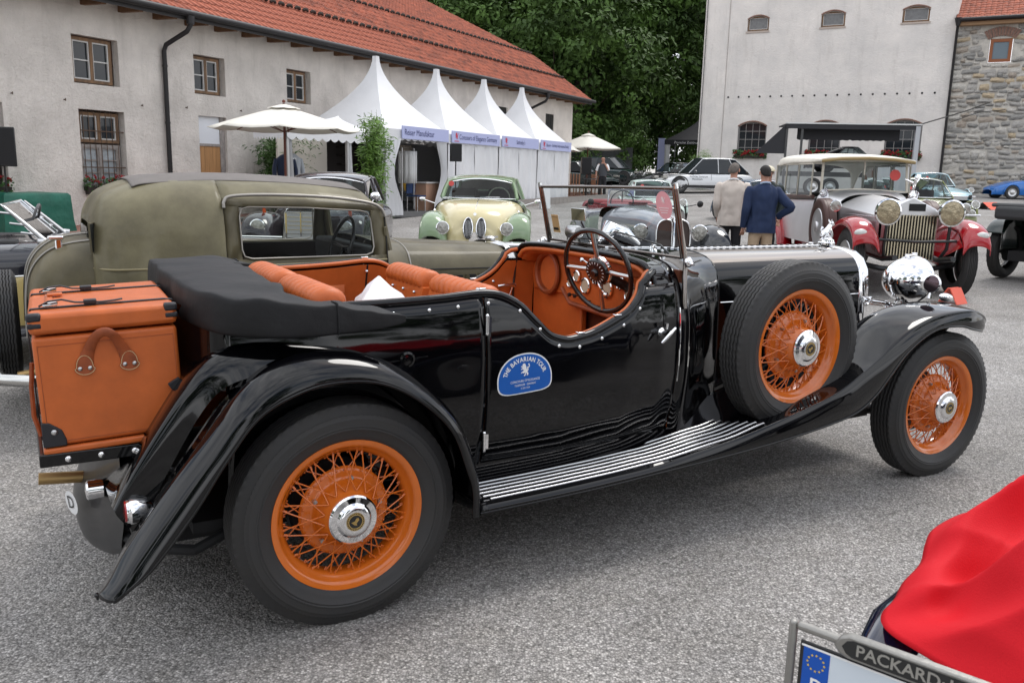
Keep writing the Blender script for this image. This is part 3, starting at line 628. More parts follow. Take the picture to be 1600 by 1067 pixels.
# event discs on the glass, pass card
pk = mat('pink_sticker', (.85, .42, .46), .5)
def sticker_disc(name, c, rx, rz, m_, par, nrm=-.004):
    T = frame(c, (0, -1, 0), (TT[0]-TB[0], 0, TT[1]-TB[1]))
    B().add([(rx*cos(2*pi*k/32), rz*sin(2*pi*k/32), .003) for k in range(32)], [tuple(range(32))], T).build(name, m_, par, smooth=0); return T
LION = [(-.02, -.5), (-.16, -.46), (-.02, -.36), (-.02, -.22), (-.18, -.26), (-.30, -.20), (-.42, -.28), (-.38, -.16), (-.22, -.10), (-.10, -.02), (-.24, .06), (-.42, .02), (-.36, .12), (-.22, .14), (-.30, .24), (-.42, .26), (-.34, .34), (-.22, .30), (-.26, .42), (-.14, .52), (.02, .50), (.08, .38), (.14, .22), (.16, .06), (.26, -.02), (.20, .12), (.26, .24), (.42, .22), (.40, .40), (.30, .34), (.34, .46), (.46, .44), (.50, .24), (.38, .12), (.30, .16), (.36, -.02), (.28, -.10), (.24, -.20), (.34, -.30), (.30, -.44), (.14, -.50), (.20, -.38), (.12, -.26), (.06, -.20), (.08, -.34)]
T = sticker_disc('event_disc', wsp(-.478, .755), .056, .066, pk, ws)
wpk = mat('pale_pink_print', (.9, .78, .79), .5)
b = B().add([(x*.032, .025+y*.032, .006) for x, y in LION], [tuple(range(len(LION)))], T)
for k in range(3): b.box(-.035+.006*k, .035-.006*k, -.014-.011*k, -.010-.011*k, .0055, .006, T)
b.build('disc_print', wpk, ws, smooth=0)
T = frame(wsp(.47, .32), (0, -1, 0), (TT[0]-TB[0], 0, TT[1]-TB[1])); B().box(-.033, .033, -.05, .05, .003, .005, T).build('pass_card', mat('manila_card', (.48, .31, .14), .7), ws, smooth=0)
B().box(-.026, .022, -.036, -.022, .0055, .006, T).box(-.03, .03, .036, .038, .0055, .006, T).build('card_print', blackm, ws, smooth=0)
# ---- lamps on the front
def headlamp(y):
    h = part('headlamp', CAR, (3.60, y, 1.055))
    prof = [(0, -.155), (.03, -.15), (.062, -.135), (.095, -.105), (.118, -.065), (.130, -.02), (.134, .02), (.137, .03), (.142, .034), (.142, .054), (.136, .062), (.128, .064)]
    B().lathe(prof, 56, 'x').build('lamp_bowl', chrome, h, smooth=50)
    B().lathe([(0, .085), (.06, .08), (.105, .07), (.129, .06)], 40, 'x').build('lamp_glass', mat('lamp_lens', (.7, .72, .7), .1, 0, 1), h, smooth=80)
    B().box(-.02, .045, -.02, .02, .128, .150).box(.03, .06, -.012, .012, .135, .158).build('lamp_clip', chrome, h, bevel=.005)
    B().tube([(0, 0, -.12), (0, 0, -.15), (0, 0, -.19)], [.03, .018, .022], 14).build('lamp_foot', chrome, h, smooth=50)
    B().tube([(-.03, .02*0, -.10), (-.07, 0, -.12), (-.09, 0, -.14)], [.012, .010, .008], 8).build('lamp_lead', steel, h)
headlamp(-.385); headlamp(.385)
B().tube([(3.34, -.30, .935), (3.45, -.34, .92), (3.60, -.385, .885), (3.62, 0, .875), (3.60, .385, .885), (3.45, .34, .92), (3.34, .30, .935)], .014, 10).build('lamp_bar', chrome, CAR, smooth=60)
for s in (-1, 1):
    for x, y, z in ((3.37, .31, .933), (3.49, .35, .91)): B().lathe([(.019, -.02), (.022, -.016), (.022, .016), (.019, .02)], 14, 'x').build('bar_collar', chrome, CAR, loc=(x, s*y, z), rot=(0, 0, -s*.3), smooth=30)
    B().tube([(3.56, s*.385, .72), (3.585, s*.385, .88)], .018, 10).build('lamp_post', blackm, CAR)
    # wing mirror and side lamp
    wm = part('wing_mirror', CAR, (3.42, s*.66, .99))
    B().tube([(0, 0, 0), (.005, 0, .03)], [.012, .006], 8).build('mirror_stem', chrome, wm)
    B().lathe([(0, -.008), (.046, -.008), (.05, -.004), (.051, .004), (.044, .012), (0, .02)], 32, 'x', T=MX.Translation((0.01, 0, .08)) @ MX.Rotation(.15, 4, 'Y')).build('mirror_rim', chrome, wm, smooth=40)
    B().lathe([(0, -.0095), (.045, -.0095), (.046, -.008)], 32, 'x', T=MX.Translation((0.01, 0, .08)) @ MX.Rotation(.15, 4, 'Y')).build('mirror_glass', mat('dark_mirror', (.10, .07, .08), .03, 1), wm)
    B().ball((0, 0, 0), .03, 16, (1.9, 1, .8)).build('side_lamp', chrome, CAR, loc=(3.57, s*.66, .975+.012), rot=(0, .15, 0), smooth=80)
# bumper stub / axle / tie rods under the front
B().tube([(WB, -.66, .36), (WB, -.3, .26), (WB, .3, .26), (WB, .66, .36)], .03, 10).build('front_axle', dark, CAR)
B().tube([(2.55, -.40, .33), (3.1, -.50, .36), (3.38, -.60, .38)], .013, 8).build('brake_rod', blackm, CAR)
B().tube([(0, -.66, .40), (0, .66, .40)], .05, 12).build('rear_axle', dark, CAR)
B().lathe([(0, -.05), (.17, -.05), (.18, -.04), (.18, .03), (0, .03)], 40).build('brake_drum', blackm, CAR, loc=(0, -.60, .405)); B().lathe([(0, -.05), (.17, -.05), (.18, -.04), (.18, .03), (0, .03)], 40).build('brake_drum', blackm, CAR, loc=(WB, -.60, .405))
# faint filler cap on the quarter panel
b = B(); b.lathe([(.03, 0), (.03, -.006), (.022, -.009), (.020, -.004), (.010, -.005), (0, -.007)], 24); b.box(-.085, -.03, -.004, .0, -.002, .002).box(.03, .085, -.004, 0, -.002, .002)
b.build('quarter_boss', blk, CAR, loc=(.27, -(ys(.27, .93)+.001), .93), rot=(0, -.06, 0), smooth=40)
# ---- folded hood under its black cover
HP = [  # path point centre (x,y,z_top), inward half direction width, height
 ((.24, -.735, 1.098), .018, .014), ((.20, -.735, 1.108), .034, .032), ((.10, -.728, 1.132), .05, .066), ((-.05, -.722, 1.160), .065, .098), ((-.20, -.69, 1.182), .10, .118), ((-.28, -.58, 1.196), .145, .126), ((-.29, -.38, 1.204), .165, .126), ((-.29, -.18, 1.206), .165, .124), ((-.29, 0, 1.207), .165, .124)]
HP2 = HP + [((p[0], -p[1], p[2]), w_, h_) for p, w_, h_ in reversed(HP[:-1])]
cen = cr([p for p, _, _ in HP2], 80); ws_ = cr([(w_, h_, 0) for _, w_, h_ in HP2], 80); rows = []
for i, p in enumerate(cen):
    d = (cen[min(i+1, 79)]-cen[max(i-1, 0)]); d.z = 0; d.normalize(); n = V((d.y, -d.x, 0)) * 1   # n points outward/back
    w_, h_ = ws_[i].x, ws_[i].y
    if n.dot(V((p.x-.3, p.y, 0))) < 0: n = -n
    ring = [(-1, -.03), (-1, -.35), (-1.0, -.9), (-.9, -1), (.5, -1.02), (.97, -1.02), (1.02, -.96), (1.03, -.5), (1.02, -.10), (.99, -.015), (.9, .01), (.3, .03), (-.3, .03), (-.92, .015)]
    row = []
    for a, c in ring:
        q = p + n*(a*w_) + V((0, 0, c*h_)); k = 5.
        wr = 1-abs(NZ.noise(q*7+V((2, 5, 1))))*2.2; q += n*(NZ.noise(q*k)*.014+wr*.009*(c < -.1)) + V((0, 0, (NZ.noise(q*k+V((9, 3, 1)))*.020+wr*.012)*(1 if c > -.5 else .3))); row.append(q)
    rows.append(row)
B().grid(rows, cu=True, cap=True).build('hood_cover', blkfab, CAR, smooth=80, sub=1)
for i0 in (14, 65):
    B().tube([rows[i0][j]*1.0+V((0, 0, .001)) for j in (5, 6, 7, 8, 9, 10, 11, 12)], .0035, 6).build('cover_seam', blkfab, CAR)
# ---- event sticker on the door
def onbody(x, z, d): return V((x, -(ys(x, z)+d), z))
SX, SZ, SW, SH, SR = .773, .832, .128, .083, radians(3)
def smap(u, v, d=.0015):   # sticker units -1..1
    a, c = u*SW, v*SH; x = SX+a*cos(SR)-c*sin(SR); z = SZ+a*sin(SR)+c*cos(SR); return onbody(x, z, d)
def outline(k=1.0, n=72):
    out = []
    for i in range(n):
        a = 2*pi*i/n; c, s_ = cos(a), sin(a)
        if s_ >= 0: u = abs(c)**.9*(1 if c > 0 else -1); v = -.30+1.30*s_
        else: u = abs(c)**.42*(1 if c > 0 else -1)*1.0; v = -.30+.70*(-(abs(s_)**.55))
        out.append((u*k if k == 1 else u*(1-.045), v if k == 1 else v*(1-.0)-(.065 if v > 0 else -.05)*(1 if abs(v) > .2 else .5)))
    return out
def fill(pts, d):
    b = B(); c = (sum(p[0] for p in pts)/len(pts), -.1); n = len(pts); rows = [[smap(c[0]+(p[0]-c[0])*t, c[1]+(p[1]-c[1])*t, d) for p in pts] for t in (.02, .35, .7, 1)]
    b.grid(rows, cu=True, cap=False); return b
fill(outline(), .0016).build('event_sticker', whitep, CAR, smooth=0)
o2 = [(u*.955, -.30+(v+.30)*(.95 if v > -.3 else .92)) for u, v in outline()]
fill(o2, .0026).build('sticker_field', mat('sticker_blue', (.012, .105, .42), .35), CAR, smooth=0)
b = B()
def letters(s, size, fn, sx=1., bold=0.):
    """each vertex of flat lettering mapped through fn(x, y) -> point"""
    vs, fs = textmesh(s, size, bold=bold, sx=sx); b.add([fn(x, y) for x, y, _ in vs], fs)
s_ = 'THE BAVARIAN TOUR'; ncell = len(s_); wid = dict(I=.5, V=.95, A=.95, N=1.05, O=1.1, R=.9, T=.85, H=1, E=.82, B=.9, U=1, **{' ': .45}); tot = sum(wid[c] for c in s_); acc = 0
for c in s_:
    w_ = wid[c]; t = (acc+w_/2)/tot; acc += w_
    a = radians(166-152*t); ux, uy = .74*cos(a), -.28+.98*sin(a)
    tx, ty = -.74*sin(a)*SW, .98*cos(a)*SH; ln = sqrt(tx*tx+ty*ty); tx, ty = -tx/ln, -ty/ln
    if c != ' ':
        vs, fs = textmesh(c, .0265, bold=.0006, sx=.85)
        b.add([smap(ux+(x*tx-y*ty)/SW, uy+(x*ty+y*tx)/SH, .0034) for x, y, _ in vs], fs)
b.add([smap(x*.36, .18+y*.62, .0034) for x, y in LION], [tuple(range(len(LION)))])
letters('CONCOURS OF ELEGANCE', .0135, lambda x, y: smap(x/SW, -.36+y/SH, .0034), .82)
letters('TEGERNSEE · GERMANY', .0115, lambda x, y: smap(x/SW, -.55+y/SH, .0034), .82)
letters('5. JULI 2024', .0105, lambda x, y: smap(x/SW, -.72+y/SH, .0034), .82)
b.build('sticker_print', whitep, CAR, smooth=0)
# ---- luggage trunk on its rack
TR = thing('luggage_trunk', 'orange leather travelling trunk with black straps on the rack behind the black tourer', 'trunk', CAR.matrix_world @ V((0, 0, 0)), 0)
bpy.context.view_layer.update()
TR.location = CAR.matrix_world @ V((-.735, -.12, .70)); TR.rotation_euler = (0, radians(-2.2), .5312+radians(-2))
x0, x1, y0, y1 = -.178, .262, -.345, .31
B().box(x0, x1, y0, y1, .0, .368).build('trunk_body', org_l, TR, bevel=.012)
B().box(x0-.005, x1+.005, y0-.005, y1+.005, .376, .445).build('trunk_lid', org_l, TR, bevel=.016)
B().box(x0-.006, x1+.004, y0-.006, y1+.006, -.028, -.004).build('trunk_base', org_l, TR, bevel=.008)
seam = [(x0+.004, y0-.001, .02), (x0+.004, y0-.001, .345), (x1-.004, y0-.001, .345), (x1-.004, y0-.001, .02)]
B().tube([V((p[0], p[1]-.0005, p[2])) for p in [(x0+.014, y0, .016), (x0+.014, y0, .34), (x1-.014, y0, .34), (x1-.014, y0, .016), (x0+.014, y0, .016)]], .0012, 5).build('stitching', org_b, TR)
for x, sx in ((x0, 1), (x1, -1)):
    b = B(); b.box(min(x-sx*.008, x+sx*.036), max(x-sx*.008, x+sx*.036), y0-.008, y0+.024, .420, .448); b.build('corner_cap', blkleather, TR, bevel=.008)
    b = B(); b.box(min(x-sx*.007, x+sx*.034), max(x-sx*.007, x+sx*.034), y0-.007, y0+.016, .398, .416); b.build('corner_cap', blkleather, TR, bevel=.005)
b = B(); b.poly([(x0-.004, y0-.005, 0), (x0-.004, y0-.005, .085), (x0+.02, y0-.005, .083), (x0+.055, y0-.005, .055), (x0+.066, y0-.005, .02), (x0+.066, y0-.005, 0)], (0, .03, 0)); b.build('corner_patch', blkleather, TR, bevel=.003)
B().ball((x0+.032, y0-.006, .05), .010, 12, (1, .5, 1)).build('rivet', steel, TR)
b = B(); b.box(x1-.04, x1+.002, y0-.014, y0, .145, .18, MX.Translation((x1-.02, 0, .16)) @ MX.Rotation(-.5, 4, 'Y') @ MX.Translation((-x1+.02, 0, -.16))); b.build('side_catch', blkleather, TR, bevel=.003)
# handle
hp = cr([(-.075, 0, .235), (-.062, -.006, .275), (-.042, -.022, .32), (-.018, -.038, .352), (.01, -.040, .360), (.036, -.036, .345), (.056, -.02, .31), (.074, -.006, .27), (.088, 0, .235)], 40); hp = [V((p.x*.8+.03, p.y*.8, (p.z-.3)*.82+.325)) for p in hp]
rows = []
for i, p in enumerate(hp):
    t = i/39; wd = .015+.011*abs(2*t-1)**3; d = (hp[min(i+1, 39)]-hp[max(0, i-1)]).normalized(); n = d.cross(V((0, 1, 0))).normalized()
    rows.append([V((p.x, y0+p.y, p.z))+n*wd*c+V((0, -.005*s2, 0)) for c, s2 in ((-1, 0), (-.7, 1), (.7, 1), (1, 0), (.7, -.6), (-.7, -.6))])
hd = B().grid(rows, cu=True, cap=True).build('trunk_handle', org_b, TR, smooth=50)
for sx in (-1, 1):
    cx = .035+sx*.068; pts = [(cx+.033*cos(a)*(1 if sin(a) < 0 else .8), y0-.001, .258+(.027*sin(a) if sin(a) < 0 else .042*sin(a))) for a in [2*pi*k/24 for k in range(24)]]
    B().poly(pts, (0, -.006, 0)).build('handle_pad', org_b, hd, bevel=.002)
    B().tube([V((p[0]*.94+cx*.06, y0-.0075, p[2]*.94+.26*.06)) for p in pts], .0011, 5, closed=True).build('stitching', mat('cream_thread', (.55, .4, .22), .8), hd)
    for dx in (-.015, .015): B().ball((cx+dx, y0-.008, .254), .0075, 10, (1, .5, 1)).build('rivet', steel, hd)
# straps over the lid
for y in (-.235, .13):
    xs = [x0-.010]*2+[x0+.01+(x1-x0-.02)*k/14 for k in range(15)]+[x1+.012]*2
    top = [(.2,), (.40,)]
    pts = [(x0-.011, y, .0), (x0-.011, y, .3), (x0-.010, y, .42), (x0+.004, y, .449)] + [(x0+.02+(x1-x0-.04)*k/10, y, .4495) for k in range(11)] + [(x1+.006, y, .445), (x1+.012, y, .40)]
    rows = [[V((p[0], p[1]+s*.011, p[2])) for s in (-1, 1)] for p in pts]
    B().grid(rows).build('strap', blkleather, TR, solid=.004, smooth=50)
    bk = B(); bk.tube([(x0+.045, y-.02, .458), (x0+.045, y+.02, .458), (x0+.085, y+.02, .46), (x0+.085, y-.02, .458)], .0035, 6, closed=True).tube([(x0+.045, y, .458), (x0+.088, y, .463)], .003, 6); bk.build('buckle', chrome, TR)
    rows = [[V((x, y+s*.010+.003*sin(x*40), z)) for s in (-1, 1)] for x, z in [(x0+.03, .456), (x0+.06, .470), (x0+.10, .474), (x0+.14, .462), (x0+.18, .458), (x0+.22, .456), (x0+.26, .458), (x0+.285, .462)]]
    B().grid(rows).build('strap_tail', blkleather, TR, solid=.004, smooth=50)
    B().box(x0+.165, x0+.205, y-.016, y+.016, .452, .466).build('strap_loop', blkleather, TR, bevel=.003)
rows = [[V((x0+.06+s*.012, y, .449)) for s in (-1, 1)] for y in (-.22, -.1, 0, .1)]
B().grid(rows).build('cross_strap', org_l, TR, solid=.004)
B().box(x0+.055, x0+.105, .02, .06, .45, .458).build('name_tag', org_l, TR, bevel=.003)
B().tube([(x0-.008, y0+.05, .28), (x0-.018, y0+.05, .2), (x0-.022, y0+.05, .1), (x0-.008, y0+.05, .03)], .008, 6).build('trunk_handle', org_b, TR, label='handle on the back face')
# rack below it (part of the car)
rk = B(); rk.box(-.945, -.60, -.47, -.455, .628, .672).box(-.945, -.93, -.455, .25, .628, .672).box(-.945, -.6, .235, .25, .628, .672); rk.build('luggage_rack', blk, CAR, bevel=.004)
for x in (-.86, -.76, -.655): B().ball((x, -.472, .65), .011, 12, (1, .5, 1)).build('rivet', chrome, CAR)
for y in (-.3, .1): B().tube([(-.90, y, .635), (-.72, y, .60), (-.5, y, .5)], .012, 8).build('rack_arm', blackm, CAR)
# carrier bag
bpy.context.view_layer.update()
BG = B(); rows = []
for i in range(12):
    t = i/11; row = []
    for k in range(28):
        a = 2*pi*k/28; r = lerp([(0, .10), (.2, .15), (.55, .15), (.75, .12), (.88, .055), (1, .004)], t)*(1+.14*sin(3*a+1)+.08*sin(7*a+4*t)); p = V((r*cos(a)*1.0, r*sin(a)*1.25, t*.43)); nn = NZ.noise(p*14)*.022+NZ.noise(p*38)*.006; row.append(p*(1)+V((cos(a), sin(a), .4))*nn)
    rows.append(row)
BG.grid(rows, cu=True, cap=True); bo = BG.build('carrier_bag', mat('white_plastic', (.80, .80, .82), .35, bump=.003, bs=18, spec=.5), smooth=30)
bo.location = CAR.matrix_world @ V((.36, -.18, .75)); tag(bo, 'crumpled white plastic carrier bag on the rear seat of the black tourer', 'bag')
# ------------------------------------------------------------------ buildings
plaster = mat('roughcast_plaster', (.74, .685, .63), .9, 0, 0, var=.10, vs_=.9, col2=(.65, .60, .55), bump=.030, bs=5.5, spec=.2, aniso=(1, 1, 1))
def plaster_fx(M, fine, dist, st=(.30, .27, .235)):
    """adds stains running down and fine trowel relief"""
    t = M.node_tree; b = t.nodes['Principled BSDF']; l = t.links.new; co = t.nodes.new('ShaderNodeTexCoord')
    mpn = t.nodes.new('ShaderNodeMapping'); mpn.inputs['Scale'].default_value = (1.3, 1.3, .22); l(co.outputs['Object'], mpn.inputs[0])
    n = t.nodes.new('ShaderNodeTexNoise'); n.inputs['Scale'].default_value = 1.7; n.inputs['Detail'].default_value = 8; n.inputs['Roughness'].default_value = .7; l(mpn.outputs[0], n.inputs['Vector'])
    r = t.nodes.new('ShaderNodeValToRGB'); r.color_ramp.elements[0].position = .52; r.color_ramp.elements[0].color = (0, 0, 0, 1); r.color_ramp.elements[1].position = .78; r.color_ramp.elements[1].color = (.55, .55, .55, 1)
    l(n.outputs[0], r.inputs[0]); src = b.inputs['Base Color'].links[0].from_socket
    x = t.nodes.new('ShaderNodeMix'); x.data_type = 'RGBA'; l(r.outputs[0], x.inputs[0]); l(src, x.inputs[6]); x.inputs[7].default_value = (*st, 1); l(x.outputs[2], b.inputs['Base Color'])
    mu = t.nodes.new('ShaderNodeTexNoise'); mu.inputs['Scale'].default_value = fine; mu.inputs['Detail'].default_value = 6; mu.inputs['Roughness'].default_value = .65; mu.inputs['Distortion'].default_value = 1.2; l(co.outputs['Object'], mu.inputs['Vector'])
    bp = t.nodes.new('ShaderNodeBump'); bp.inputs['Distance'].default_value = dist; l(mu.outputs[0], bp.inputs['Height']); l(b.inputs['Normal'].links[0].from_socket, bp.inputs['Normal']); l(bp.outputs[0], b.inputs['Normal'])
plaster_fx(plaster, 15, .035, (.40, .365, .32))
def wall(b, x0, x1, z0, z1, holes, y=0., dep=.22):
    """front wall in the XZ plane with real openings and reveals; +Y is inward"""
    xs = sorted({x0, x1, *[h[0] for h in holes], *[h[1] for h in holes]}); zs = sorted({z0, z1, *[h[2] for h in holes], *[h[3] for h in holes]})
    for a, c in zip(xs, xs[1:]):
        for e, f in zip(zs, zs[1:]):
            mx_, mz = (a+c)/2, (e+f)/2
            if any(h[0] < mx_ < h[1] and h[2] < mz < h[3] for h in holes): continue
            b.add([(a, y, e), (c, y, e), (c, y, f), (a, y, f)], [(0, 1, 2, 3)])
    for h in holes:
        a, c, e, f = h[:4]; d = y+dep
        b.add([(a, y, e), (c, y, e), (c, y, f), (a, y, f), (a, d, e), (c, d, e), (c, d, f), (a, d, f)], [(0, 4, 5, 1), (1, 5, 6, 2), (2, 6, 7, 3), (3, 7, 4, 0)])
woodw = mat('weathered_brown_wood', (.20, .115, .06), .75, var=.35, vs_=9, bump=.003, bs=50, col2=(.13, .085, .055), aniso=(1, 1, .15))
greyw = mat('weathered_grey_wood', (.30, .27, .25), .8, var=.25, vs_=9, bump=.003, bs=50)
whitewood = mat('white_glazing_bar', (.55, .54, .52), .6)
LB = thing('farm_building', 'long white roughcast building with a red tiled roof on the left of the yard', 'building', (-9.614, 18.78, 0), 1.0916)
wins = [(.22, 1.36, 3.30, 4.30), (3.50, 4.52, 3.36, 4.30), (6.80, 7.80, 3.42, 4.33), (.27, 1.42, 1.02, 2.76), (-2.95, -1.40, 1.0, 2.76), (3.58, 4.50, .35, 2.84), (10.45, 11.38, 3.5, 4.36), (14.2, 15.1, 3.5, 4.3), (19.17, 19.95, 3.6, 4.25), (23.62, 24.5, 3.5, 4.28), (-6.4, -5.3, 3.3, 4.3), (21.3, 22.1, 3.6, 4.25)]
b = B(); wall(b, -14, 26.6, -.6, 5.32, wins, 0, .20)
b.add([(26.6, 0, -.6), (26.6, 10.5, -.6), (26.6, 10.5, 5.0), (26.6, 5.2, 7.6), (26.6, 0, 5.3)], [(0, 1, 2, 3, 4)]); b.add([(-14, 0, -.6), (-14, 10.5, -.6), (-14, 10.5, 5.3), (-14, 0, 5.3)], [(0, 1, 2, 3)]); b.add([(-14, 10.5, -.6), (26.6, 10.5, -.6), (26.6, 10.5, 5), (-14, 10.5, 5)], [(0, 1, 2, 3)])
b.build('wall', plaster, LB, smooth=0)
for x, z in [(-.05, 2.92), (1.9, 2.95), (-1.2, 2.95), (3.2, 3.0), (5.0, 3.05), (6.3, 2.9)]:
    B().cyl((x, -.06, z), (x, .01, z), .012, .015, 6).cyl((x, -.055, z+.03), (x, -.055, z-.03), .008, .008, 6).build('wall_hook', mat('rust_iron', (.09, .055, .035), .8), LB)
def window(root, x0, x1, z0, z1, d=.12, rows=2, cols=2, fm=woodw, bar=whitewood, gl=None, name='window', mid=True, w=.07, curtain=None, bars=0):
    b = B(); b.box(x0, x0+w, d, d+.07, z0, z1).box(x1-w, x1, d, d+.07, z0, z1).box(x0+w, x1-w, d, d+.07, z1-w, z1).box(x0+w, x1-w, d, d+.07, z0, z0+w)
    if mid: b.box((x0+x1)/2-w*.55, (x0+x1)/2+w*.55, d-.01, d+.06, z0+w, z1-w)
    o = b.build(name, fm, root, smooth=0)
    xs = [(x0+w, (x0+x1)/2-w*.55), ((x0+x1)/2+w*.55, x1-w)] if mid else [(x0+w, x1-w)]
    for a, c in xs:
        iw = .028; b = B(); b.box(a, a+iw, d+.01, d+.05, z0+w, z1-w).box(c-iw, c, d+.01, d+.05, z0+w, z1-w).box(a+iw, c-iw, d+.01, d+.05, z1-w-iw, z1-w).box(a+iw, c-iw, d+.01, d+.05, z0+w, z0+w+iw)
        zr = [z0+w+(z1-z0-2*w)*k/rows for k in range(1, rows)]
        for z in zr: b.box(a+iw, c-iw, d+.012, d+.045, z-.014, z+.014)
        xr = [a+(c-a)*k/(cols//2 if mid else cols) for k in range(1, (cols//2 if mid else cols))]
        for x in xr: b.box(x-.012, x+.012, d+.011, d+.046, z0+w+iw, z1-w-iw)
        b.build('frame', bar, o, smooth=0)
        B().add([(a, d+.055, z0+w), (c, d+.055, z0+w), (c, d+.055, z1-w), (a, d+.055, z1-w)], [(0, 1, 2, 3)]).build('pane', gl or darkglass, o, smooth=0)
    return o
curt = mat('net_curtain_glass', (.33, .36, .38), .15, var=.2, vs_=14, spec=.6)
for i, (a, c, e, f) in enumerate(wins):
    if i in (0, 1): window(LB, a+.03, c-.09, e+.03, f-.03)
    elif i == 2: window(LB, a+.02, c-.09, e+.03, f-.03)
    elif i == 3:
        o = window(LB, a+.05, c-.08, e+.04, 2.02, rows=3, fm=greyw, gl=curt, bar=greyw); window(LB, a+.05, c-.08, 2.06, f-.05, rows=1, fm=woodw)
        for k in range(7):
            x = a+.13+k*.143; B().cyl((x, .06, e), (x, .06, f), .009, .009, 6).build('window_bar', mat('rust_iron', (0, 0, 0)), o)
        for z in (e+.5, f-.45): B().box(a, c, .052, .068, z-.012, z+.012).build('window_bar', mat('rust_iron', (0, 0, 0)), o)
    elif i == 4: window(LB, a+.05, c-.12, e+.04, f-.05, rows=4, fm=greyw, bar=greyw)
    elif i == 5:
        B().box(a, c-.16, .10, .14, 2.16, f).build('transom_panel', mat('white_board', (.72, .73, .76), .5), LB, smooth=0)
        dr = part('door', LB)
        for k in range(6): B().box(a+k*.127, a+k*.127+.122, .10, .135, .35, 2.10).build('board', mat('oak_board', (.42, .22, .09), .6, var=.2, vs_=4, aniso=(6, 6, .4)), dr, smooth=0)
        B().box(a, c-.15, .08, .14, 2.10, 2.165).build('door_head', greyw, LB, smooth=0); B().box(c-.16, c-.02, .07, .18, .35, f).build('door_post', greyw, LB, smooth=0)
    elif i in (9,):
        for k in range(3): B().box(a+.08+k*.28, a+.34+k*.28, .04, .08, e, f).build('shutter_board', mat('pale_shutter', (.46, .42, .38), .8), LB, smooth=0)
    elif i in (6,):
        window(LB, a+.03, c-.09, e+.03, f-.03)
    else:
        for k in range(3): B().box(a+.03+k*(c-a-.06)/3, a+.02+(k+1)*(c-a-.06)/3, .04, .08, e, f).build('shutter_board', mat('pale_shutter', (0, 0, 0)), LB, smooth=0)
# black shutter-like loudspeaker and boxes handled as things further down
# roof : plane pieces
K = .68; EO, EZ = -.72, 5.12
def rz_(y):
    if y < 2.4: return EZ+K*(y-EO)
    return EZ+K*(2.4-EO)+.47*(y-2.4)
RX0, RX1 = -1.5, 27.3
tile = mat('clay_tile', (.31, .082, .042), .8, var=.34, vs_=3.1, col2=(.17, .05, .03), bump=.004, bs=25)
tile_b = mat('clay_tile_under', (.10, .035, .02), .9)
dkm = mat('brown_gutter', (.028, .026, .027), .45, .3)
b = B(); b.grid([[(x, y, rz_(y)-.05) for x in (-14, RX1-.02)] for y in (EO+.02, 2.4, 10.2)]); b.grid([[(x, y, rz_(y)-.20) for x in (-14, RX1-.02)] for y in (EO+.05, 2.4, 10.2)])
b.grid([[(RX1-.02, y, rz_(y)-.05), (RX1-.02, y, rz_(y)-.22)] for y in (EO+.02, 2.4, 10.2)]); b.add([(-14, 10.2, rz_(10.2)-.05), (RX1, 10.2, rz_(10.2)-.05), (RX1, 18, 5.5), (-14, 18, 5.5)], [(0, 1, 2, 3)])
ROOF = b.build('roof', tile_b, LB, smooth=0)
TW, TL_ = .225, .345
tp = [(-.5, .0), (-.40, .028), (-.28, .038), (-.16, .028), (-.04, .004), (.12, .012), (.28, .010), (.42, .0), (.5, .006)]
def tile_geo(b, x, y, slope, jit=0):
    c, s_ = cos(slope), sin(slope); z0 = rz_(y)
    v0 = [(x+u*TW, y, z0+h+.022+jit) for u, h in tp]; v1 = [(x+u*TW, y+c*TL_*1.06, z0+s_*TL_*1.06+h*.9-.006) for u, h in tp]; v2 = [(x+u*TW, y, z0-.01) for u, h in (tp[0], tp[-1])]
    n = len(tp); o = v0+v1+v2; b.add(o, [(i, i+1, n+i+1, n+i) for i in range(n-1)]+[tuple(range(n))[::-1]+(2*n, 2*n+1)])
b = B(); near = []; ylist = []; y = EO
while y < 10.0:
    sl = math.atan(K if y < 2.4-.1 else .47); ylist.append((y, sl)); y += cos(sl)*TL_
nx = int((RX1-RX0)/TW); rnd = random.Random(3)
proto = {}
for j, (y, sl) in enumerate(ylist):
    for i in range(nx):
        x = RX0+(i+.5)*TW; jit = rnd.uniform(-.006, .006)
        if j < 7 and 3.0 < x < 12.7: near.append((x, y, sl, jit, j))
        else: tile_geo(b, x, y, sl, jit)
near.sort(key=lambda t: t[0]+t[4]*1.3); 
for t in near[298:]: tile_geo(b, *t[:4])
stuff(b.build('roof_tile', tile, ROOF, smooth=30))
pt = B(); tile_geo(pt, 0, EO, ylist[0][1]); 
pt = pt.build('tile', tile, ROOF, smooth=30); z00 = rz_(EO)
for k, (x, y, sl, jit, j) in enumerate(near[:298]):
    o = pt if k == 0 else pt.copy()
    if k: COL.objects.link(o); o.parent = ROOF
    o.location = (x, y-EO, rz_(y)-z00+jit)
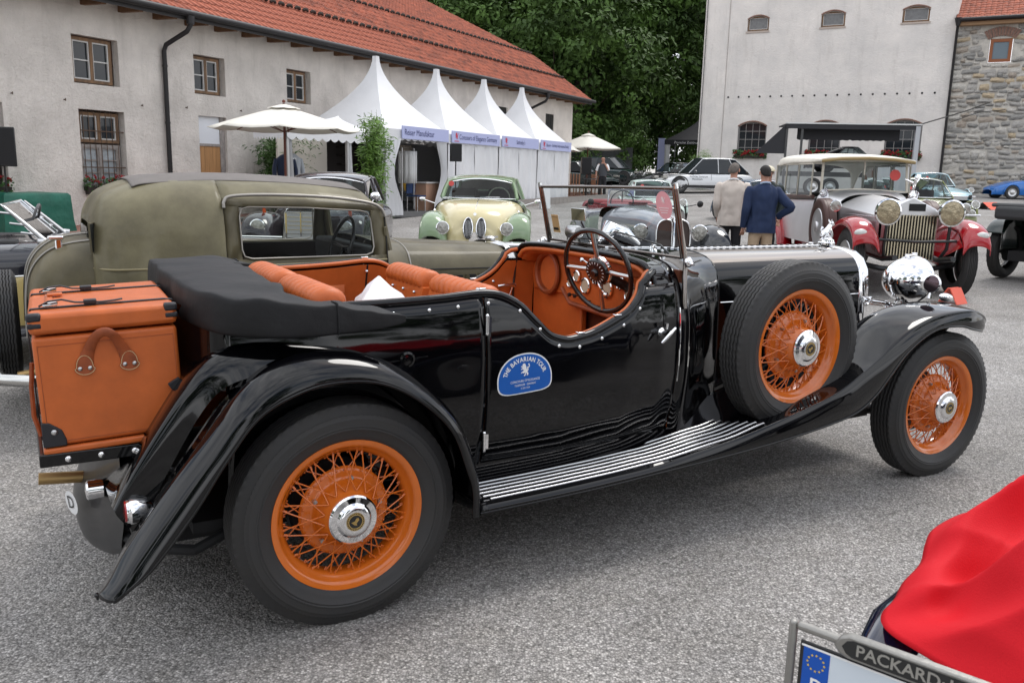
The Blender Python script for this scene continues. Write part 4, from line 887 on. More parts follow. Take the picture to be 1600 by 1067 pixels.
# snow guards: rows of dark humps
sg = B(); sg.tube([(-.11, 0, .05), (-.05, -.01, .085), (.05, -.01, .085), (.11, 0, .05)], [.035, .05, .05, .035], 8)
sg = sg.build('snow_guard', mat('lichened_iron', (.035, .027, .022), .85, var=.4), ROOF); first = True
for yy, xa in ((.72, 1.0), (2.55, 10.0)):
    x = xa
    while x < 27:
        o = sg if first else sg.copy()
        if not first: COL.objects.link(o); o.parent = ROOF
        first = False; o.location = (x, yy, rz_(yy)+.02); x += .34
b = B(); b.tube([(-14, EO-.10, EZ-.06), (RX1+.05, EO-.10, EZ-.06)], .075, 10); b.build('gutter', dkm, LB)
b = B(); b.box(-14, RX1-.05, EO+.0, EO+.035, EZ-.20, EZ+.0); b.build('fascia', dkm, LB, smooth=0)
for k in range(44):
    x = -13.4+k*.93; B().add([(x-.06, EO+.04, EZ-.10), (x+.06, EO+.04, EZ-.10), (x+.06, .0, EZ+.02), (x-.06, .0, EZ+.02), (x-.06, EO+.04, EZ-.22), (x+.06, EO+.04, EZ-.22), (x+.06, .0, EZ-.20), (x-.06, .0, EZ-.20)], [(0, 1, 2, 3), (7, 6, 5, 4), (0, 4, 5, 1), (0, 3, 7, 4), (1, 5, 6, 2), (2, 6, 7, 3)]).build('rafter_tail', mat('rafter_wood', (.16, .085, .045), .8, var=.3), LB, smooth=0)
B().add([(-14, EO+.04, EZ-.05), (RX1-.1, EO+.04, EZ-.05), (RX1-.1, .02, EZ+.36), (-14, .02, EZ+.36)], [(0, 1, 2, 3)]).build('soffit', greyw, LB, smooth=0)
for x, zb in ((2.56, .3), (21.9, .9)):
    b = B(); b.tube([(x+.16, EO-.10, EZ-.10), (x+.16, EO-.10, EZ-.32), (x+.12, EO-.02, EZ-.46), (x+.02, -.14, EZ-.74), (x, -.085, EZ-.88), (x, -.085, zb)], .055, 12); b.cyl((x+.16, EO-.10, EZ-.12), (x+.16, EO-.10, EZ-.30), .10, .09, 12)
    for z in (1.2, 2.6, 3.9): b.cyl((x, -.085, z-.02), (x, -.085, z+.02), .066, .066, 12)
    b.build('downpipe', dkm, LB, smooth=50)
# brick strip at the foot of the wall
pv = struct(B().grid([[LB.location+V((cos(1.0916)*s-sin(1.0916)*y, sin(1.0916)*s+cos(1.0916)*y, 0))+V((0, 0, 0)) for s in [-14+k*1. for k in range(41)]] for y in (0, -.7, -1.4, -2.1)]).build('brick_pavement', mat('red_brick_paving', (.24, .12, .095), .9, var=.25, vs_=9, bump=.004, bs=60), smooth=0))
for v in pv.data.vertices: v.co.z = gz(v.co.x, v.co.y)+.012
# flower boxes (things)
leafm = mat('geranium_leaf', (.035, .09, .02), .6, var=.4, vs_=20); redf = mat('geranium_flower', (.28, .008, .012), .6, var=.3, vs_=30)
def flowerbox(root, x0, x1, z, label, y=-.03, group='flower boxes on the window sills', s=1., n=260):
    M_ = root.matrix_world if root else MX.Identity(4)
    bpy.context.view_layer.update(); M_ = root.matrix_world.copy()
    t = thing('flower_box', label, 'flower box', M_ @ V(((x0+x1)/2, y, z)), root.rotation_euler.z, group)
    w = (x1-x0)/2; B().add([(-w, -.08, 0), (w, -.08, 0), (w, .08, 0), (-w, .08, 0), (-w-.02, -.11, .17), (w+.02, -.11, .17), (w+.02, .1, .17), (-w-.02, .1, .17)], [(0, 3, 2, 1), (0, 1, 5, 4), (1, 2, 6, 5), (2, 3, 7, 6), (3, 0, 4, 7)]).build('box', mat('dark_planter', (.035, .028, .025), .7), t, smooth=0)
    lf, fl = B(), B(); R_ = random.Random(int(x0*100))
    for k in range(n):
        p = V((R_.uniform(-w-.08, w+.08), R_.gauss(-.03, .07), .20+R_.uniform(-.12, .16)*s)); r = R_.uniform(.025, .05)*s; a, c = R_.uniform(0, 6.3), R_.uniform(0, 6.3); q = V((cos(a)*cos(c), sin(a)*cos(c), sin(c)))*r; e_ = q.orthogonal().normalized()*r
        lf.add([p+q, p+e_, p-q, p-e_], [(0, 1, 2, 3)])
    for k in range(int(26*(w/.6))):
        p = V((R_.uniform(-w-.04, w+.04), R_.gauss(-.07, .06), .28+R_.uniform(-.08, .13)*s))
        for q in range(7): fl.ball(p+V((R_.gauss(0, .018), R_.gauss(0, .018), R_.gauss(0, .018)))*s, .017*s, 5)
    stuff(lf.build('leaves', leafm, t, smooth=0)); stuff(fl.build('flowers', redf, t, smooth=60))
flowerbox(LB, .30, 1.36, .93, 'red geraniums in a planter under the barred lower window of the long building')
flowerbox(LB, -2.7, -1.45, .93, 'red geraniums at the left edge of the photo beside the black loudspeaker')
# ------------------------------------------------------------------ tall white building and stone building
plaster2 = mat('white_washed_brick', (.76, .715, .67), .9, var=.05, vs_=.6, col2=(.66, .63, .60), bump=.02, bs=2.0, spec=.2)
plaster_fx(plaster2, 7, .03, (.47, .43, .39))
RBL = (11.46, 55.55, 0); RZ = radians(-29)
RB = thing('tall_building', 'tall plain white brick building with arched windows beyond the parked cars', 'building', RBL, RZ)
tv_ = [(2.62, 3.9, 10.3, 11.15), (6.87, 8.2, 10.3, 11.15), (11.2, 12.6, 10.3, 11.13)]
tw_ = [(2.5, 4.25, 2.95, 5.0), (6.75, 8.55, 2.95, 5.02), (10.95, 12.85, 2.95, 5.05)]
b = B(); wall(b, 0, 14.0, -1, 16, tv_+tw_, 0, .3); b.add([(0, 0, -1), (0, 12, -1), (0, 12, 16), (0, 0, 16)], [(0, 1, 2, 3)]); b.add([(14, 0, -1), (14, 12, -1), (14, 12, 16), (14, 0, 16)], [(0, 1, 2, 3)]); b.add([(0, 0, 16), (14, 0, 16), (14, 12, 16), (0, 12, 16)], [(0, 1, 2, 3)])
# arched heads: fill the corners of each opening above a segmental arc
for (x0, x1, z0, z1) in tv_+tw_:
    n = 8; cx = (x0+x1)/2; hw = (x1-x0)/2; ri = .20 if z0 > 9 else .28
    for k in range(n):
        a, c = -1+2*k/n, -1+2*(k+1)/n
        b.add([(cx+a*hw, .002, z1-ri*a*a), (cx+c*hw, .002, z1-ri*c*c), (cx+c*hw, .002, z1), (cx+a*hw, .002, z1)], [(0, 1, 2, 3)]); b.add([(cx+a*hw, .002, z1-ri*a*a), (cx+c*hw, .002, z1-ri*c*c), (cx+c*hw, .3, z1-ri*c*c), (cx+a*hw, .3, z1-ri*a*a)], [(3, 2, 1, 0)])
b.build('wall', plaster2, RB, smooth=0)
brk = mat('old_brick_arch', (.22, .13, .10), .9, var=.3, vs_=8)
for (x0, x1, z0, z1) in tv_+tw_:
    n = 10; cx = (x0+x1)/2; hw = (x1-x0)/2; ri = .20 if z0 > 9 else .28; b = B()
    b.tube([(cx+hw*(-1+2*k/n), .0, z1+.05-ri*(-1+2*k/n)**2) for k in range(n+1)], .05, 6); b.build('window_arch', brk, RB)
for (x0, x1, z0, z1) in tv_: window(RB, x0+.02, x1-.02, z0+.02, z1-.02, d=.1, rows=1, cols=1, mid=False, w=.08, gl=mat('dim_grey_glass', (.16, .16, .16), .2, var=.2)); B().box(x0-.06, x1+.06, -.05, .1, z0-.10, z0).build('sill', mat('pale_stone_sill', (.45, .38, .33), .8), RB, smooth=0)
gw = mat('grey_iron_frame', (.16, .15, .15), .5)
for (x0, x1, z0, z1) in tw_: window(RB, x0, x1, z0, z1, d=.12, rows=4, cols=4, mid=False, w=.05, fm=gw, bar=mat('pale_iron_bar', (.30, .29, .28), .5)); B().box(x0-.06, x1+.06, -.06, .1, z0-.12, z0).build('sill', mat('pale_stone_sill', (0, 0, 0)), RB, smooth=0)
B().box(x0, x0, 0, 0, 0, 0) if 0 else None
ah = B().lathe([(0, 0), (.06, 0), (.06, .03)], 8).build('anchor_hole', dark, RB); ah.location = (1.75, -.015, 6.5)
for k in range(1, 19): o = ah.copy(); COL.objects.link(o); o.parent = RB; o.location = (1.75+k*.64, -.015, 6.5+.0*k)
B().box(.06, .14, -.03, .0, -1, 16).build('corner_strip', plaster2, RB, smooth=0); B().tube([(.12, -.05, 0), (.12, -.05, 16)], .03, 6).build('conductor', gw, RB); B().box(1.5, 1.53, -.02, 0, 2, 12.6).box(1.5, 9.5, -.02, 0, 12.55, 12.6).build('plaster_joint', mat('joint_grey', (.36, .32, .29), .9), RB, smooth=0)
flowerbox(RB, 2.4, 4.3, 2.85, 'red flowers under the left arched window of the tall white building', y=-.12, group='flower boxes of the tall building', s=1.8, n=200)
flowerbox(RB, 6.7, 8.6, 2.85, 'red flowers under the middle arched window, behind the black awning', y=-.12, group='flower boxes of the tall building', s=1.8, n=200)
flowerbox(RB, 10.9, 12.9, 2.85, 'red flowers under the right arched window, beside the steel awning post', y=-.12, group='flower boxes of the tall building', s=1.8, n=200)
SBD = thing('stone_building', 'grey rubble stone building with a red tiled eave at the right edge', 'building', RBL, RZ)
mortar = mat('lime_mortar', (.50, .47, .42), .95, var=.2, vs_=4)
sw = [(15.66, 16.74, 8.0, 9.22)]
b = B(); wall(b, 14.02, 30, -1, 10.35, sw, .06, .3); b.build('wall', mortar, SBD, smooth=0)
sm = [mat('rubble_stone_%s' % n_, c_, .9, var=.25, vs_=3, col2=tuple(q*.62 for q in c_), bump=.02, bs=9) for n_, c_ in (('grey', (.42, .40, .37)), ('dark', (.31, .30, .28)), ('pale', (.55, .52, .47)), ('ochre', (.52, .42, .29)), ('brown', (.42, .36, .30)))]
R_ = random.Random(11); z = .6; sh_ = []
for v in range(10):
    n = 8; bb = B(); out = []
    ang = sorted(R_.uniform(0, 6.28)+0 for _ in range(0)) or [2*pi*k/n+R_.uniform(-.22, .22) for k in range(n)]
    for a in ang:
        q = (abs(cos(a))**.42*(1 if cos(a) > 0 else -1), abs(sin(a))**.42*(1 if sin(a) > 0 else -1)); k_ = R_.uniform(.88, 1.05); out.append((q[0]*.5*k_, q[1]*.5*k_))
    bb.grid([[(x_, .05, z_) for x_, z_ in out], [(x_*.99, -.012, z_*.98) for x_, z_ in out], [(x_*.9, -.035-R_.uniform(0, .012), z_*.88) for x_, z_ in out], [(x_*.02, -.04, z_*.02) for x_, z_ in out]], cu=True); sh_.append(bb)
small = B(); cnt = 0; protos = {}
while z < 10.25:
    h = R_.uniform(.16, .34); x = 14.02
    while x < 29:
        w_ = R_.uniform(.32, .85)*(1 if h > .25 else .8)
        if not (15.45 < x+w_/2 < 16.95 and 7.85 < z+h/2 < 9.85):
            vi = R_.randrange(10); mi_ = R_.choices(range(5), (46, 16, 22, 9, 8))[0]
            if x < 18.4 and cnt < 298:
                key = (vi, mi_)
                if key not in protos: o = sh_[vi].build('stone', sm[mi_], SBD, smooth=40); protos[key] = o
                else: o = protos[key].copy(); COL.objects.link(o); o.parent = SBD
                o.location = (x+w_/2, .06, z+h/2+R_.uniform(-.08, .08)); o.scale = (w_*R_.uniform(.9, 1.1), R_.uniform(.5, 1.7), h*R_.uniform(.75, 1.35)); o.rotation_euler = (0, R_.uniform(-.16, .16), 0); cnt += 1
            else:
                T = MX.Translation((x+w_/2, .06, z+h/2)) @ MX.Diagonal((w_*1.04, 1, h*1.08, 1)); small.mi = mi_; small.add(sh_[vi].v, sh_[vi].f, T)
        x += w_
    z += h
stuff(small.build('rubble', sm, SBD, smooth=40))
window(SBD, 15.68, 16.72, 8.02, 9.2, d=.03, rows=1, cols=1, mid=False, w=.13, fm=mat('orange_wood', (.26, .085, .03), .5), bar=mat('orange_wood', (0, 0, 0)), gl=mat('blue_grey_pane', (.13, .17, .2), .08))
for k in range(11):
    a = radians(62+k*5.6); c = (16.2, 8.1); r0, r1 = 1.26, 1.72
    B().poly([(c[0]+r0*cos(a-.04), -.02, c[1]+r0*sin(a-.04)), (c[0]+r0*cos(a+.04), -.02, c[1]+r0*sin(a+.04)), (c[0]+r1*cos(a+.04), -.02, c[1]+r1*sin(a+.04)), (c[0]+r1*cos(a-.04), -.02, c[1]+r1*sin(a-.04))], (0, .08, 0)).build('brick', brk, SBD, smooth=0)
b = B(); b.add([(13.9, -.55, 10.25), (30, -.55, 10.25), (30, 5, 13.4), (13.9, 5, 13.4), (13.9, -.55, 10.1), (30, -.55, 10.1), (30, 5, 13.2), (13.9, 5, 13.2)], [(0, 1, 2, 3), (7, 6, 5, 4), (0, 4, 5, 1), (0, 3, 7, 4)]); rf = b.build('roof', tile_b, SBD, smooth=0)
b = B()
for j in range(12):
    for i in range(62):
        x = 13.95+i*.26; y = -.55+j*.30; z0 = 10.27+j*.30*.5676
        b.add([(x, y, z0+.03), (x+.13, y, z0+.055), (x+.25, y, z0+.03), (x, y+.33, z0+.19), (x+.13, y+.33, z0+.215), (x+.25, y+.33, z0+.19), (x, y, z0-.01), (x+.25, y, z0-.01)], [(0, 1, 4, 3), (1, 2, 5, 4), (0, 6, 7, 2, 1)])
stuff(b.build('roof_tile', tile, rf, smooth=0))
B().tube([(13.9, -.62, 10.2), (30, -.62, 10.2)], .09, 8).build('gutter', dkm, SBD); B().box(14.1, 30, -.4, .02, 9.92, 10.1).build('eave_board', mat('eave_wood', (.33, .2, .11), .8), SBD, smooth=0)
B().tube([(14.05, -.55, 10.1), (14.02, -.14, 9.5), (14.02, -.14, -.0)], .07, 8).cyl((14.05, -.55, 10.3), (14.05, -.55, 9.9), .2, .1, 8).build('downpipe', dkm, SBD)
B().tube([(14.2, -.1, 4.9), (15.5, -.15, 5.4), (16.8, -.1, 5.55)], .02, 6).build('cable', blackm, SBD)
# ------------------------------------------------------------------ trees
leafA = mat('chestnut_leaf', (.070, .130, .024), .6, var=.35, vs_=.55, col2=(.028, .060, .012), spec=.3)
leafA.node_tree.nodes['Principled BSDF'].inputs['Transmission Weight'].default_value = 0
bark = mat('bark', (.05, .038, .028), .9, var=.3, bump=.02, bs=8)
def crown_mesh(seed, R=5., H=11., n=9000, leaf=.34, low=2.0, clumps=95):
    r = random.Random(seed); b = B(); cl = []
    for i in range(clumps):
        u = r.uniform(0, 6.283); t = r.random()**.75; h = low+(H-low)*t; rad = R*(sin(pi*(.12+.80*t))**.6)*r.uniform(.72, 1.0)
        if i % 5 == 0: rad *= .5
        cl.append((V((rad*cos(u), rad*sin(u), h)), r.uniform(.75, 1.7)*R/5))
    for c, s in cl:
        for k in range(n//clumps):
            d = V((r.gauss(0, 1), r.gauss(0, 1), r.gauss(0, 1))).normalized(); rr = s*(r.random()**.4); p = c+V((d.x*rr, d.y*rr, d.z*rr*.62))
            nrm = (d+V((r.gauss(0, .45), r.gauss(0, .45), .55))).normalized(); a = nrm.orthogonal().normalized(); a = MX.Rotation(r.uniform(0, 6.28), 3, nrm) @ a; e_ = nrm.cross(a); L1 = leaf*r.uniform(.6, 1.2); w = L1*.42
            b.add([p-a*L1*.5, p+e_*w*.6, p+a*L1*.5-nrm*L1*.12, p-e_*w*.6], [(0, 1, 2, 3)])
    me = bpy.data.meshes.new('crown'); me.from_pydata(b.v, [], b.f); me.materials.append(leafA); return me
def trunk_mesh(seed, H=8):
    r = random.Random(seed); b = B(); b.tube([(0, 0, -.5), (.05, 0, 1.5), (-.05, .1, 3.5), (0, 0, H)], [.42, .32, .26, .08], 10)
    for k in range(7):
        a = r.uniform(0, 6.28); z = r.uniform(2.6, H*.8); b.tube([(0, 0, z), (1.3*cos(a), 1.3*sin(a), z+1.2), (3.0*cos(a), 3.0*sin(a), z+2.4)], [.14, .09, .03], 6)
    return b
crowns = [crown_mesh(s, n=15000) for s in (1, 2, 3)]; tb = trunk_mesh(5)
trees = [(2.5, 62, 1.25, 0, 'tallest dark chestnut tree rising behind the end of the long red roof'), (9.8, 74.5, 1.55, 1, 'chestnut tree beside the left edge of the tall white building'), (4.4, 66.5, 1.4, 2, 'broad dark tree in the middle gap between the two buildings'), (-3.5, 68, 1.45, 1, 'tree showing just above the ridge of the long red roof'), (-10, 74, 1.6, 2, 'tree at the far left above the red roof ridge'), (12.5, 76, 1.5, 0, 'tree behind the white building with its left side showing'), (.5, 74, 1.6, 1, 'rearmost dark tree behind the gap'), (6, 76, 1.7, 0, 'high tree filling the back of the gap near the top edge'), (10.5, 90, 2.1, 2, 'farthest tree behind the black pop-up tent'), (3, 88, 2.1, 0, 'farthest tree behind the cream parasols'), (17, 86, 2.1, 1, 'farthest tree whose edge shows at the corner of the tall white building')]
T0 = None
for i, (x, y, s, k, lab) in enumerate(trees):
    t = thing('chestnut_tree', lab, 'tree', (x, y, gz(x, y)), i*1.3, 'chestnut trees behind the yard')
    co = bpy.data.objects.new('crown', crowns[k]); COL.objects.link(co); co.parent = t; co.scale = (s, s, s*1.05)
    if T0 is None: T0 = tb.build('trunk', bark, t)
    else: q = T0.copy(); COL.objects.link(q); q.parent = t
# low dark undergrowth behind the parked cars
hedge = crown_mesh(9, R=3., H=4.2, n=5000, leaf=.25, low=.4, clumps=60)
for i, x in enumerate((-1, 3.0, 7.0, 13.0, 4.5, 9.5, 14.)):
    o = bpy.data.objects.new('shrub', hedge); COL.objects.link(o); yy_ = (57.5, 58, 62, 71.5, 79, 79, 80)[i]; o.location = (x, yy_, gz(x, yy_)); o.rotation_euler.z = i; o.scale = ((1.1, .8, 1), (1.1, .8, 1), (1.1, .8, 1), (1.9, 1, 1.5), (2, 1.2, 2.1), (2, 1.2, 2.1), (2, 1.2, 2.1))[i]; tag(o, ['dark shrub behind the cream parasols', 'dark shrub behind the far dark sports car', 'dark shrub behind the grey and white parked cars', 'dark shrub behind the black pop-up tent', 'tall undergrowth filling the back left of the gap', 'tall undergrowth filling the middle of the gap', 'tall undergrowth filling the gap beside the tall white building'][i], 'shrub', 'shrubs under the chestnut trees')
b = B(); b.grid([[(x, 60.5, gz(x, 60)-.5), (x, 60.5, gz(x, 60)+2.2)] for x in (-9, 0, 4, 8)]); tag(b.build('dark_backing_wall', mat('dark_grey_wall', (.05, .052, .052), .8, var=.3), smooth=0, solid=.3), 'low dark backing wall added under the trees', 'wall')  # dark wall added as backing below the tree crowns
# unseen trees added behind the viewpoint for the reflections in the polished metal
for i, (x, y, s, k) in enumerate([(-14, -16, .8, 0), (-4, -19, .9, 1), (8, -17, .85, 2), (20, -14, .8, 0), (26, 2, .7, 1)]):
    t = thing('chestnut_tree', ['first','second','third','fourth','last'][i]+' tree from the left in the unseen row added behind the viewpoint', 'tree', (x, y, 0), i*2., 'unseen trees added behind the viewpoint')
    co = bpy.data.objects.new('crown', crowns[k]); COL.objects.link(co); co.parent = t; co.scale = (s, s, s); q = T0.copy(); COL.objects.link(q); q.parent = t
# ------------------------------------------------------------------ tents
tentm = mat('white_pvc', (.66, .66, .67), .45, var=.03, vs_=2, bump=.01, bs=3)
ban = mat('lilac_banner', (.42, .45, .68), .5); navy = mat('navy_print', (.03, .035, .14), .5); redp = mat('red_print', (.55, .03, .06), .5); win = mat('clear_pvc', (.6, .6, .62), .3)
def LW(s, off, z=0): return V((-9.614+.4613*s+.8873*off, 18.78+.8873*s-.4613*off, z))
bpy.context.view_layer.update()
EB = [6.95, 10.15, 13.35, 16.3, 19.2]; FO = 3.2; BO = .35
tl = ['white pagoda tent with an open shop front, nearest of the peaked tents', 'white pagoda tent with lilac event banner, second peak from the left', 'white pagoda tent with short lilac banner, third peak from the left', 'white pagoda tent at the far end of the row, smallest peak']
bt = ['Reiser Manufaktur', 'Concours of Elegance Germany', 'Sotheby\'s', 'Bayern - Sotheby International Realty']
for i in range(4):
    s0, s1 = EB[i], EB[i+1]; w = s1-s0; t = thing('pagoda_tent', tl[i], 'tent', LW(s0, FO, 0), 1.0916, 'white pagoda tents along the building')
    fz = .50+.035*i*2; ze, zp = 2.72, 4.80; zb = 2.5
    # roof: concave pyramid
    cx, cy = w/2, (FO-BO)/2; rows = []
    for k in range(15):
        q = k/14; rad = (1-q)**1.9*.955+.045; z = ze+(zp-ze)*(q**.92) if q else ze
        rr = []
        for side in range(4):
            for m_ in range(6):
                u = -1+2*m_/6; px_, py_ = [(u, -1), (1, u), (-u, 1), (-1, -u)][side]
                rr.append(V((cx+px_*rad*w/2, cy+py_*rad*cy, z-.05*(1-abs(u))*(1-q)*q)))
        rows.append(rr)
    b = B(); b.grid(rows, cu=True, cap=True); b.build('roof', tentm, t, smooth=40)
    # valance with scallops
    b = B(); n = 60
    for (p, q) in (((0, 0), (w, 0)), ((0, 0), (0, 2*cy))):
        r_ = [[V((p[0]+(q[0]-p[0])*k/n, p[1]+(q[1]-p[1])*k/n-(.03 if q[1] == 0 else 0), z)) - V((.03 if q[0] == 0 else 0, 0, 0)) for k in range(n+1)] for z in (ze, zb)]
        for k in range(n+1): r_[1][k].z = ze-.25-.05*abs(sin(k*pi/6))
        b.grid(r_)
    b.build('valance', tentm, t, smooth=60)
    for x, y in ((0.05, .05), (w-.05, .05), (0.05, 2*cy), (w-.05, 2*cy)): B().box(x-.04, x+.04, y-.04, y+.04, fz-.2, ze).build('post', mat('aluminium_post', (.5, .5, .5), .4, .8), t, smooth=0)
    bb = B(); bb.box(.15 if i else .75, w-.05, -.09, -.06, 2.47, 2.82); bo_ = bb.build('banner', ban, t, smooth=0)
    T = frame((w/2+(.15 if i in (1, 3) else 0), -.095, 2.645), (1, 0, 0), (0, 0, 1)); sz = [.235, .215, .2, .155][i]; vs_, fs_ = textmesh(bt[i], sz, sx=.86); B().add(vs_, fs_, T).build('lettering', navy, bo_, smooth=0)
    if i: B().add([(x*.19, y*.19, 0) for x, y in LION], [tuple(range(len(LION)))], frame((.40, -.096, 2.67), (1, 0, 0), (0, 0, 1))).build('banner_lion', redp, bo_, smooth=0); B().box(.27, .53, -.097, -.094, 2.51, 2.53).build('banner_line', redp, bo_, smooth=0)
    def curtain(a, c, y=0, name='side_wall', gath=.02, fr=30, bulge=0):
        n_ = 50; r_ = []
        for kz in range(9):
            z = 2.47-(2.47-fz)*kz/8; r_.append([V((a+(c-a)*k/n_, y-.02+gath*sin(k*fr/n_+kz*.1)*(.5+.5*kz/8)+NZ.noise(V((k*.15, kz*.3, a)))*.04, z)) for k in range(n_+1)])
        return B().grid(r_).build(name, tentm, t, smooth=70)
    if i == 0:
        # open front with drawn-back curtains
        for sg_, xa, xb in ((1, .05, .75), (-1, w-.05, w-.62)):
            r_ = []
            for kz in range(14):
                q = kz/13; z = 2.47-(2.47-fz+.12)*q; pin = 1-.55*sin(pi*min(1, q*1.15))**1.3+ (.15*q)
                r_.append([V((xa+(xb-xa)*k/16*pin, -.03+.05*sin(k*1.6), z)) for k in range(17)])
            B().grid(r_).build('curtain', tentm, t, smooth=70)
        B().box(0, w, .0, 2*cy, fz-.18, fz-.05).build('floor_deck', mat('deck_grey', (.12, .12, .12), .8), t, smooth=0)
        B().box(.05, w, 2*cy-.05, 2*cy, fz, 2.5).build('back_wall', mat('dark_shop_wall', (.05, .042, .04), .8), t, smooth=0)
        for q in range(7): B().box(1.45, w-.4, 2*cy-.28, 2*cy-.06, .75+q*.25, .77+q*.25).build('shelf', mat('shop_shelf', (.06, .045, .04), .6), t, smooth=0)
    else:
        curtain(.03, w/2, fr=22); curtain(w/2, w-.03, fr=26)
        B().box(0, w, 2*cy-.05, 2*cy, fz, 2.5).build('back_wall', tentm, t, smooth=0)
    if i == 3: B().box(w-.03, w, 0, 2*cy, fz, 2.5).build('side_wall', tentm, t, smooth=0)
# platform under the closed tents
b = B()
for k in range(46):
    s = 8.3+k*.37; P0, P1 = LW(s+.01, FO+.12), LW(s+.36, FO+.12); z0 = gz(P0.x, P0.y)-.1
    pass
pf = thing('wooden_platform', 'low grey boarded platform under the closed tents and terrace', 'platform', LW(10.2, FO+.15), 1.0916)
B().box(0, 21, .03, 5.2, .25, .60).build('deck', mat('deck_grey', (0, 0, 0)), pf, smooth=0)
bd = B().box(0, .36, 0, .025, .15, .66).build('fascia_board', greyw, pf, smooth=0)
for k in range(1, 56): o = bd.copy(); COL.objects.link(o); o.parent = pf; o.location = (k*.375, 0, k*.004)
# open canopy to the left of the row
t = thing('market_tent', 'open fronted white tent with scalloped valance behind the parasol', 'tent', LW(3.2, FO, 0), 1.0916); w = 3.7
b = B(); rows = []
for k in range(10):
    q = k/9; rad = (1-q)**1.5; rr = []
    for side in range(4):
        for m_ in range(5):
            u = -1+2*m_/5; px_, py_ = [(u, -1), (1, u), (-u, 1), (-1, -u)][side]; rr.append(V((w/2+.9*q+px_*rad*w/2, .5+.2*q+py_*rad*.5, 2.55+.42*q)))
    rows.append(rr)
b.grid(rows, cu=True, cap=True); b.build('roof', tentm, t, smooth=50)
b = B(); n = 72; r_ = [[V((w*k/n, -.02, z)) for k in range(n+1)] for z in (2.56, 2.3)]
for k in range(n+1): r_[1][k].z = 2.32-.07*abs(sin(k*pi/6))
b.grid(r_); r_ = [[V((-.02, 1.0*k/n, z)) for k in range(n+1)] for z in (2.56, 2.3)]
for k in range(n+1): r_[1][k].z = 2.32-.07*abs(sin(k*pi/6))
b.grid(r_); b.build('valance', tentm, t, smooth=60)
for x in (.05, 2.25, w-.05):
    B().box(x-.035, x+.035, 0, .07, .2, 2.5).build('post', mat('aluminium_post', (0, 0, 0)), t, smooth=0)
    r_ = [[V((x+.05+.16*k/10*(1+.3*sin(z*2)), .05+.04*sin(k*2.2), z)) for k in range(11)] for z in [.4+2.0*j/10 for j in range(11)]]; B().grid(r_).build('curtain', tentm, t, smooth=70)
B().box(1.75, w, 1.9, 1.95, .3, 2.6).build('back_wall', mat('cream_canvas', (.62, .57, .50), .8), t, smooth=0); B().box(0, w, 0, 2.0, .2, .38).build('floor_deck', mat('deck_grey', (0, 0, 0)), t, smooth=0)
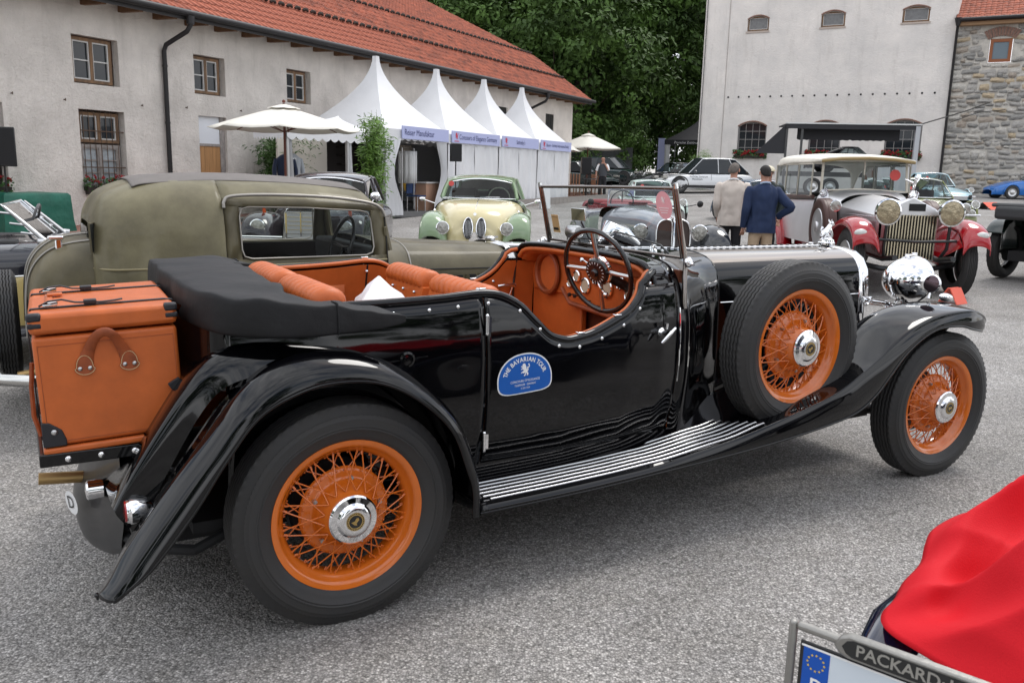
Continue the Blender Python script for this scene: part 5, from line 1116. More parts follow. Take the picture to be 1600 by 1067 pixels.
# ------------------------------------------------------------------ helpers for the other cars
def simple_wheel(root, loc, R=.33, W=.17, side=-1, face='hubcap', facem=None, yaw=0, tread=False, rim=.62):
    """road wheel round local Y, outer face on the given side (+1/-1)"""
    w = part('wheel', root, loc, (0, 0, yaw + (pi if side > 0 else 0)))
    if tread: make_tyre(R, R*rim, W*.5, 120).build('tyre', rub, w, smooth=30)
    else:
        h = W/2; B().lathe([(R*rim, -h*.8), (R*(rim+.06), -h*.95), (R*.88, -h), (R*.95, -h*.93), (R*.985, -h*.8), (R, -h*.6), (R*.99, -h*.3), (R, -h*.28), (R, h*.28), (R*.99, h*.3), (R, h*.6), (R*.97, h*.85), (R*rim, h*.8)], 40).build('tyre', rub, w, smooth=40)
    r = R*rim; fm = facem or steel
    if face == 'hubcap':
        B().lathe([(r*1.02, -W*.42), (r*.98, -W*.46), (r*.85, -W*.40), (r*.75, -W*.36), (r*.55, -W*.38), (r*.5, -W*.46), (r*.3, -W*.52), (0, -W*.54)], 36).build('rim', fm, w, smooth=40)
    elif face == 'disc':
        B().lathe([(r*1.03, -W*.42), (r*1.0, -W*.47), (r*.9, -W*.42), (r*.6, -W*.46), (r*.3, -W*.50), (r*.28, -W*.60), (r*.16, -W*.66), (0, -W*.68)], 40).build('wheel_disc', fm, w, smooth=40)
    elif face == 'alloy':
        b = B(); b.lathe([(r*1.02, -W*.45), (r*.95, -W*.47), (r*.90, -W*.35), (r*.9, W*.3)], 36); b.lathe([(r*.2, -W*.44), (r*.12, -W*.46), (0, -W*.46)], 16)
        for k in range(5):
            a = 2*pi*k/5; b.tube([(r*.1*cos(a), -W*.42, r*.1*sin(a)), (r*.93*cos(a+.1), -W*.44, r*.93*sin(a+.1))], r*.06, 5); b.tube([(r*.1*cos(a), -W*.42, r*.1*sin(a)), (r*.93*cos(a-.25), -W*.44, r*.93*sin(a-.25))], r*.05, 5)
        b.build('rim', fm, w, smooth=40); B().lathe([(0, 0), (r, 0)], 20).build('brake_shadow', dark, w)
    elif face == 'wire':
        B().lathe([(r*1.02, -W*.42), (r*.96, -W*.45), (r*.9, -W*.3), (r*.86, 0)], 40).lathe([(r*.22, -W*.3), (r*.2, -W*.55), (r*.14, -W*.62), (0, -W*.62)], 20).build('rim', fm, w, smooth=40)
        sp = B().tube([(r*.92, -W*.2, 0), (r*.18*cos(.4), -W*.5, r*.18*sin(.4))], r*.012, 4).build('spoke', fm, w, smooth=0); sp2 = B().tube([(r*.92, -W*.1, 0), (r*.2*cos(-.4), -W*.05, r*.2*sin(-.4))], r*.012, 4).build('spoke', fm, w, smooth=0)
        for k in range(1, 24):
            for s_ in (sp, sp2): o = s_.copy(); COL.objects.link(o); o.parent = w; o.rotation_euler = (0, 2*pi*k/24, 0)
        B().lathe([(r*.10, -W*.62), (r*.12, -W*.7), (0, -W*.74)], 12).tube([(-r*.28, -W*.7, 0), (r*.28, -W*.7, 0)], r*.05, 6).build('wheel_nut', chrome, w)
        B().lathe([(0, W*.15), (r*.55, W*.15), (r*.6, W*.2)], 30).build('brake_drum', dark, w)
    return w
def hull(root, name, st, mt, nu=26, nv=60, **k):
    """st: [(x, [(y, z) ... centre-top to sill])]; mirrored pair of panels joined into one shell"""
    g = surf([[V((x, -y, z)) for y, z in s] for x, s in st], nu, nv)
    full = [list(reversed([V((p.x, -p.y, p.z)) for p in r]))[:-1] + list(r) for r in g]
    return B().grid(full).build(name, mt, root, smooth=k.pop('smooth', 60), **k)
def cabin(root, base, top, mt, zb=None, gl=None, pil=.024, rear=True, inner=True, roofz=.06, trimm=None, bp=None, wheel=None, roofm=None, rs=.5):
    """base/top: [(x, halfwidth, z)] front to rear, equal counts; first = windscreen line, last = rear window line"""
    gl = gl or carglass; n = len(base)
    side = lambda L, s: [V((x, s*w, z)) for x, w, z in L]
    # roof
    ctrl = []
    for x, w, z in top: ctrl.append([V((x, w, z)), V((x, w*.93, z+roofz*.55)), V((x, w*.5, z+roofz)), V((x, 0, z+roofz*1.12)), V((x, -w*.5, z+roofz)), V((x, -w*.93, z+roofz*.55)), V((x, -w, z))])
    f, r = top[0], top[-1]
    B().grid(surf(ctrl, 19, 4*n)).build('roof', roofm or mt, root, smooth=60, solid=.02)
    for s in (-1, 1):
        b = B()
        for i in range(n):
            if i in (0, n-1) or (bp and i in bp): b.tube([V((base[i][0], s*base[i][1], base[i][2])), V(((base[i][0]+top[i][0])/2, s*(base[i][1]*.5+top[i][1]*.5+.012), (base[i][2]+top[i][2])/2)), V((top[i][0], s*top[i][1], top[i][2]+.01))], pil, 6)
        b.tube(cr([V((x, s*w, z+.01)) for x, w, z in top], 3*n), pil*.8, 6)
        b.build('pillars', mt, root, smooth=60)
    for s in (-1, 1):
        for i in range(n-1):
            if rear is False and i == n-2: continue
            a, c, d, e = V((base[i][0], s*base[i][1], base[i][2])), V((base[i+1][0], s*base[i+1][1], base[i+1][2])), V((top[i+1][0], s*top[i+1][1], top[i+1][2])), V((top[i][0], s*top[i][1], top[i][2]))
            B().add([a, c, d, e], [(0, 1, 2, 3)]).build('side_window', gl, root, smooth=0)
    def ws(i, bow, nm):
        B().grid([[V((base[i][0]*(1-t)+top[i][0]*t+bow*(1-u*u), u*(base[i][1]*(1-t)+top[i][1]*t), base[i][2]*(1-t)+(top[i][2]+roofz*.9*(1-u*u))*t)) for u in [-1+2*k/10 for k in range(11)]] for t in (0, .5, 1)]).build(nm, gl, root, smooth=80)
        ring = [V((base[i][0]+bow*(1-u*u), u*base[i][1], base[i][2])) for u in [-1+2*k/10 for k in range(11)]] + [V((top[i][0]+bow*(1-u*u), u*top[i][1], top[i][2]+roofz*.9*(1-u*u))) for u in [1-2*k/10 for k in range(11)]]
        B().tube(ring, .014, 6, closed=True).build(nm+'_trim', trimm or chrome, root, smooth=60)
    ws(0, .06, 'windscreen'); ws(n-1, -.05, 'rear_window')
    if inner:
        x0, x1 = base[-1][0], base[0][0]; w = base[1][1]*.9; z = base[1][2]
        B().box(x0, x1, -w, w, z-.35, z-.32).build('cabin_floor', dark, root, smooth=0)
        sx = x1-(x1-x0)*.45
        for y in (-w*.5, w*.5): B().box(sx-.08, sx+.06, y-w*.36, y+w*.36, z-.3, z+.18).build('seat_back', mat('dim_upholstery', (.06, .045, .035), .8), root, bevel=.05)
        B().box(x0+.1, x0+.35, -w*.85, w*.85, z-.3, z+.12).build('rear_seat', mat('dim_upholstery', (0, 0, 0)), root, bevel=.05)
        B().box(x1-.25, x1-.02, -w, w, z-.15, z-.01).build('dash', dark, root, bevel=.03)
        if wheel is not None: B().tube([V((x1-.38+.06*sin(a), wheel*w*.5+.19*cos(a), z+.03+.18*sin(a))) for a in [2*pi*k/24 for k in range(24)]], .012, 6, closed=True).build('steering_wheel', mat('cream_rim', (.6, .55, .42), .4), root)
def place(loc, head):
    """heading angle of local +X"""
    return (loc[0], loc[1], gz(loc[0], loc[1])), head
def lamp(root, c, r, name='headlight', fm=None, tilt=0, deep=.5, lens=None, d=(1, 0, 0)):
    h = part(name, root, c, (0, tilt, 0))
    B().lathe([(0, -r*deep*2), (r*.5, -r*deep*1.8), (r*.9, -r*deep), (r*1.02, -r*.1), (r*1.08, 0), (r*1.08, r*.12), (r*.96, r*.16)], 28, 'x').build('lamp_shell', fm or chrome, h, smooth=50)
    B().lathe([(0, r*.30), (r*.5, r*.26), (r*.97, r*.12)], 28, 'x').build('lamp_glass', lens or mat('lamp_lens_silver', (.34, .33, .30), .16, .55, 0, bump=.02, bs=26, var=.35, vs_=22), h, smooth=80)
    return h
def disc_sticker(root, c, r, m_, nrm=(1, 0, .4)):
    T = frame(c, V((0, 1, 0)), V(nrm).cross(V((0, 1, 0)))); B().add([(r*cos(2*pi*k/20), r*sin(2*pi*k/20), 0) for k in range(20)], [tuple(range(20))], T).build('window_sticker', m_, root, smooth=0)
redst = mat('red_sticker', (.5, .06, .05), .5)
# ------------------------------------------------------------------ olive coupe beside the black tourer
ol = mat('worn_olive_paint', (.112, .094, .05), .50, 0, .15, var=.14, vs_=3.2, col2=(.078, .066, .036), wear=(.48, .72), bump=.0012, bs=70)
ol2 = mat('pale_olive_paint', (.170, .150, .084), .5, 0, .15, var=.16, vs_=3.0, col2=(.112, .096, .052), wear=(.5, .72), bump=.001, bs=70)
mat('aged_alloy', (.33, .31, .28), .42, .8)
OC = thing('vintage_coupe', 'weathered olive green closed coupe with grey fabric roof centre, beside the black tourer', 'car', CAR.matrix_world @ V((0, 2.75, 0)), .5312)
# local frame: x as in the tourer, near side at y = -.72
def OS(x, s): return (x, s)
cab = [
 (-.545, [(0, 1.25), (.15, 1.25), (.30, 1.24), (.40, 1.20), (.47, 1.12), (.50, 1.03), (.50, .93), (.50, .80), (.48, .62), (.46, .45)]),
 (-.53, [(0, 1.33), (.2, 1.33), (.34, 1.31), (.44, 1.25), (.50, 1.15), (.53, 1.04), (.54, .93), (.54, .80), (.52, .62), (.5, .45)]),
 (-.46, [(0, 1.44), (.22, 1.435), (.38, 1.41), (.50, 1.33), (.57, 1.20), (.60, 1.06), (.62, .95), (.62, .80), (.60, .62), (.58, .45)]),
 (-.30, [(0, 1.515), (.24, 1.505), (.42, 1.475), (.56, 1.39), (.635, 1.24), (.665, 1.09), (.68, .97), (.68, .82), (.66, .62), (.64, .45)]),
 (-.10, [(0, 1.55), (.26, 1.54), (.46, 1.505), (.61, 1.41), (.68, 1.26), (.705, 1.10), (.715, .98), (.715, .82), (.70, .62), (.67, .45)]),
 (.20, [(0, 1.56), (.28, 1.55), (.48, 1.515), (.63, 1.415), (.70, 1.27), (.725, 1.11), (.74, .99), (.735, .82), (.72, .62), (.69, .45)])]
hull(OC, 'cabin_shell', cab, ol2, 40, 46, smooth=70, solid=.01)
top_ = [(.20, [(0, 1.56), (.28, 1.55), (.48, 1.515), (.57, 1.470), (.632, 1.412)]), (.7, [(0, 1.55), (.28, 1.54), (.48, 1.505), (.57, 1.458), (.635, 1.40)]), (1.15, [(0, 1.51), (.28, 1.50), (.46, 1.465), (.58, 1.39), (.64, 1.35)]), (1.26, [(0, 1.455), (.28, 1.445), (.46, 1.41), (.58, 1.35), (.63, 1.325)]), (1.30, [(0, 1.40), (.28, 1.39), (.46, 1.37), (.57, 1.33), (.62, 1.30)])]
hull(OC, 'roof', top_, ol2, 26, 30, smooth=70, solid=.012)
hull(OC, 'roof_fabric', [(x, [(0, z+.008), (.2, z+.004), (.36, z-.018), (.44, z-.036)]) for x, z in ((-.30, 1.517), (-.2, 1.54), (.2, 1.564), (.7, 1.554), (1.12, 1.52), (1.2, 1.50))], mat('grey_roof_fabric', (.16, .145, .135), .85, var=.1, bump=.001, bs=200), 16, 24, solid=.006)
# doors (with real window openings): outer skin rows
def oy(x, z): return lerp([(.2, .735), (.9, .735), (1.35, .70), (1.5, .66)], x)+lerp([(.45, -.05), (.62, -.018), (.82, 0), (.99, .0), (1.05, -.012), (1.37, -.075), (1.45, -.10)], z)
for s in (-1, 1):
    P = lambda x, z, d=0: V((x, s*(oy(x, z)+d), z))
    b = B(); xs = [.205+.0475*k for k in range(24)]
    def colz(x): return .45
    wtop = lambda x: 1.368-.012*max(0, x-.3)-.055*max(0, (x-.9))*.9; wbot = lambda x: 1.035+.002*x
    x0, x1 = .30, 1.20
    rows = [[P(x, z) for z in (wbot(x)+.0, 1.0, .9, .8, .65, .45)] for x in xs]; b.grid(rows)
    b.grid([[P(x, z) for z in (1.415-.06*max(0, x-.75), wtop(x))] for x in xs])
    b.grid([[P(x, wbot(x)+(wtop(x)-wbot(x))*t) for t in (0, .33, .66, 1)] for x in (.205, .25, x0)]); b.grid([[P(x, wbot(x)+(wtop(x)-wbot(x))*t) for t in (0, .33, .66, 1)] for x in (x1, 1.25, 1.298)])
    b.build('door', ol, OC, smooth=60, solid=.03)
    ring = []; cz = .06
    def rr(x, z): return P(x, z, .006)
    ring = [rr(x0+cz, wbot(x0)+.004), rr(.75, wbot(.75)+.004), rr(x1-cz, wbot(x1)+.004), rr(x1-.015, wbot(x1)+.02), rr(x1, wbot(x1)+cz), rr(x1-.01, wtop(x1)-cz), rr(x1-.03, wtop(x1)-.018), rr(x1-cz-.02, wtop(x1)-.003), rr(.75, wtop(.75)-.003), rr(x0+cz, wtop(x0)-.003), rr(x0+.015, wtop(x0)-.016), rr(x0, wtop(x0)-cz), rr(x0, wbot(x0)+cz), rr(x0+.013, wbot(x0)+.018)]
    B().tube(ring, .0055, 6, closed=True).build('window_trim', mat('aged_alloy', (0, 0, 0)), OC, smooth=60)
    B().add([P(x0, wbot(x0), -.01), P(x1, wbot(x1), -.01), P(x1, wtop(x1), -.01), P(x0, wtop(x0), -.01)], [(0, 1, 2, 3)]).build('side_window', glassmat('coupe_glass', (.85, .88, .86), -.035), OC, smooth=0)
    drip = cr([P(.205, 1.36, .015), P(.21, 1.40, .018), P(.26, 1.432, .02), P(.5, 1.443, .022), P(.9, 1.43, .022), P(1.18, 1.395, .02), P(1.27, 1.355, .018), P(1.30, 1.30, .015)], 40)
    B().tube(drip, .011, 8).build('drip_rail', mat('aged_alloy', (.33, .31, .28), .42, .8), OC, smooth=60)
    B().tube(cr([V((-.545, s*.49, .985)), V((-.46, s*.625, .985)), V((-.30, s*.682, .988)), V((-.1, s*.718, .992)), V((.2, s*.742, .995)), V((.75, s*.742, 1.0)), V((1.0, s*.735, 1.004)), V((1.29, s*.712, 1.008))], 50), .007, 6).build('belt_moulding', mat('ochre_line', (.26, .22, .12), .5), OC)
    B().tube([P(.20, z, .003) for z in (1.40, 1.2, 1.0, .8, .5)], .004, 5).tube([P(1.30, z, .003) for z in (1.3, 1.0, .8, .5)], .004, 5).build('door_seam', dark, OC)
    for z in (1.2, .93): B().box(1.285, 1.305, s*oy(1.3, z)-.012, s*oy(1.3, z)+.012, z-.035, z+.03).build('door_hinge', ol, OC, bevel=.004)
    # rear wing
    ctrl = []
    for q in range(11):
        a = radians(-10+q*20); x, z = -.45-.40*cos(a)+.0, .42+.44*sin(a)
        ctrl.append([V((x*1+.04, s*.86, z*.97)), V((x-.0, s*.84, z+.02)), V((x-.01, s*.78, z+.045)), V((x, s*.68, z+.04)), V((x+.02, s*.58, z+.02))])
    B().grid(surf(ctrl, 14, 50)).build('rear_wing', ol, OC, smooth=70, solid=.01)
    # front wing hidden by the tourer
    ctrl = []
    for x, z in ((3.05, .50), (3.0, .68), (2.85, .82), (2.6, .88), (2.35, .84), (2.15, .68), (1.95, .48), (1.6, .36), (1.0, .33), (.0, .32)): ctrl.append([V((x, s*.86, z-.05)), V((x, s*.84, z)), V((x, s*.72, z+.03)), V((x, s*.58, z)), V((x, s*.45, z-.05))])
    B().grid(surf(ctrl, 12, 60)).build('front_wing', ol, OC, smooth=70, solid=.01)
    simple_wheel(OC, (2.55, s*.70, .37), R=.37, W=.15, side=s); simple_wheel(OC, (-.45, s*.72, .37), R=.37, W=.15, side=s)
# rear window
B().add([(-.556, -.25, 1.09), (-.556, .25, 1.09), (-.552, .25, 1.22), (-.552, -.25, 1.22)], [(0, 1, 2, 3)]).build('rear_window', darkglass, OC, smooth=0)
T = frame((-.525, -.50, 1.17), (-.30, -.80, 0), (0, .1, 1)); B().box(-.045, .045, -.085, .085, .012, .018, T).build('quarter_window', darkglass, OC, bevel=.01)  # added slab standing for the rear window seen edge-on
B().tube([T @ V(p) for p in ((-.05, -.09, .016), (.05, -.09, .016), (.05, .09, .016), (-.05, .09, .016))], .006, 6, closed=True).build('quarter_window_trim', ol, OC)
# tail deck with two bright beads
deck = [(-.50, [(0, 1.17), (.2, 1.165), (.36, 1.14), (.46, 1.08), (.50, .97), (.52, .8), (.52, .5)]), (-.68, [(0, 1.145), (.2, 1.14), (.36, 1.115), (.46, 1.05), (.50, .95), (.52, .78), (.52, .48)]), (-.80, [(0, 1.09), (.2, 1.085), (.35, 1.06), (.45, 1.0), (.49, .90), (.51, .74), (.51, .46)]), (-.88, [(0, .98), (.2, .975), (.34, .95), (.44, .89), (.48, .80), (.50, .66), (.50, .44)]), (-.91, [(0, .82), (.2, .815), (.34, .79), (.43, .74), (.47, .66), (.48, .55), (.48, .40)])]
hull(OC, 'tail_deck', deck, ol, 26, 30, smooth=70)
for y0, y1 in ((.34, .33), (.10, .10), (-.34, -.33)):
    B().tube(cr([V((-.50, -y0, 1.150 if abs(y0) > .2 else 1.178)), V((-.68, -y0, 1.125 if abs(y0) > .2 else 1.153)), V((-.80, -y0, 1.072 if abs(y0) > .2 else 1.098)), V((-.885, -y1, .96 if abs(y0) > .2 else .985)), V((-.918, -y1, .80)), V((-.93, -y1, .55))], 30), .007, 6).build('bead', mat('aged_alloy', (0, 0, 0)), OC)
B().box(-.74, -.70, -.36, -.32, 1.0, 1.16).box(-.78, -.69, -.37, -.31, 1.15, 1.175).build('boot_handle', chrome, OC, bevel=.008)
# spare wheel on the tail, edge on, with a pale cover
sp = part('spare_wheel', OC, (-1.04, .36, .53), (0, 0, radians(-90)))
make_tyre(.37, .25, .075, 140).build('tyre', rub, sp, smooth=30)
B().lathe([(0, -.10), (.28, -.098), (.335, -.088), (.352, -.07), (.36, -.05)], 48).build('tyre_cover', mat('aged_alloy', (0, 0, 0)), sp, smooth=50)
B().tube([(-1.10, .75, .38), (-1.14, .3, .38), (-1.14, -.3, .38), (-1.08, -.70, .38), (-.9, -.82, .38)], .035, 10).build('rear_bumper', mat('scratched_chrome', (.6, .6, .58), .22, 1), OC, smooth=60)
B().ball((-1.13, .10, .36), .075, 16, (.5, 2.1, .62)).build('bumper_blade', steel, OC)
B().tube([(-.85, -.05, .27), (-1.0, -.05, .25)], [.03, .034], 12).build('exhaust_pipe', mat('brass_pipe', (0, 0, 0)), OC)
# cowl and bonnet
hs = lambda x, w, zt, k=1.: (x, [(0, zt), (w*.35, zt-.004), (w*.66, zt-.025), (w*.88, zt-.075), (w, zt-.17), (w*1.02, zt-.28), (w*1.02, .6), (w*1.02, .42)])
hull(OC, 'cowl', [hs(1.30, .66, 1.125), hs(1.40, .61, 1.115), hs(1.55, .52, 1.10)], ol, 30, 14, smooth=70)
hull(OC, 'bonnet', [hs(1.556, .515, 1.095), hs(2.0, .44, 1.07), hs(2.48, .36, 1.045)], ol, 30, 24, smooth=70)
hq = cr([V((1.553, p[0], p[1]+.001)) for p in hs(1.553, .522, 1.10)[1][:6]], 24); B().tube([V((p.x, -p.y, p.z)) for p in reversed(hq)]+hq[1:], .006, 6).build('cowl_bead', mat('aged_alloy', (0, 0, 0)), OC)
for s in (-1, 1):
    B().tube([(1.56, s*.530, .905), (2.0, s*.452, .89), (2.47, s*.373, .875)], .005, 6).build('bonnet_seam', dark, OC)
    for k in range(5):
        x = 1.85+k*.125; y = .53-(x-1.56)*.172
        b = B(); b.box(x-.035, x+.035, s*y-.012, s*y+.006 if s > 0 else s*y+.012, .745, .84); b.build('vent_opening', dark, OC, smooth=0); b = B(); b.add([(x-.05, s*(y+.004), .74), (x-.05, s*(y+.004), .845), (x-.028, s*(y+.024), .835), (x-.028, s*(y+.024), .75)], [(0, 1, 2, 3)]); b.build('vent_door', ol, OC, smooth=0, solid=.006)
hull(OC, 'radiator_shell', [(2.485, [(0, 1.06), (.15, 1.057), (.27, 1.03), (.34, .97), (.372, .88), (.375, .7), (.37, .45)]), (2.53, [(0, 1.065), (.15, 1.062), (.27, 1.035), (.34, .975), (.375, .885), (.378, .7), (.37, .45)]), (2.56, [(0, 1.045), (.14, 1.04), (.25, 1.015), (.32, .96), (.35, .87), (.355, .7), (.35, .45)])], mat('scratched_chrome', (0, 0, 0)), 24, 10)
B().poly([(2.54, y, z) for y, z in ((-.34, .45), (-.34, .9), (-.24, 1.01), (0, 1.03), (.24, 1.01), (.34, .9), (.34, .45))], (.01, 0, 0)).build('radiator_core', dark, OC, smooth=0)
B().lathe([(.04, 0), (.045, .02), (.03, .035), (0, .04)], 16, 'z').box(-.07, .07, -.012, .012, .02, .035).build('radiator_cap', steel, OC, loc=(2.50, 0, 1.06))
for s in (-1, 1): lamp(OC, (2.75, s*.42, .88), .10)
# windscreen and inside
B().add([(1.33, -.60, 1.09), (1.33, .60, 1.09), (1.27, .56, 1.34), (1.27, -.56, 1.34)], [(0, 1, 2, 3)]).build('windscreen', carglass, OC, smooth=0)
for s in (-1, 1): B().tube([(1.33, s*.64, 1.06), (1.28, s*.605, 1.34)], .03, 8).build('screen_pillar', ol, OC)
for y in (-.33, .33): B().box(.30, .42, y-.28, y+.28, .45, 1.02).build('seat_back', mat('worn_brown_trim', (.07, .042, .028), .8, var=.2), OC, bevel=.05)
B().box(-.45, .85, -.6, .6, .42, .55).build('seat_cushion', mat('worn_brown_trim', (0, 0, 0)), OC, bevel=.03); B().box(1.18, 1.33, -.6, .6, .9, 1.08).build('dash', dark, OC, bevel=.03)
B().tube([V((1.10+.07*sin(a), -.30+.2*cos(a), 1.08+.19*sin(a))) for a in [2*pi*k/36 for k in range(36)]], .013, 8, closed=True).tube([(1.10, -.48, 1.08), (1.12, -.30, 1.06), (1.10, -.12, 1.08)], .01, 6).tube([(1.04, -.30, .90), (1.12, -.30, 1.06)], .01, 6).tube([(1.12, -.30, 1.06), (1.3, -.3, .9)], .02, 6).build('steering_wheel', blackm, OC, smooth=60)
B().box(-.6, 2.5, -.4, .4, .25, .42).build('chassis', dark, OC, smooth=0)
for s in (-1, 1): B().box(.0, 1.3, s*.655-.01, s*.655+.01, .5, 1.025).build('inner_trim', mat('dark_brown_trim', (.02, .012, .01), .85), OC, smooth=0)
B().grid([[V((-.42, y, z)) for y in (-.5, 0, .5)] for z in (.5, 1.05)]).build('rear_trim', mat('dark_brown_trim', (0, 0, 0)), OC)
# ------------------------------------------------------------------ yellow and black roadster at the left edge
YC = thing('vintage_roadster', 'yellow and black open roadster with folded chrome windscreen at the left edge', 'car', (-5.15, 6.85, 0), radians(22))
yel = mat('yellow_paint', (.52, .40, .15), .3, 0, .6); bl2 = mat('blue_black_paint', (.012, .013, .02), .12, 0, .5)
bsec = lambda w, zt, zc: [(0, zt), (w*.5, zt-.01), (w*.85, zt-.05), (w, zt-.13), (w*1.02, zc)]
hull(YC, 'upper_body', [(-.9, bsec(.5, .92, .70)), (-.3, bsec(.70, .98, .72)), (1.05, bsec(.72, 1.0, .74)), (1.5, bsec(.66, 1.01, .76)), (2.3, bsec(.45, 1.0, .78)), (3.2, bsec(.33, .97, .78))], bl2, 20, 40)
hull(YC, 'lower_body', [(-.9, [(.45, .70), (.5, .69), (.52, .5), (.5, .3)]), (-.3, [(.7, .72), (.72, .70), (.74, .5), (.7, .3)]), (1.05, [(.72, .74), (.745, .72), (.75, .5), (.72, .3)]), (1.5, [(.66, .76), (.68, .74), (.69, .5), (.66, .3)]), (2.3, [(.44, .78), (.46, .76), (.47, .5), (.46, .3)]), (3.2, [(.32, .78), (.34, .76), (.34, .5), (.34, .3)])], yel, 14, 40)
for s in (-1, 1):
    B().tube([(-.9, s*.52, .70), (-.3, s*.73, .722), (1.05, s*.745, .74), (1.5, s*.69, .757), (2.3, s*.465, .775)], .008, 6).build('belt_bead', mat('scratched_chrome', (0, 0, 0)), YC)
    for x in (2.6, -.2): simple_wheel(YC, (x, s*.68, .36), R=.36, W=.15, side=s, face='disc')
    B().grid(surf([[V((x, s*.80, z-.06)), V((x, s*.78, z)), V((x, s*.66, z+.03)), V((x, s*.5, z))] for x, z in ((3.1, .5), (2.95, .72), (2.6, .84), (2.25, .76), (1.95, .5), (1.2, .34), (.4, .36), (.25, .6), (-.2, .82), (-.6, .7), (-.8, .42))], 10, 70)).build('wing', bl2, YC, solid=.01)
    B().tube([(1.32, s*.60, .98), (1.17, s*.57, 1.13), (1.02, s*.54, 1.27)], [.022, .016, .012], 8).tube([(1.36, s*.62, .985), (1.25, s*.61, 1.0)], .026, 8).build('screen_arm', steel, YC, smooth=60)
    for q in (.25, .5, .8): B().tube([(1.32-.3*q, s*(.60-.06*q), .98+.29*q), (1.20-.3*q, s*(.52-.06*q), .99+.29*q)], .010, 6).build('arm_knuckle', steel, YC)
B().add([(1.27, -.52, 1.0), (1.27, .52, 1.0), (1.0, .5, 1.27), (1.0, -.5, 1.27)], [(0, 1, 2, 3)]).build('windscreen', glass, YC, smooth=0)
B().tube([(1.27, -.53, .99), (1.27, .53, .99), (1.0, .51, 1.28), (1.0, -.51, 1.28)], .008, 6, closed=True).build('screen_frame', chrome, YC)
B().tube([V((1.62, y, z)) for y, z in ((-.66, .86), (-.55, .98), (0, 1.018), (.55, .98), (.66, .86))], .008, 6).build('bonnet_bead', mat('scratched_chrome', (0, 0, 0)), YC); B().tube([(1.6, 0, 1.022), (3.2, 0, .978)], .007, 6).build('bonnet_hinge', chrome, YC)
B().box(.0, 1.1, -.5, .5, .9, .995).build('cockpit', dark, YC, bevel=.03)
B().tube([V((1.12+.05*sin(a), .28+.18*cos(a), 1.08+.17*sin(a))) for a in [2*pi*k/24 for k in range(24)]], .012, 6, closed=True).build('steering_wheel', blackm, YC)
# ------------------------------------------------------------------ dark sedan with the tall chrome grille, seen through the olive coupe
MS = thing('sedan_car', 'dark 1950s sedan with tall chrome grille seen through the coupe window', 'car', (-3.10, 14.15, gz(-3.1, 14.1)), radians(-90))
dk = mat('dark_plum_paint', (.018, .012, .016), .15, 0, .6, var=.2)
sc_ = lambda w, zt, f=.2, zs=.3: [(0, zt), (w*.4, zt-.012), (w*.72, zt-.05), (w*.92, zt-.13), (w, zt-f-.05), (w*1.01, .5), (w*.96, zs)]
hull(MS, 'body', [(1.55, sc_(.30, .98, .3)), (1.2, sc_(.36, 1.02, .3)), (.55, sc_(.60, 1.05, .25)), (.2, sc_(.80, 1.06, .2)), (-1.6, sc_(.82, 1.06, .2)), (-2.4, sc_(.74, .98, .22)), (-2.9, sc_(.6, .75, .2))], dk, 24, 40)
for s in (-1, 1):
    B().grid(surf([[V((x, s*.90, .38)), V((x, s*.90, z-.12)), V((x, s*.84, z-.02)), V((x, s*.70, z)), V((x, s*.54, z-.05)), V((x, s*.44, z-.2)), V((x, s*.36, .45))] for x, z in ((1.72, .50), (1.70, .70), (1.58, .86), (1.3, .93), (.8, .92), (.3, .82), (-.1, .62))], 18, 30)).build('front_wing', dk, MS, smooth=70, solid=.01)
    lamp(MS, (1.66, s*.64, .74), .105, tilt=0); lamp(MS, (1.66, s*.42, .50), .075, 'fog_lamp')
    B().tube([(1.30, s*.64, .93), (1.32, s*.64, .99)], [.028, .022], 8).ball((1.32, s*.64, 1.0), .026, 8, (1.6, .9, 1)).build('indicator', mat('orange_lens', (.7, .10, .02), .3), MS)
    for x in (1.15, -1.55): simple_wheel(MS, (x, s*.72, .34), R=.34, W=.17, side=s)
    B().ball((.35, s*.86, 1.18), .07, 12, (.5, 1.2, .9)).tube([(.35, s*.80, 1.06), (.35, s*.86, 1.16)], .01, 6).build('wing_mirror', chrome, MS)
gl_ = part('grille', MS)
B().poly([(1.60, y, z) for y, z in ((-.23, .40), (-.25, .95), (-.20, 1.02), (0, 1.06), (.20, 1.02), (.25, .95), (.23, .40))], (.08, 0, 0)).build('grille_shell', chrome, gl_, bevel=.012)
B().box(1.685, 1.69, -.205, .205, .42, .97).build('grille_core', mat('grille_grey', (.42, .42, .43), .4, .6), gl_, smooth=0)
for k in range(9): B().box(1.69, 1.70, -.205, .205, .47+k*.06, .476+k*.06).build('grille_bar', chrome, gl_, smooth=0)
B().box(1.69, 1.705, -.008, .008, .42, .98).build('grille_bar', chrome, gl_, smooth=0); B().ball((1.71, .04, .50), .03, 10, (.4, 1, 1)).build('badge', mat('gold_enamel', (0, 0, 0)), gl_)
B().tube([(1.86, -.85, .30), (1.92, 0, .30), (1.86, .85, .30)], .045, 8).build('bumper', chrome, MS)
cabin(MS, [(.12, .70, 1.05), (-.55, .76, 1.06), (-1.25, .75, 1.07), (-1.75, .62, 1.07)], [(-.2, .60, 1.37), (-.6, .63, 1.44), (-1.1, .61, 1.44), (-1.45, .50, 1.38)], dk, bp=(1, 2), roofz=.085, wheel=None)
disc_sticker(MS, (.02, -.52, 1.26), .055, redst)
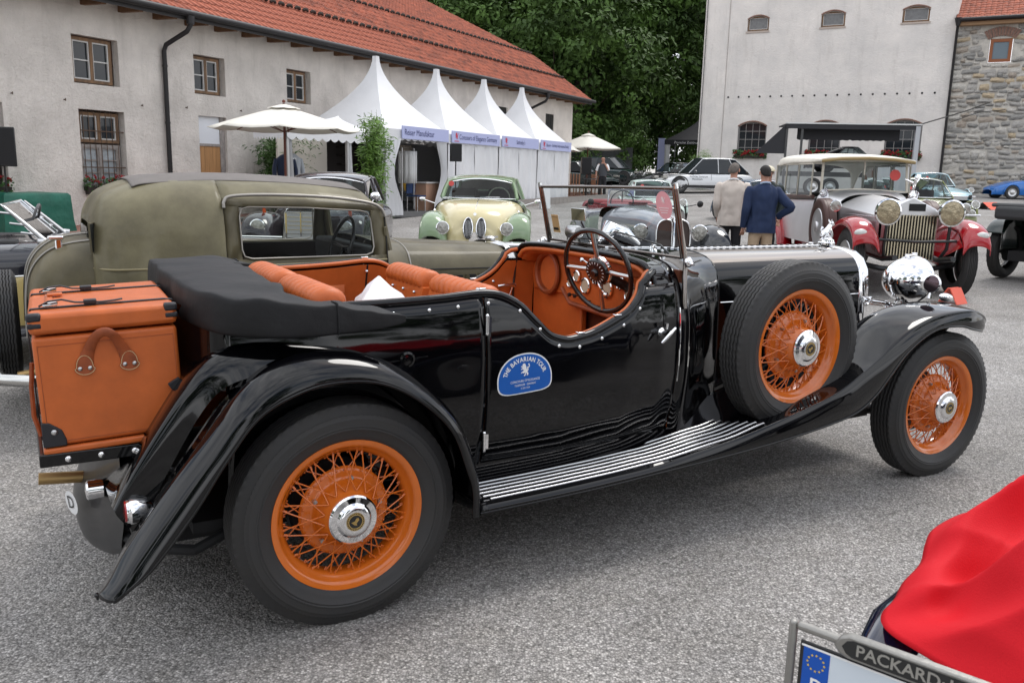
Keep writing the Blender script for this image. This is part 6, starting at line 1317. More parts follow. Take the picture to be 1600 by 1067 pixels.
# ------------------------------------------------------------------ cream and green sedan with twin oval grilles
BS = thing('sedan_car', 'cream and pale green rounded 1950s sedan facing the camera in front of the tents', 'car', (-.62, 15.75, gz(-.6, 15.7)), radians(-91))
gr_ = mat('pale_green_paint', (.215, .30, .17), .2, 0, .6); cm = mat('cream_paint', (.60, .52, .29), .22, 0, .6)
hull(BS, 'bonnet', [(1.84, [(0, .60), (.03, .60), (.06, .59), (.08, .56), (.09, .5), (.09, .42)]), (1.81, [(0, .68), (.08, .68), (.16, .66), (.24, .59), (.27, .5), (.27, .38)]), (1.78, [(0, .70), (.10, .70), (.20, .68), (.30, .60), (.34, .5), (.34, .35)]), (1.72, [(0, .86), (.12, .855), (.26, .81), (.38, .70), (.44, .55), (.44, .35)]), (1.5, [(0, .98), (.16, .975), (.36, .93), (.50, .82), (.56, .62), (.56, .35)]), (1.0, [(0, 1.07), (.25, 1.06), (.50, 1.02), (.66, .92), (.72, .7), (.72, .4)]), (.55, [(0, 1.10), (.3, 1.09), (.58, 1.06), (.74, .97), (.80, .75), (.80, .4)])], cm, 22, 36, smooth=70)
hull(BS, 'body', [(.56, [(0, 1.10), (.3, 1.09), (.60, 1.06), (.76, .97), (.82, .75), (.82, .3)]), (-.5, [(0, 1.08), (.3, 1.07), (.64, 1.05), (.80, .97), (.85, .75), (.84, .3)]), (-1.8, [(0, 1.05), (.3, 1.04), (.6, 1.0), (.76, .92), (.80, .7), (.78, .3)]), (-2.5, [(0, .85), (.25, .84), (.5, .8), (.62, .7), (.66, .55), (.64, .3)])], gr_, 22, 36, smooth=70)
B().tube([(.55, 0, 1.105), (1.0, 0, 1.077), (1.5, 0, .988), (1.72, 0, .87)], .006, 6).build('bonnet_bead', chrome, BS)
for s in (-1, 1):
    B().grid(surf([[V((x, s*.90, .34)), V((x, s*.91, z-.16)), V((x, s*.86, z-.04)), V((x, s*.72, z)), V((x, s*.56, z-.05)), V((x, s*.48, z-.2)), V((x, s*.44, .40))] for x, z in ((1.84, .52), (1.80, .70), (1.66, .84), (1.4, .90), (1.0, .90), (.5, .84), (-.1, .74), (-.5, .6))], 18, 36)).build('front_wing', gr_, BS, smooth=70, solid=.01)
    B().grid(surf([[V((x, s*.90, .34)), V((x, s*.92, z-.16)), V((x, s*.86, z-.04)), V((x, s*.74, z))] for x, z in ((-1.0, .6), (-1.3, .82), (-1.8, .88), (-2.3, .7), (-2.5, .5))], 12, 26)).build('rear_wing', gr_, BS, smooth=70, solid=.01)
    lamp(BS, (1.80, s*.52, .66), .10, tilt=-.15); B().ball((1.35, s*.70, .915), .03, 10, (2.2, .8, 1.1)).build('side_lamp', chrome, BS)
    k_ = part('kidney_grille', BS); out = [V((1.868-(z-.52)**2*1.1, s*(.105+.075*cx_), z)) for cx_, z in [(cos(a)*(1), .66+.17*sin(a)+(.0)) for a in [2*pi*k/24 for k in range(24)]]]
    B().tube(out, .012, 6, closed=True).build('kidney_ring', chrome, k_, smooth=60); B().poly([p+V((-.012, 0, 0)) for p in out], (.006, 0, 0)).build('kidney_core', blackm, k_, smooth=0)
    for q in range(5): B().tube([(1.865, s*(.06+.022*q), .54), (1.845, s*(.06+.022*q), .66), (1.80, s*(.06+.022*q), .78)], .003, 5).build('kidney_slat', steel, k_)
    for x in (1.2, -1.6): simple_wheel(BS, (x, s*.74, .34), R=.34, W=.17, side=s)
    B().tube([(.45, s*.80, 1.0), (.47, s*.98, 1.06)], .009, 6).ball((.47, s*1.02, 1.07), .05, 10, (.4, 1.2, .7)).build('wing_mirror', chrome, BS)
B().tube([(1.93, -.85, .42), (2.0, 0, .42), (1.93, .85, .42)], .05, 8).build('bumper', chrome, BS)
T = frame((1.755, 0, .885), (0, 1, 0), (-.35, 0, 1)); B().box(-.022, .022, -.022, .022, .0, .008, T @ MX.Rotation(pi/4, 4, 'Z')).build('badge', chrome, BS)
cabin(BS, [(.42, .66, 1.10), (-.35, .76, 1.08), (-1.15, .74, 1.08), (-1.7, .56, 1.06)], [(.13, .58, 1.365), (-.4, .62, 1.42), (-1.0, .60, 1.42), (-1.35, .48, 1.36)], gr_, bp=(1, 2), roofz=.085, wheel=.95, pil=.035)
disc_sticker(BS, (.33, -.52, 1.35), .05, redst); B().tube([(.40, -.45, 1.125), (.42, -.1, 1.13)], .006, 5).tube([(.44, .0, 1.13), (.46, .35, 1.13)], .006, 5).build('wiper', steel, BS)
# ------------------------------------------------------------------ grey convertible with the split grille
GS = thing('vintage_convertible', 'open grey blue convertible with split oval grille and red seats behind the tourer windscreen', 'car', (2.10, 13.95, gz(2.2, 14)), radians(-84))
gy = mat('grey_blue_paint', (.23, .24, .265), .14, 0, .7); gdk = mat('black_wing_paint', (.012, .014, .018), .1, 0, .6); dred = mat('dark_red_leather', (.20, .012, .02), .5)
gsec = lambda w, zt: [(0, zt), (w*.35, zt-.012), (w*.7, zt-.06), (w*.92, zt-.16), (w, zt-.3), (w*1.0, .5), (w*.95, .35)]
hull(GS, 'body', [(1.62, gsec(.24, 1.00)), (1.3, gsec(.31, 1.06)), (.7, gsec(.42, 1.11)), (.1, gsec(.60, 1.14)), (-.15, gsec(.68, 1.13))], gy, 24, 36)
hull(GS, 'tub', [(-.16, [(.60, 1.09), (.66, 1.07), (.71, 1.0), (.73, .8), (.72, .5), (.70, .32)]), (-1.0, [(.66, 1.02), (.70, 1.01), (.75, .95), (.78, .8), (.78, .5), (.75, .32)]), (-1.7, [(.62, 1.02), (.66, 1.01), (.71, .95), (.74, .8), (.74, .5), (.72, .32)]), (-2.3, [(.30, .98), (.4, .97), (.5, .92), (.58, .78), (.6, .5), (.58, .32)])], gy, 18, 30)
B().box(-1.9, -.2, -.60, .60, .90, .985).build('cabin_floor', dark, GS, bevel=.03)
B().box(-1.0, -.8, -.56, .56, .9, 1.14).build('front_seat', dred, GS, bevel=.06); B().box(-1.95, -1.65, -.6, .6, .9, 1.16).build('rear_seat', dred, GS, bevel=.07)
hull(GS, 'folded_hood', [(-1.75, [(0, 1.14), (.4, 1.13), (.62, 1.10), (.68, 1.03)]), (-2.05, [(0, 1.17), (.4, 1.16), (.60, 1.12), (.66, 1.03)]), (-2.3, [(0, 1.10), (.3, 1.09), (.45, 1.05), (.5, 1.0)])], dred, 14, 14)
ring = [V((-.10+.0, s_*w_, z_)) for s_, w_, z_ in ((-1, .60, 1.12), (-1, .57, 1.35), (-1, .53, 1.38), (1, .53, 1.38), (1, .57, 1.35), (1, .60, 1.12))]
ring = [V((p.x-(p.z-1.1)*.25, p.y, p.z)) for p in ring]
B().tube(ring, .022, 8, closed=True).build('windscreen_frame', gy, GS, smooth=60); B().tube([p*1+V((.012, 0, 0)) for p in ring], .010, 6, closed=True).build('windscreen_trim', chrome, GS)
B().add(ring, [tuple(range(6))]).build('windscreen_glass', glass, GS, smooth=0)
B().tube([V((-.38+.05*sin(a), -.30+.19*cos(a), 1.17+.18*sin(a))) for a in [2*pi*k/28 for k in range(28)]], .011, 6, closed=True).tube([(-.38, -.30, 1.17), (-.37, -.30, 1.35)], .01, 5).build('steering_wheel', blackm, GS)
for s in (-1, 1):
    k_ = part('grille', GS); o_ = [(.02, .42), (.02, .90), (.06, .985), (.15, .985), (.22, .93), (.25, .80), (.24, .55), (.20, .42)]
    out = cr([V((1.68-.10*max(0, z-.6), s*y, z)) for y, z in o_], 30)
    B().tube(out, .014, 6, closed=True).build('grille_ring', chrome, k_, smooth=60); B().poly([p+V((-.02, 0, 0)) for p in out], (.008, 0, 0)).build('grille_core', mat('dull_bronze', (.05, .035, .03), .5, .3), k_, smooth=0)
    lamp(GS, (1.48, s*.44, .80), .115, tilt=.0)
    B().grid(surf([[V((x, s*.88, z-.12)), V((x, s*.84, z-.03)), V((x, s*.72, z)), V((x, s*.58, z-.04)), V((x, s*.46, z-.18)), V((x, s*.34, .48))] for x, z in ((1.75, .40), (1.76, .58), (1.62, .78), (1.35, .90), (1.0, .88), (.6, .68), (.3, .42))], 16, 36)).build('front_wing', gdk, GS, smooth=70, solid=.01)
    B().grid(surf([[V((x, s*.86, z-.14)), V((x, s*.86, z-.04)), V((x, s*.74, z)), V((x, s*.66, z))] for x, z in ((-1.1, .4), (-1.3, .7), (-1.7, .84), (-2.1, .74), (-2.4, .45))], 12, 26)).build('rear_wing', gdk, GS, smooth=70, solid=.01)
    for x in (1.2, -1.7): simple_wheel(GS, (x, s*.72, .34), R=.34, W=.15, side=s, face='disc')
    B().tube([(-.02, s*.66, 1.12), (.02, s*.84, 1.16)], .008, 6).ball((.02, s*.90, 1.17), .055, 10, (.4, 1, 1)).build('wing_mirror', blackm, GS)
B().tube([(1.64, 0, 1.0), (1.2, 0, 1.085), (.1, 0, 1.15)], .007, 6).build('bonnet_hinge', chrome, GS); B().tube([(1.68, 0, .42), (1.68, 0, .95), (1.64, 0, 1.02)], .014, 6).build('grille_divider', chrome, GS); B().box(-.12, -.06, -.25, .05, 1.15, 1.17).build('wiper_motor', dark, GS)
# ------------------------------------------------------------------ generic smaller cars farther away
def far_car(label, cat, loc, head, m_, L=4.2, Wd=1.7, H=1.3, kind='coupe', wheelR=.31, gm=None, face='alloy', facem=None, lamps='round', name='parked_car', group=None, belt=None, roofm=None):
    t = thing(name, label, cat, (loc[0], loc[1], gz(*loc)), radians(head), group); w = Wd/2; h = L/2; zb = belt or H*.62
    P = {'coupe': dict(st=[(h, .28, .62), (h*.96, .44, .80), (h*.8, .56, .90), (h*.35, .70, 1), (-.1*h, .76, 1), (-h*.6, .72, .97), (-h*.9, .52, .86), (-h, .36, .74)], f=(.30*h, .07*h), r=(-.78*h, -.26*h)),
         'suv': dict(st=[(h, .45, .80), (h*.94, .66, .92), (h*.55, .90, 1), (h*.3, .95, 1), (-.1*h, 1.0, 1), (-h*.6, 1.0, 1), (-h*.93, .92, .95), (-h, .5, .86)], f=(.42*h, .12*h), r=(-.93*h, -.60*h)),
         'open': dict(st=[(h, .34, .55), (h*.9, .50, .82), (h*.5, .70, .96), (0, .74, 1), (-h*.5, .78, 1), (-h*.9, .70, .9), (-h, .40, .7)], f=None, r=None)}[kind]
    st = []
    for x, zt, ww in P['st']:
        z = zb*zt/.76 if kind == 'coupe' else (zb*zt if kind == 'suv' else zb*zt/.76); a = w*ww
        st.append((x, [(0, z), (a*.4, z-.01), (a*.75, z-.04), (a*.94, z-.12*min(1, z)), (a, z*.62), (a*.99, z*.42), (a*.93, .20)]))
    hull(t, 'body', st, m_, 20, 44, smooth=70)
    if P['f']:
        fx, ftx = P['f']; rx, rtx = P['r']; mid = (ftx+rtx)/2
        zf = zb*.985+.0; top = H-.07
        cabin(t, [(fx, w*.80, zf-.02), (mid+.1, w*.93, zf), ((mid+rx)/2, w*.90, zf), (rx, w*.68, zf-.02)], [(ftx, w*.66, top-.02), (mid+.1, w*.72, top), ((mid+rtx)/2-.05, w*.71, top-.005), (rtx, w*.60, top-.03)], m_, gl=gm or carglass, bp=(1, 2), roofz=.07, pil=.018, trimm=blackm if kind == 'suv' else None, roofm=roofm)
    for s in (-1, 1):
        for x in (h*.62, -h*.60):
            simple_wheel(t, (x, s*(w*.90), wheelR), R=wheelR, W=.2, side=s, face=face, facem=facem)
            B().tube([(x+wheelR*1.13*cos(a), s*(w*.985 if kind != 'open' else w*.97), wheelR+wheelR*1.13*sin(a)) for a in [pi*k/14 for k in range(15)]], .03, 6).build('wheel_arch', blackm if kind == 'suv' else m_, t, smooth=60)
            B().lathe([(0, s*.0), (wheelR*1.1, s*.0)], 24, c=(x, s*w*.955, wheelR)).build('wheel_opening', dark, t, smooth=0)
        if lamps == 'round': lamp(t, (h*.93, s*w*.74, zb*.80), .10, tilt=-.35)
        elif lamps == 'slit': B().box(h*.88, h*.985, s*w*.55 if s > 0 else -w*.92, w*.92 if s > 0 else -w*.55, zb*.68, zb*.80).build('headlight', mat('lamp_lens_silver', (0, 0, 0)), t, bevel=.02)
    return t
wht = mat('white_car_paint', (.72, .73, .74), .15, 0, .6); lbl = mat('pale_blue_paint', (.40, .60, .66), .2, 0, .6); ogr = mat('olive_green_gloss', (.17, .19, .045), .18, 0, .6); rbl = mat('racing_blue', (.01, .14, .48), .16, 0, .8); mnt = mat('mint_paint', (.50, .60, .54), .25, 0, .5); dgr = mat('dark_teal_paint', (.012, .028, .03), .12, 0, .6); sbl = mat('slate_blue_paint', (.05, .09, .14), .25, 0, .5); dgy = mat('charcoal_paint', (.03, .03, .035), .15, 0, .6)
blkw = mat('black_alloy', (.05, .05, .05), .35, .5)
P_ = far_car('pale blue rear-engined sports coupe with round headlights in front of the stone building', 'car', (17.0, 35.6), -88, lbl, 4.1, 1.66, 1.30, facem=steel, face='hubcap', wheelR=.31)
B().box(2.0, 2.10, -.72, .72, .36, .42).build('bumper', chrome, P_, bevel=.02); B().box(2.08, 2.12, -.38, .38, .26, .36).build('number_plate_blank', mat('plate_grey', (.4, .4, .4), .6), P_, smooth=0)
for s in (-.5, .5): B().box(2.06, 2.15, s-.05, s+.05, .28, .46).build('overrider', blackm, P_, bevel=.02)
disc_sticker(P_, (.60, -.50, 1.10), .05, redst, (1, 0, .6)); B().box(1.0, 1.02, -.1, .1, .82, .83).build('bonnet_handle', chrome, P_)
P_ = far_car('olive green small fastback sports car half hidden behind the red and silver tourer', 'car', (10.95, 23.6), -90, ogr, 3.95, 1.66, 1.28, face='hubcap', wheelR=.33)
for s in (-1, 1): lamp(P_, (1.93, s*.50, .42), .085, 'fog_lamp')
B().box(1.95, 2.0, -.7, .7, .34, .40).build('bumper', chrome, P_, bevel=.02); disc_sticker(P_, (.58, -.46, 1.0), .05, redst, (1, 0, .6))
P_ = far_car('low bright blue racing car with silver wheels at the right edge', 'car', (26.1, 44.0), 176, rbl, 4.3, 1.8, 1.1, kind='open', wheelR=.33, face='hubcap', lamps=None, belt=.98)
hull(P_, 'tail_fin', [(-.9, [(0, 1.15), (.15, 1.12), (.3, 1.0), (.4, .9)]), (-1.5, [(0, 1.08), (.15, 1.05), (.3, .95), (.4, .85)])], rbl, 10, 8); B().grid([[V((.35, y, .92)), V((.20, y*.9, 1.12))] for y in (-.6, -.3, 0, .3, .6)]).build('wind_deflector', carglass, P_, solid=.01); B().box(-.7, .2, -.5, .5, .85, .97).build('cockpit', dark, P_, bevel=.03)
SV = far_car('white SUV parked side-on between the black tent and the men', 'car', (9.35, 43.6), 188, wht, 4.75, 1.95, 1.72, kind='suv', wheelR=.37, face='alloy', facem=steel, lamps='slit', gm=darkglass, belt=.98)
b = B()
for s in (-1, 1): b.box(-1.35, 1.35, s*.955-.02, s*.955+.02, .24, .38)
b.build('side_skirt', blackm, SV, bevel=.02)
for s_, zz, xx in (('Porsche Zentrum', .78, .55), ('Mannheim', .66, .62)):
    vs_, fs_ = textmesh(s_, .13); T = frame((xx, .985, zz), (-1, 0, 0), (0, 0, 1)); B().add(vs_, fs_, T).build('door_lettering', dgy, SV, smooth=0)
for s in (-1, 1): B().ball((.75, s*1.03, 1.02), .1, 10, (.8, 1, .7)).build('wing_mirror', dgy, SV); B().tube([(x, s*(.975+.004), .62+z) for x, z in ((-.1, 0), (-.1, .33))], .006, 4).build('door_seam', dgy, SV)
far_car('charcoal low sports saloon half hidden by the white SUV', 'car', (8.8, 48.6), 200, dgy, 4.9, 1.95, 1.38, kind='coupe', wheelR=.36, face='alloy', facem=blkw, lamps='round')
far_car('dark teal SUV in the shade under the trees, behind the waistcoated man', 'car', (5.6, 52.0), 190-225, dgr, 4.7, 1.95, 1.60, kind='suv', wheelR=.38, face='alloy', facem=blkw, lamps='slit', gm=darkglass)
far_car('dark low car beside the terrace, left of the dark teal SUV', 'car', (3.4, 47.8), -38, dgr, 4.4, 1.85, 1.42, kind='suv', wheelR=.35, face='alloy', facem=blkw, lamps='slit', gm=darkglass)
P_ = far_car('mint white small closed car seen above the grey convertible', 'car', (4.0, 25.6), -86, mnt, 3.4, 1.5, 1.20, kind='coupe', wheelR=.31, face='hubcap'); disc_sticker(P_, (.42, -.36, 1.02), .05, redst, (1, 0, .6))
P_ = far_car('small slate blue open car between the white SUV and the man in the linen jacket', 'car', (7.15, 25.2), -72, sbl, 3.7, 1.5, 1.2, kind='coupe', wheelR=.31, face='disc')
# ------------------------------------------------------------------ big red and silver tourer with the cream hood
RT = thing('vintage_tourer', 'red winged vintage tourer with polished metal body and cream hood facing the camera', 'car', (5.42, 11.9, gz(5.4, 12)), radians(-93)); RT.scale = (1.07, 1.04, 1.08)
redp_ = mat('red_wing_paint', (.36, .006, .012), .14, 0, .8); alu = mat('polished_aluminium', (.74, .74, .75), .42, 1, var=.05, vs_=3); brnp = mat('brown_cover', (.065, .028, .022), .45); crm = mat('cream_canvas_hood', (.78, .74, .65), .75, var=.06, bump=.004, bs=14)
brass = mat('warm_nickel', (.62, .55, .40), .22, 1)
# x: front axle = 0 ; bonnet 0 .. -1.35 ; scuttle/windscreen -1.75
rs = lambda w, zt, zc=.60: [(0, zt), (w*.4, zt-.03), (w*.75, zt-.10), (w*.95, zt-.16), (w, zt-.22), (w, zc)]
hull(RT, 'bonnet', [(-.02, rs(.36, 1.16)), (-.7, rs(.42, 1.20)), (-1.35, rs(.48, 1.24))], alu, 20, 20, smooth=30)
hull(RT, 'scuttle', [(-1.352, [(0, 1.24), (.25, 1.23), (.42, 1.16), (.50, 1.04), (.52, .8), (.52, .5)]), (-1.6, [(0, 1.29), (.3, 1.28), (.55, 1.20), (.64, 1.06), (.66, .8), (.66, .5)]), (-1.8, [(0, 1.31), (.35, 1.30), (.62, 1.23), (.70, 1.08), (.72, .8), (.72, .5)])], alu, 22, 14)
hull(RT, 'tub', [(-1.8, [(.60, 1.18), (.68, 1.17), (.72, 1.08), (.74, .8), (.74, .5)]), (-3.0, [(.62, 1.16), (.70, 1.15), (.76, 1.06), (.78, .8), (.78, .5)]), (-4.2, [(.55, 1.18), (.64, 1.16), (.72, 1.06), (.74, .8), (.72, .5)])], alu, 18, 24)
B().box(-4.2, -4.15, -.7, .7, .5, 1.15).build('tail_panel', alu, RT); B().box(-4.1, -1.8, -.7, .7, .5, .55).build('floor', dark, RT)
for x in (-2.5, -3.6): B().box(x-.1, x+.1, -.6, .6, .6, 1.22).build('seat_back', dark, RT, bevel=.06)
for s in (-1, 1):
    B().tube([(-1.82, s*.73, 1.18), (-3.0, s*.765, 1.16), (-4.2, s*.70, 1.17)], .03, 8).build('body_rail', brnp, RT)
    for k in range(26): B().tube([(-.12-k*.045, s*(.37+.0035*k+.004), .70), (-.12-k*.045, s*(.37+.0035*k+.012), .92)], .007, 4).build('louvre', mat('grey_louvre', (.30, .28, .29), .3, .8), RT)
    for k in range(24): B().ball((-.1-k*.052, s*(.372+.0042*k), .975), .008, 6).build('rivet', chrome, RT)
    # wings
    B().grid(surf([[V((x, s*.86, z-.10)), V((x, s*.85, z-.03)), V((x, s*.74, z+.015)), V((x, s*.60, z)), V((x, s*.52, z-.10))] for x, z in ((.52, .66), (.50, .76), (.40, .88), (.2, .955), (-.1, .96), (-.4, .86), (-.62, .66), (-.78, .44), (-.95, .34))], 16, 44)).build('front_wing', redp_, RT, smooth=70, solid=.01)
    B().grid([[V((x, s*.53, z)), V((x*.75-.1, s*.40, .52)), V((x*.6-.1, s*.36, .45))] for x, z in ((.48, .66), (.30, .82), (0, .86), (-.35, .78), (-.62, .56))]).build('wing_valance', redp_, RT, smooth=70)
    B().grid(surf([[V((x, s*.90, z-.14)), V((x, s*.90, z-.04)), V((x, s*.80, z)), V((x, s*.66, z-.02))] for x, z in ((-3.0, .38), (-3.15, .62), (-3.45, .88), (-3.8, .94), (-4.15, .82), (-4.35, .5))], 12, 30)).build('rear_wing', redp_, RT, smooth=70, solid=.01)
    B().box(-3.0, -.9, s*.72-.13, s*.72+.13, .36, .40).build('running_board', redp_, RT, bevel=.01); B().box(-3.0, -1.1, s*.60-.03, s*.60+.03, .38, .62).build('valance', redp_, RT, bevel=.01)
    simple_wheel(RT, (0, s*.71, .42), R=.42, W=.17, side=s, face='disc', tread=True, rim=.60, yaw=0); simple_wheel(RT, (-3.75, s*.71, .42), R=.42, W=.17, side=s, face='disc', rim=.6)
    spw = simple_wheel(RT, (-1.18, s*.74, .78), R=.40, W=.19, side=s, face='disc', rim=.62, facem=alu); kids(spw)[0].data = kids(spw)[0].data
    for q in kids(spw):
        if q.name.startswith('tyre'): q.data = q.data.copy(); q.data.materials[0] = brnp; q.name = 'tyre_cover'
    lamp(RT, (.34, s*.40, 1.06), .155, deep=.6, lens=mat('warm_lens', (.36, .30, .20), .12, .6, 0, bump=.02, bs=24, var=.4, vs_=14)); lamp(RT, (-.30, s*.86 if s < 0 else .86, 1.10), .07, 'side_lamp')
    B().ball((.47, s*.76, .80), .05, 12, (.5, 1.7, 1)).build('wing_lamp', mat('pearl_lens', (.6, .6, .58), .25, .4), RT)
    B().tube([(.34, s*.40, .90), (.32, s*.40, .62), (.24, s*.36, .50)], .022, 8).build('lamp_stanchion', blackm, RT)
    B().tube([(.62, s*.36, .52), (.2, s*.36, .47), (-.6, s*.38, .50)], .035, 8).build('frame_horn', blackm, RT)
    B().lathe([(.0, -.1), (.03, -.08), (.04, 0), (.065, .05), (.07, .06)], 14, 'x').build('scuttle_lamp', chrome, RT, loc=(-1.55, s*.66, 1.24))
B().tube([(.34, -.50, .72), (.36, 0, .70), (.34, .50, .72)], .018, 8).build('lamp_bar', blackm, RT); B().tube([(.0, -.66, .40), (.05, -.3, .33), (.05, .3, .33), (.0, .66, .40)], .035, 8).build('front_axle', blackm, RT)
rg = part('radiator', RT)
B().poly([(.0, y, z) for y, z in ((-.34, .44), (-.34, 1.02), (-.36, 1.04), (-.30, 1.10), (0, 1.24), (.30, 1.10), (.36, 1.04), (.34, 1.02), (.34, .44))], (.12, 0, 0)).build('radiator_shell', alu, rg, bevel=.012)
B().box(.12, .125, -.315, .315, .46, 1.01).build('radiator_core', dark, rg, smooth=0)
for k in range(17): B().box(.125, .145, -.31+k*.0385-.008, -.31+k*.0385+.008, .46, 1.02).build('radiator_slat', brass, rg, smooth=0)
B().box(.121, .13, -.05, .16, 1.07, 1.16).build('shell_badge', dark, rg, smooth=0)
cp = B().lathe([(.045, 0), (.05, .03), (.03, .05), (.03, .08), (0, .085)], 16, 'z').tube([(0, 0, .08), (.04, 0, .17), (.06, 0, .22)], [.02, .025, .014], 8).ball((.07, 0, .24), .02, 8).tube([(.03, 0, .17), (-.06, -.09, .22)], [.022, .008], 6).tube([(.03, 0, .17), (-.06, .09, .22)], [.022, .008], 6).build('mascot', chrome, rg, loc=(.05, 0, 1.24), smooth=60)
# windscreen and hood
b = B(); b.tube([(-1.74, -.64, 1.27), (-1.80, -.62, 1.72)], .02, 8).tube([(-1.74, .64, 1.27), (-1.80, .62, 1.72)], .02, 8).tube([(-1.74, -.64, 1.28), (-1.70, 0, 1.31), (-1.74, .64, 1.28)], .012, 6).tube([(-1.77, -.01, 1.30), (-1.80, 0, 1.74)], .014, 6); b.build('windscreen_frame', mat('cream_frame', (.5, .46, .38), .4), RT)
B().add([(-1.74, -.63, 1.29), (-1.74, .63, 1.29), (-1.80, .61, 1.70), (-1.80, -.61, 1.70)], [(0, 1, 2, 3)]).build('windscreen', carglass, RT, smooth=0); disc_sticker(RT, (-1.76, .45, 1.52), .08, redst, (1, 0, .1))
hull(RT, 'hood', [(-1.66, [(0, 1.775), (.3, 1.77), (.55, 1.755), (.68, 1.735), (.70, 1.71), (.69, 1.69)]), (-2.3, [(0, 1.825), (.3, 1.82), (.56, 1.80), (.70, 1.76), (.74, 1.71), (.74, 1.68)]), (-3.2, [(0, 1.845), (.3, 1.84), (.56, 1.82), (.71, 1.78), (.76, 1.72), (.76, 1.68)]), (-4.0, [(0, 1.83), (.3, 1.82), (.56, 1.80), (.70, 1.76), (.74, 1.68), (.74, 1.60)]), (-4.3, [(0, 1.72), (.3, 1.70), (.5, 1.66), (.62, 1.58), (.66, 1.45), (.68, 1.2)])], crm, 24, 40, smooth=70, solid=.02)
B().tube([(-1.665, -.69, 1.70), (-1.65, -.4, 1.735), (-1.645, 0, 1.75), (-1.65, .4, 1.735), (-1.665, .69, 1.70)], .022, 8).build('hood_bow', mat('ochre_binding', (.30, .22, .10), .7), RT)
for s in (-1, 1):
    for x0, x1 in ((-1.9, -2.6), (-2.65, -3.35), (-3.4, -4.0)):
        B().tube([(x0, s*.745, 1.19), (x1, s*.76, 1.18), (x1-.02, s*.75, 1.66), (x0-.03, s*.73, 1.66)], .014, 6, closed=True).build('side_screen_frame', mat('cream_frame', (0, 0, 0)), RT); B().add([(x0, s*.745, 1.2), (x1, s*.76, 1.2), (x1, s*.75, 1.65), (x0, s*.73, 1.65)], [(0, 1, 2, 3)]).build('side_screen', carglass, RT, smooth=0)
# ------------------------------------------------------------------ dark green tourer at the right edge (seen from behind)
DT = thing('vintage_tourer', 'dark green vintage car with black wire wheel at the right edge', 'car', (8.80, 13.5, gz(8.7, 13.4)), radians(34))
bg_ = mat('dark_green_paint', (.010, .022, .018), .12, 0, .7)
simple_wheel(DT, (-.78, .66, .42), R=.43, W=.17, side=1, face='wire', facem=mat('black_spokes', (.02, .02, .02), .35, .3), tread=True, rim=.66); simple_wheel(DT, (-.78, -.66, .42), R=.43, W=.17, side=-1, face='wire', facem=mat('black_spokes', (0, 0, 0)), rim=.66)
for s in (-1, 1): B().grid(surf([[V((-.78+r_*cos(a), s*.80, .42+(r_-.02)*sin(a))), V((-.78+r_*1.02*cos(a), s*.77, .42+r_*1.02*sin(a))), V((-.78+r_*1.02*cos(a), s*.60, .42+r_*1.02*sin(a))), V((-.78+r_*cos(a), s*.50, .42+r_*sin(a)))] for a, r_ in [(radians(-5+k*19), .50) for k in range(9)]], 10, 40)).build('rear_wing', bg_, DT, solid=.01)
hull(DT, 'body', [(-1.25, [(0, 1.0), (.3, .99), (.45, .95), (.5, .8), (.5, .45)]), (-.9, [(0, 1.06), (.35, 1.05), (.5, 1.02), (.56, .85), (.56, .45)]), (.8, [(0, 1.12), (.4, 1.11), (.6, 1.06), (.66, .85), (.66, .42)]), (1.6, [(0, 1.12), (.3, 1.10), (.48, 1.02), (.52, .85), (.52, .42)]), (2.8, [(0, 1.08), (.2, 1.06), (.34, 1.0), (.38, .85), (.38, .42)])], bg_, 20, 40)
B().box(-1.55, -1.0, -.52, .52, .92, 1.12).build('folded_hood', mat('grey_hood_bag', (.04, .042, .044), .6, bump=.004, bs=15), DT, bevel=.05)
B().box(-1.5, .6, -.60, .60, 1.10, 1.16).build('tonneau', mat('grey_hood_bag', (0, 0, 0)), DT, bevel=.03); B().box(-1.3, 2.7, -.35, .35, .3, .45).build('chassis', dark, DT)
for s in (-1, 1): simple_wheel(DT, (2.4, s*.66, .42), R=.43, W=.17, side=s, face='wire', facem=mat('black_spokes', (0, 0, 0)), rim=.66)
# ------------------------------------------------------------------ plants
bam = mat('bamboo_leaf', (.13, .24, .035), .5, var=.35, vs_=3, col2=(.06, .13, .02)); bams = mat('bamboo_cane', (.12, .16, .04), .5); bamd = mat('bamboo_leaf_dark', (.045, .10, .018), .5, var=.4, vs_=3)
def bamboo(label, loc, H, Wd, n, seed, m_=bam, lf=.11, cat='bamboo', lean=.15):
    r = random.Random(seed); t = thing('bamboo_plant', label, cat, (loc[0], loc[1], gz(*loc)), 0); b = B(); L_ = B()
    for k in range(16):
        a = r.uniform(0, 6.28); q = r.uniform(.1, .5)*Wd; h = H*r.uniform(.72, 1.); dx, dy = cos(a)*q, sin(a)*q
        pts = [V((dx*.3, dy*.3, 0)), V((dx*.5, dy*.5, h*.4)), V((dx*.8, dy*.8, h*.75)), V((dx*1.1, dy*1.1+lean*.2, h))]
        b.tube(cr(pts, 8), [.011]*5+[.008, .005, .002], 5)
        for j in range(n//16):
            u = r.random()**.7; p = cr(pts, 9)[int(u*8)] + V((r.gauss(0, .12*Wd), r.gauss(0, .12*Wd), r.gauss(0, .07))); d = V((r.gauss(0, 1), r.gauss(0, 1), r.gauss(-.25, .5))).normalized()*lf*r.uniform(.6, 1.3); e_ = d.orthogonal().normalized()*lf*.10
            L_.add([p, p+d*.4+e_, p+d, p+d*.4-e_], [(0, 1, 2, 3)])
    b.build('canes', bams, t); stuff(L_.build('leaves', m_, t, smooth=0))
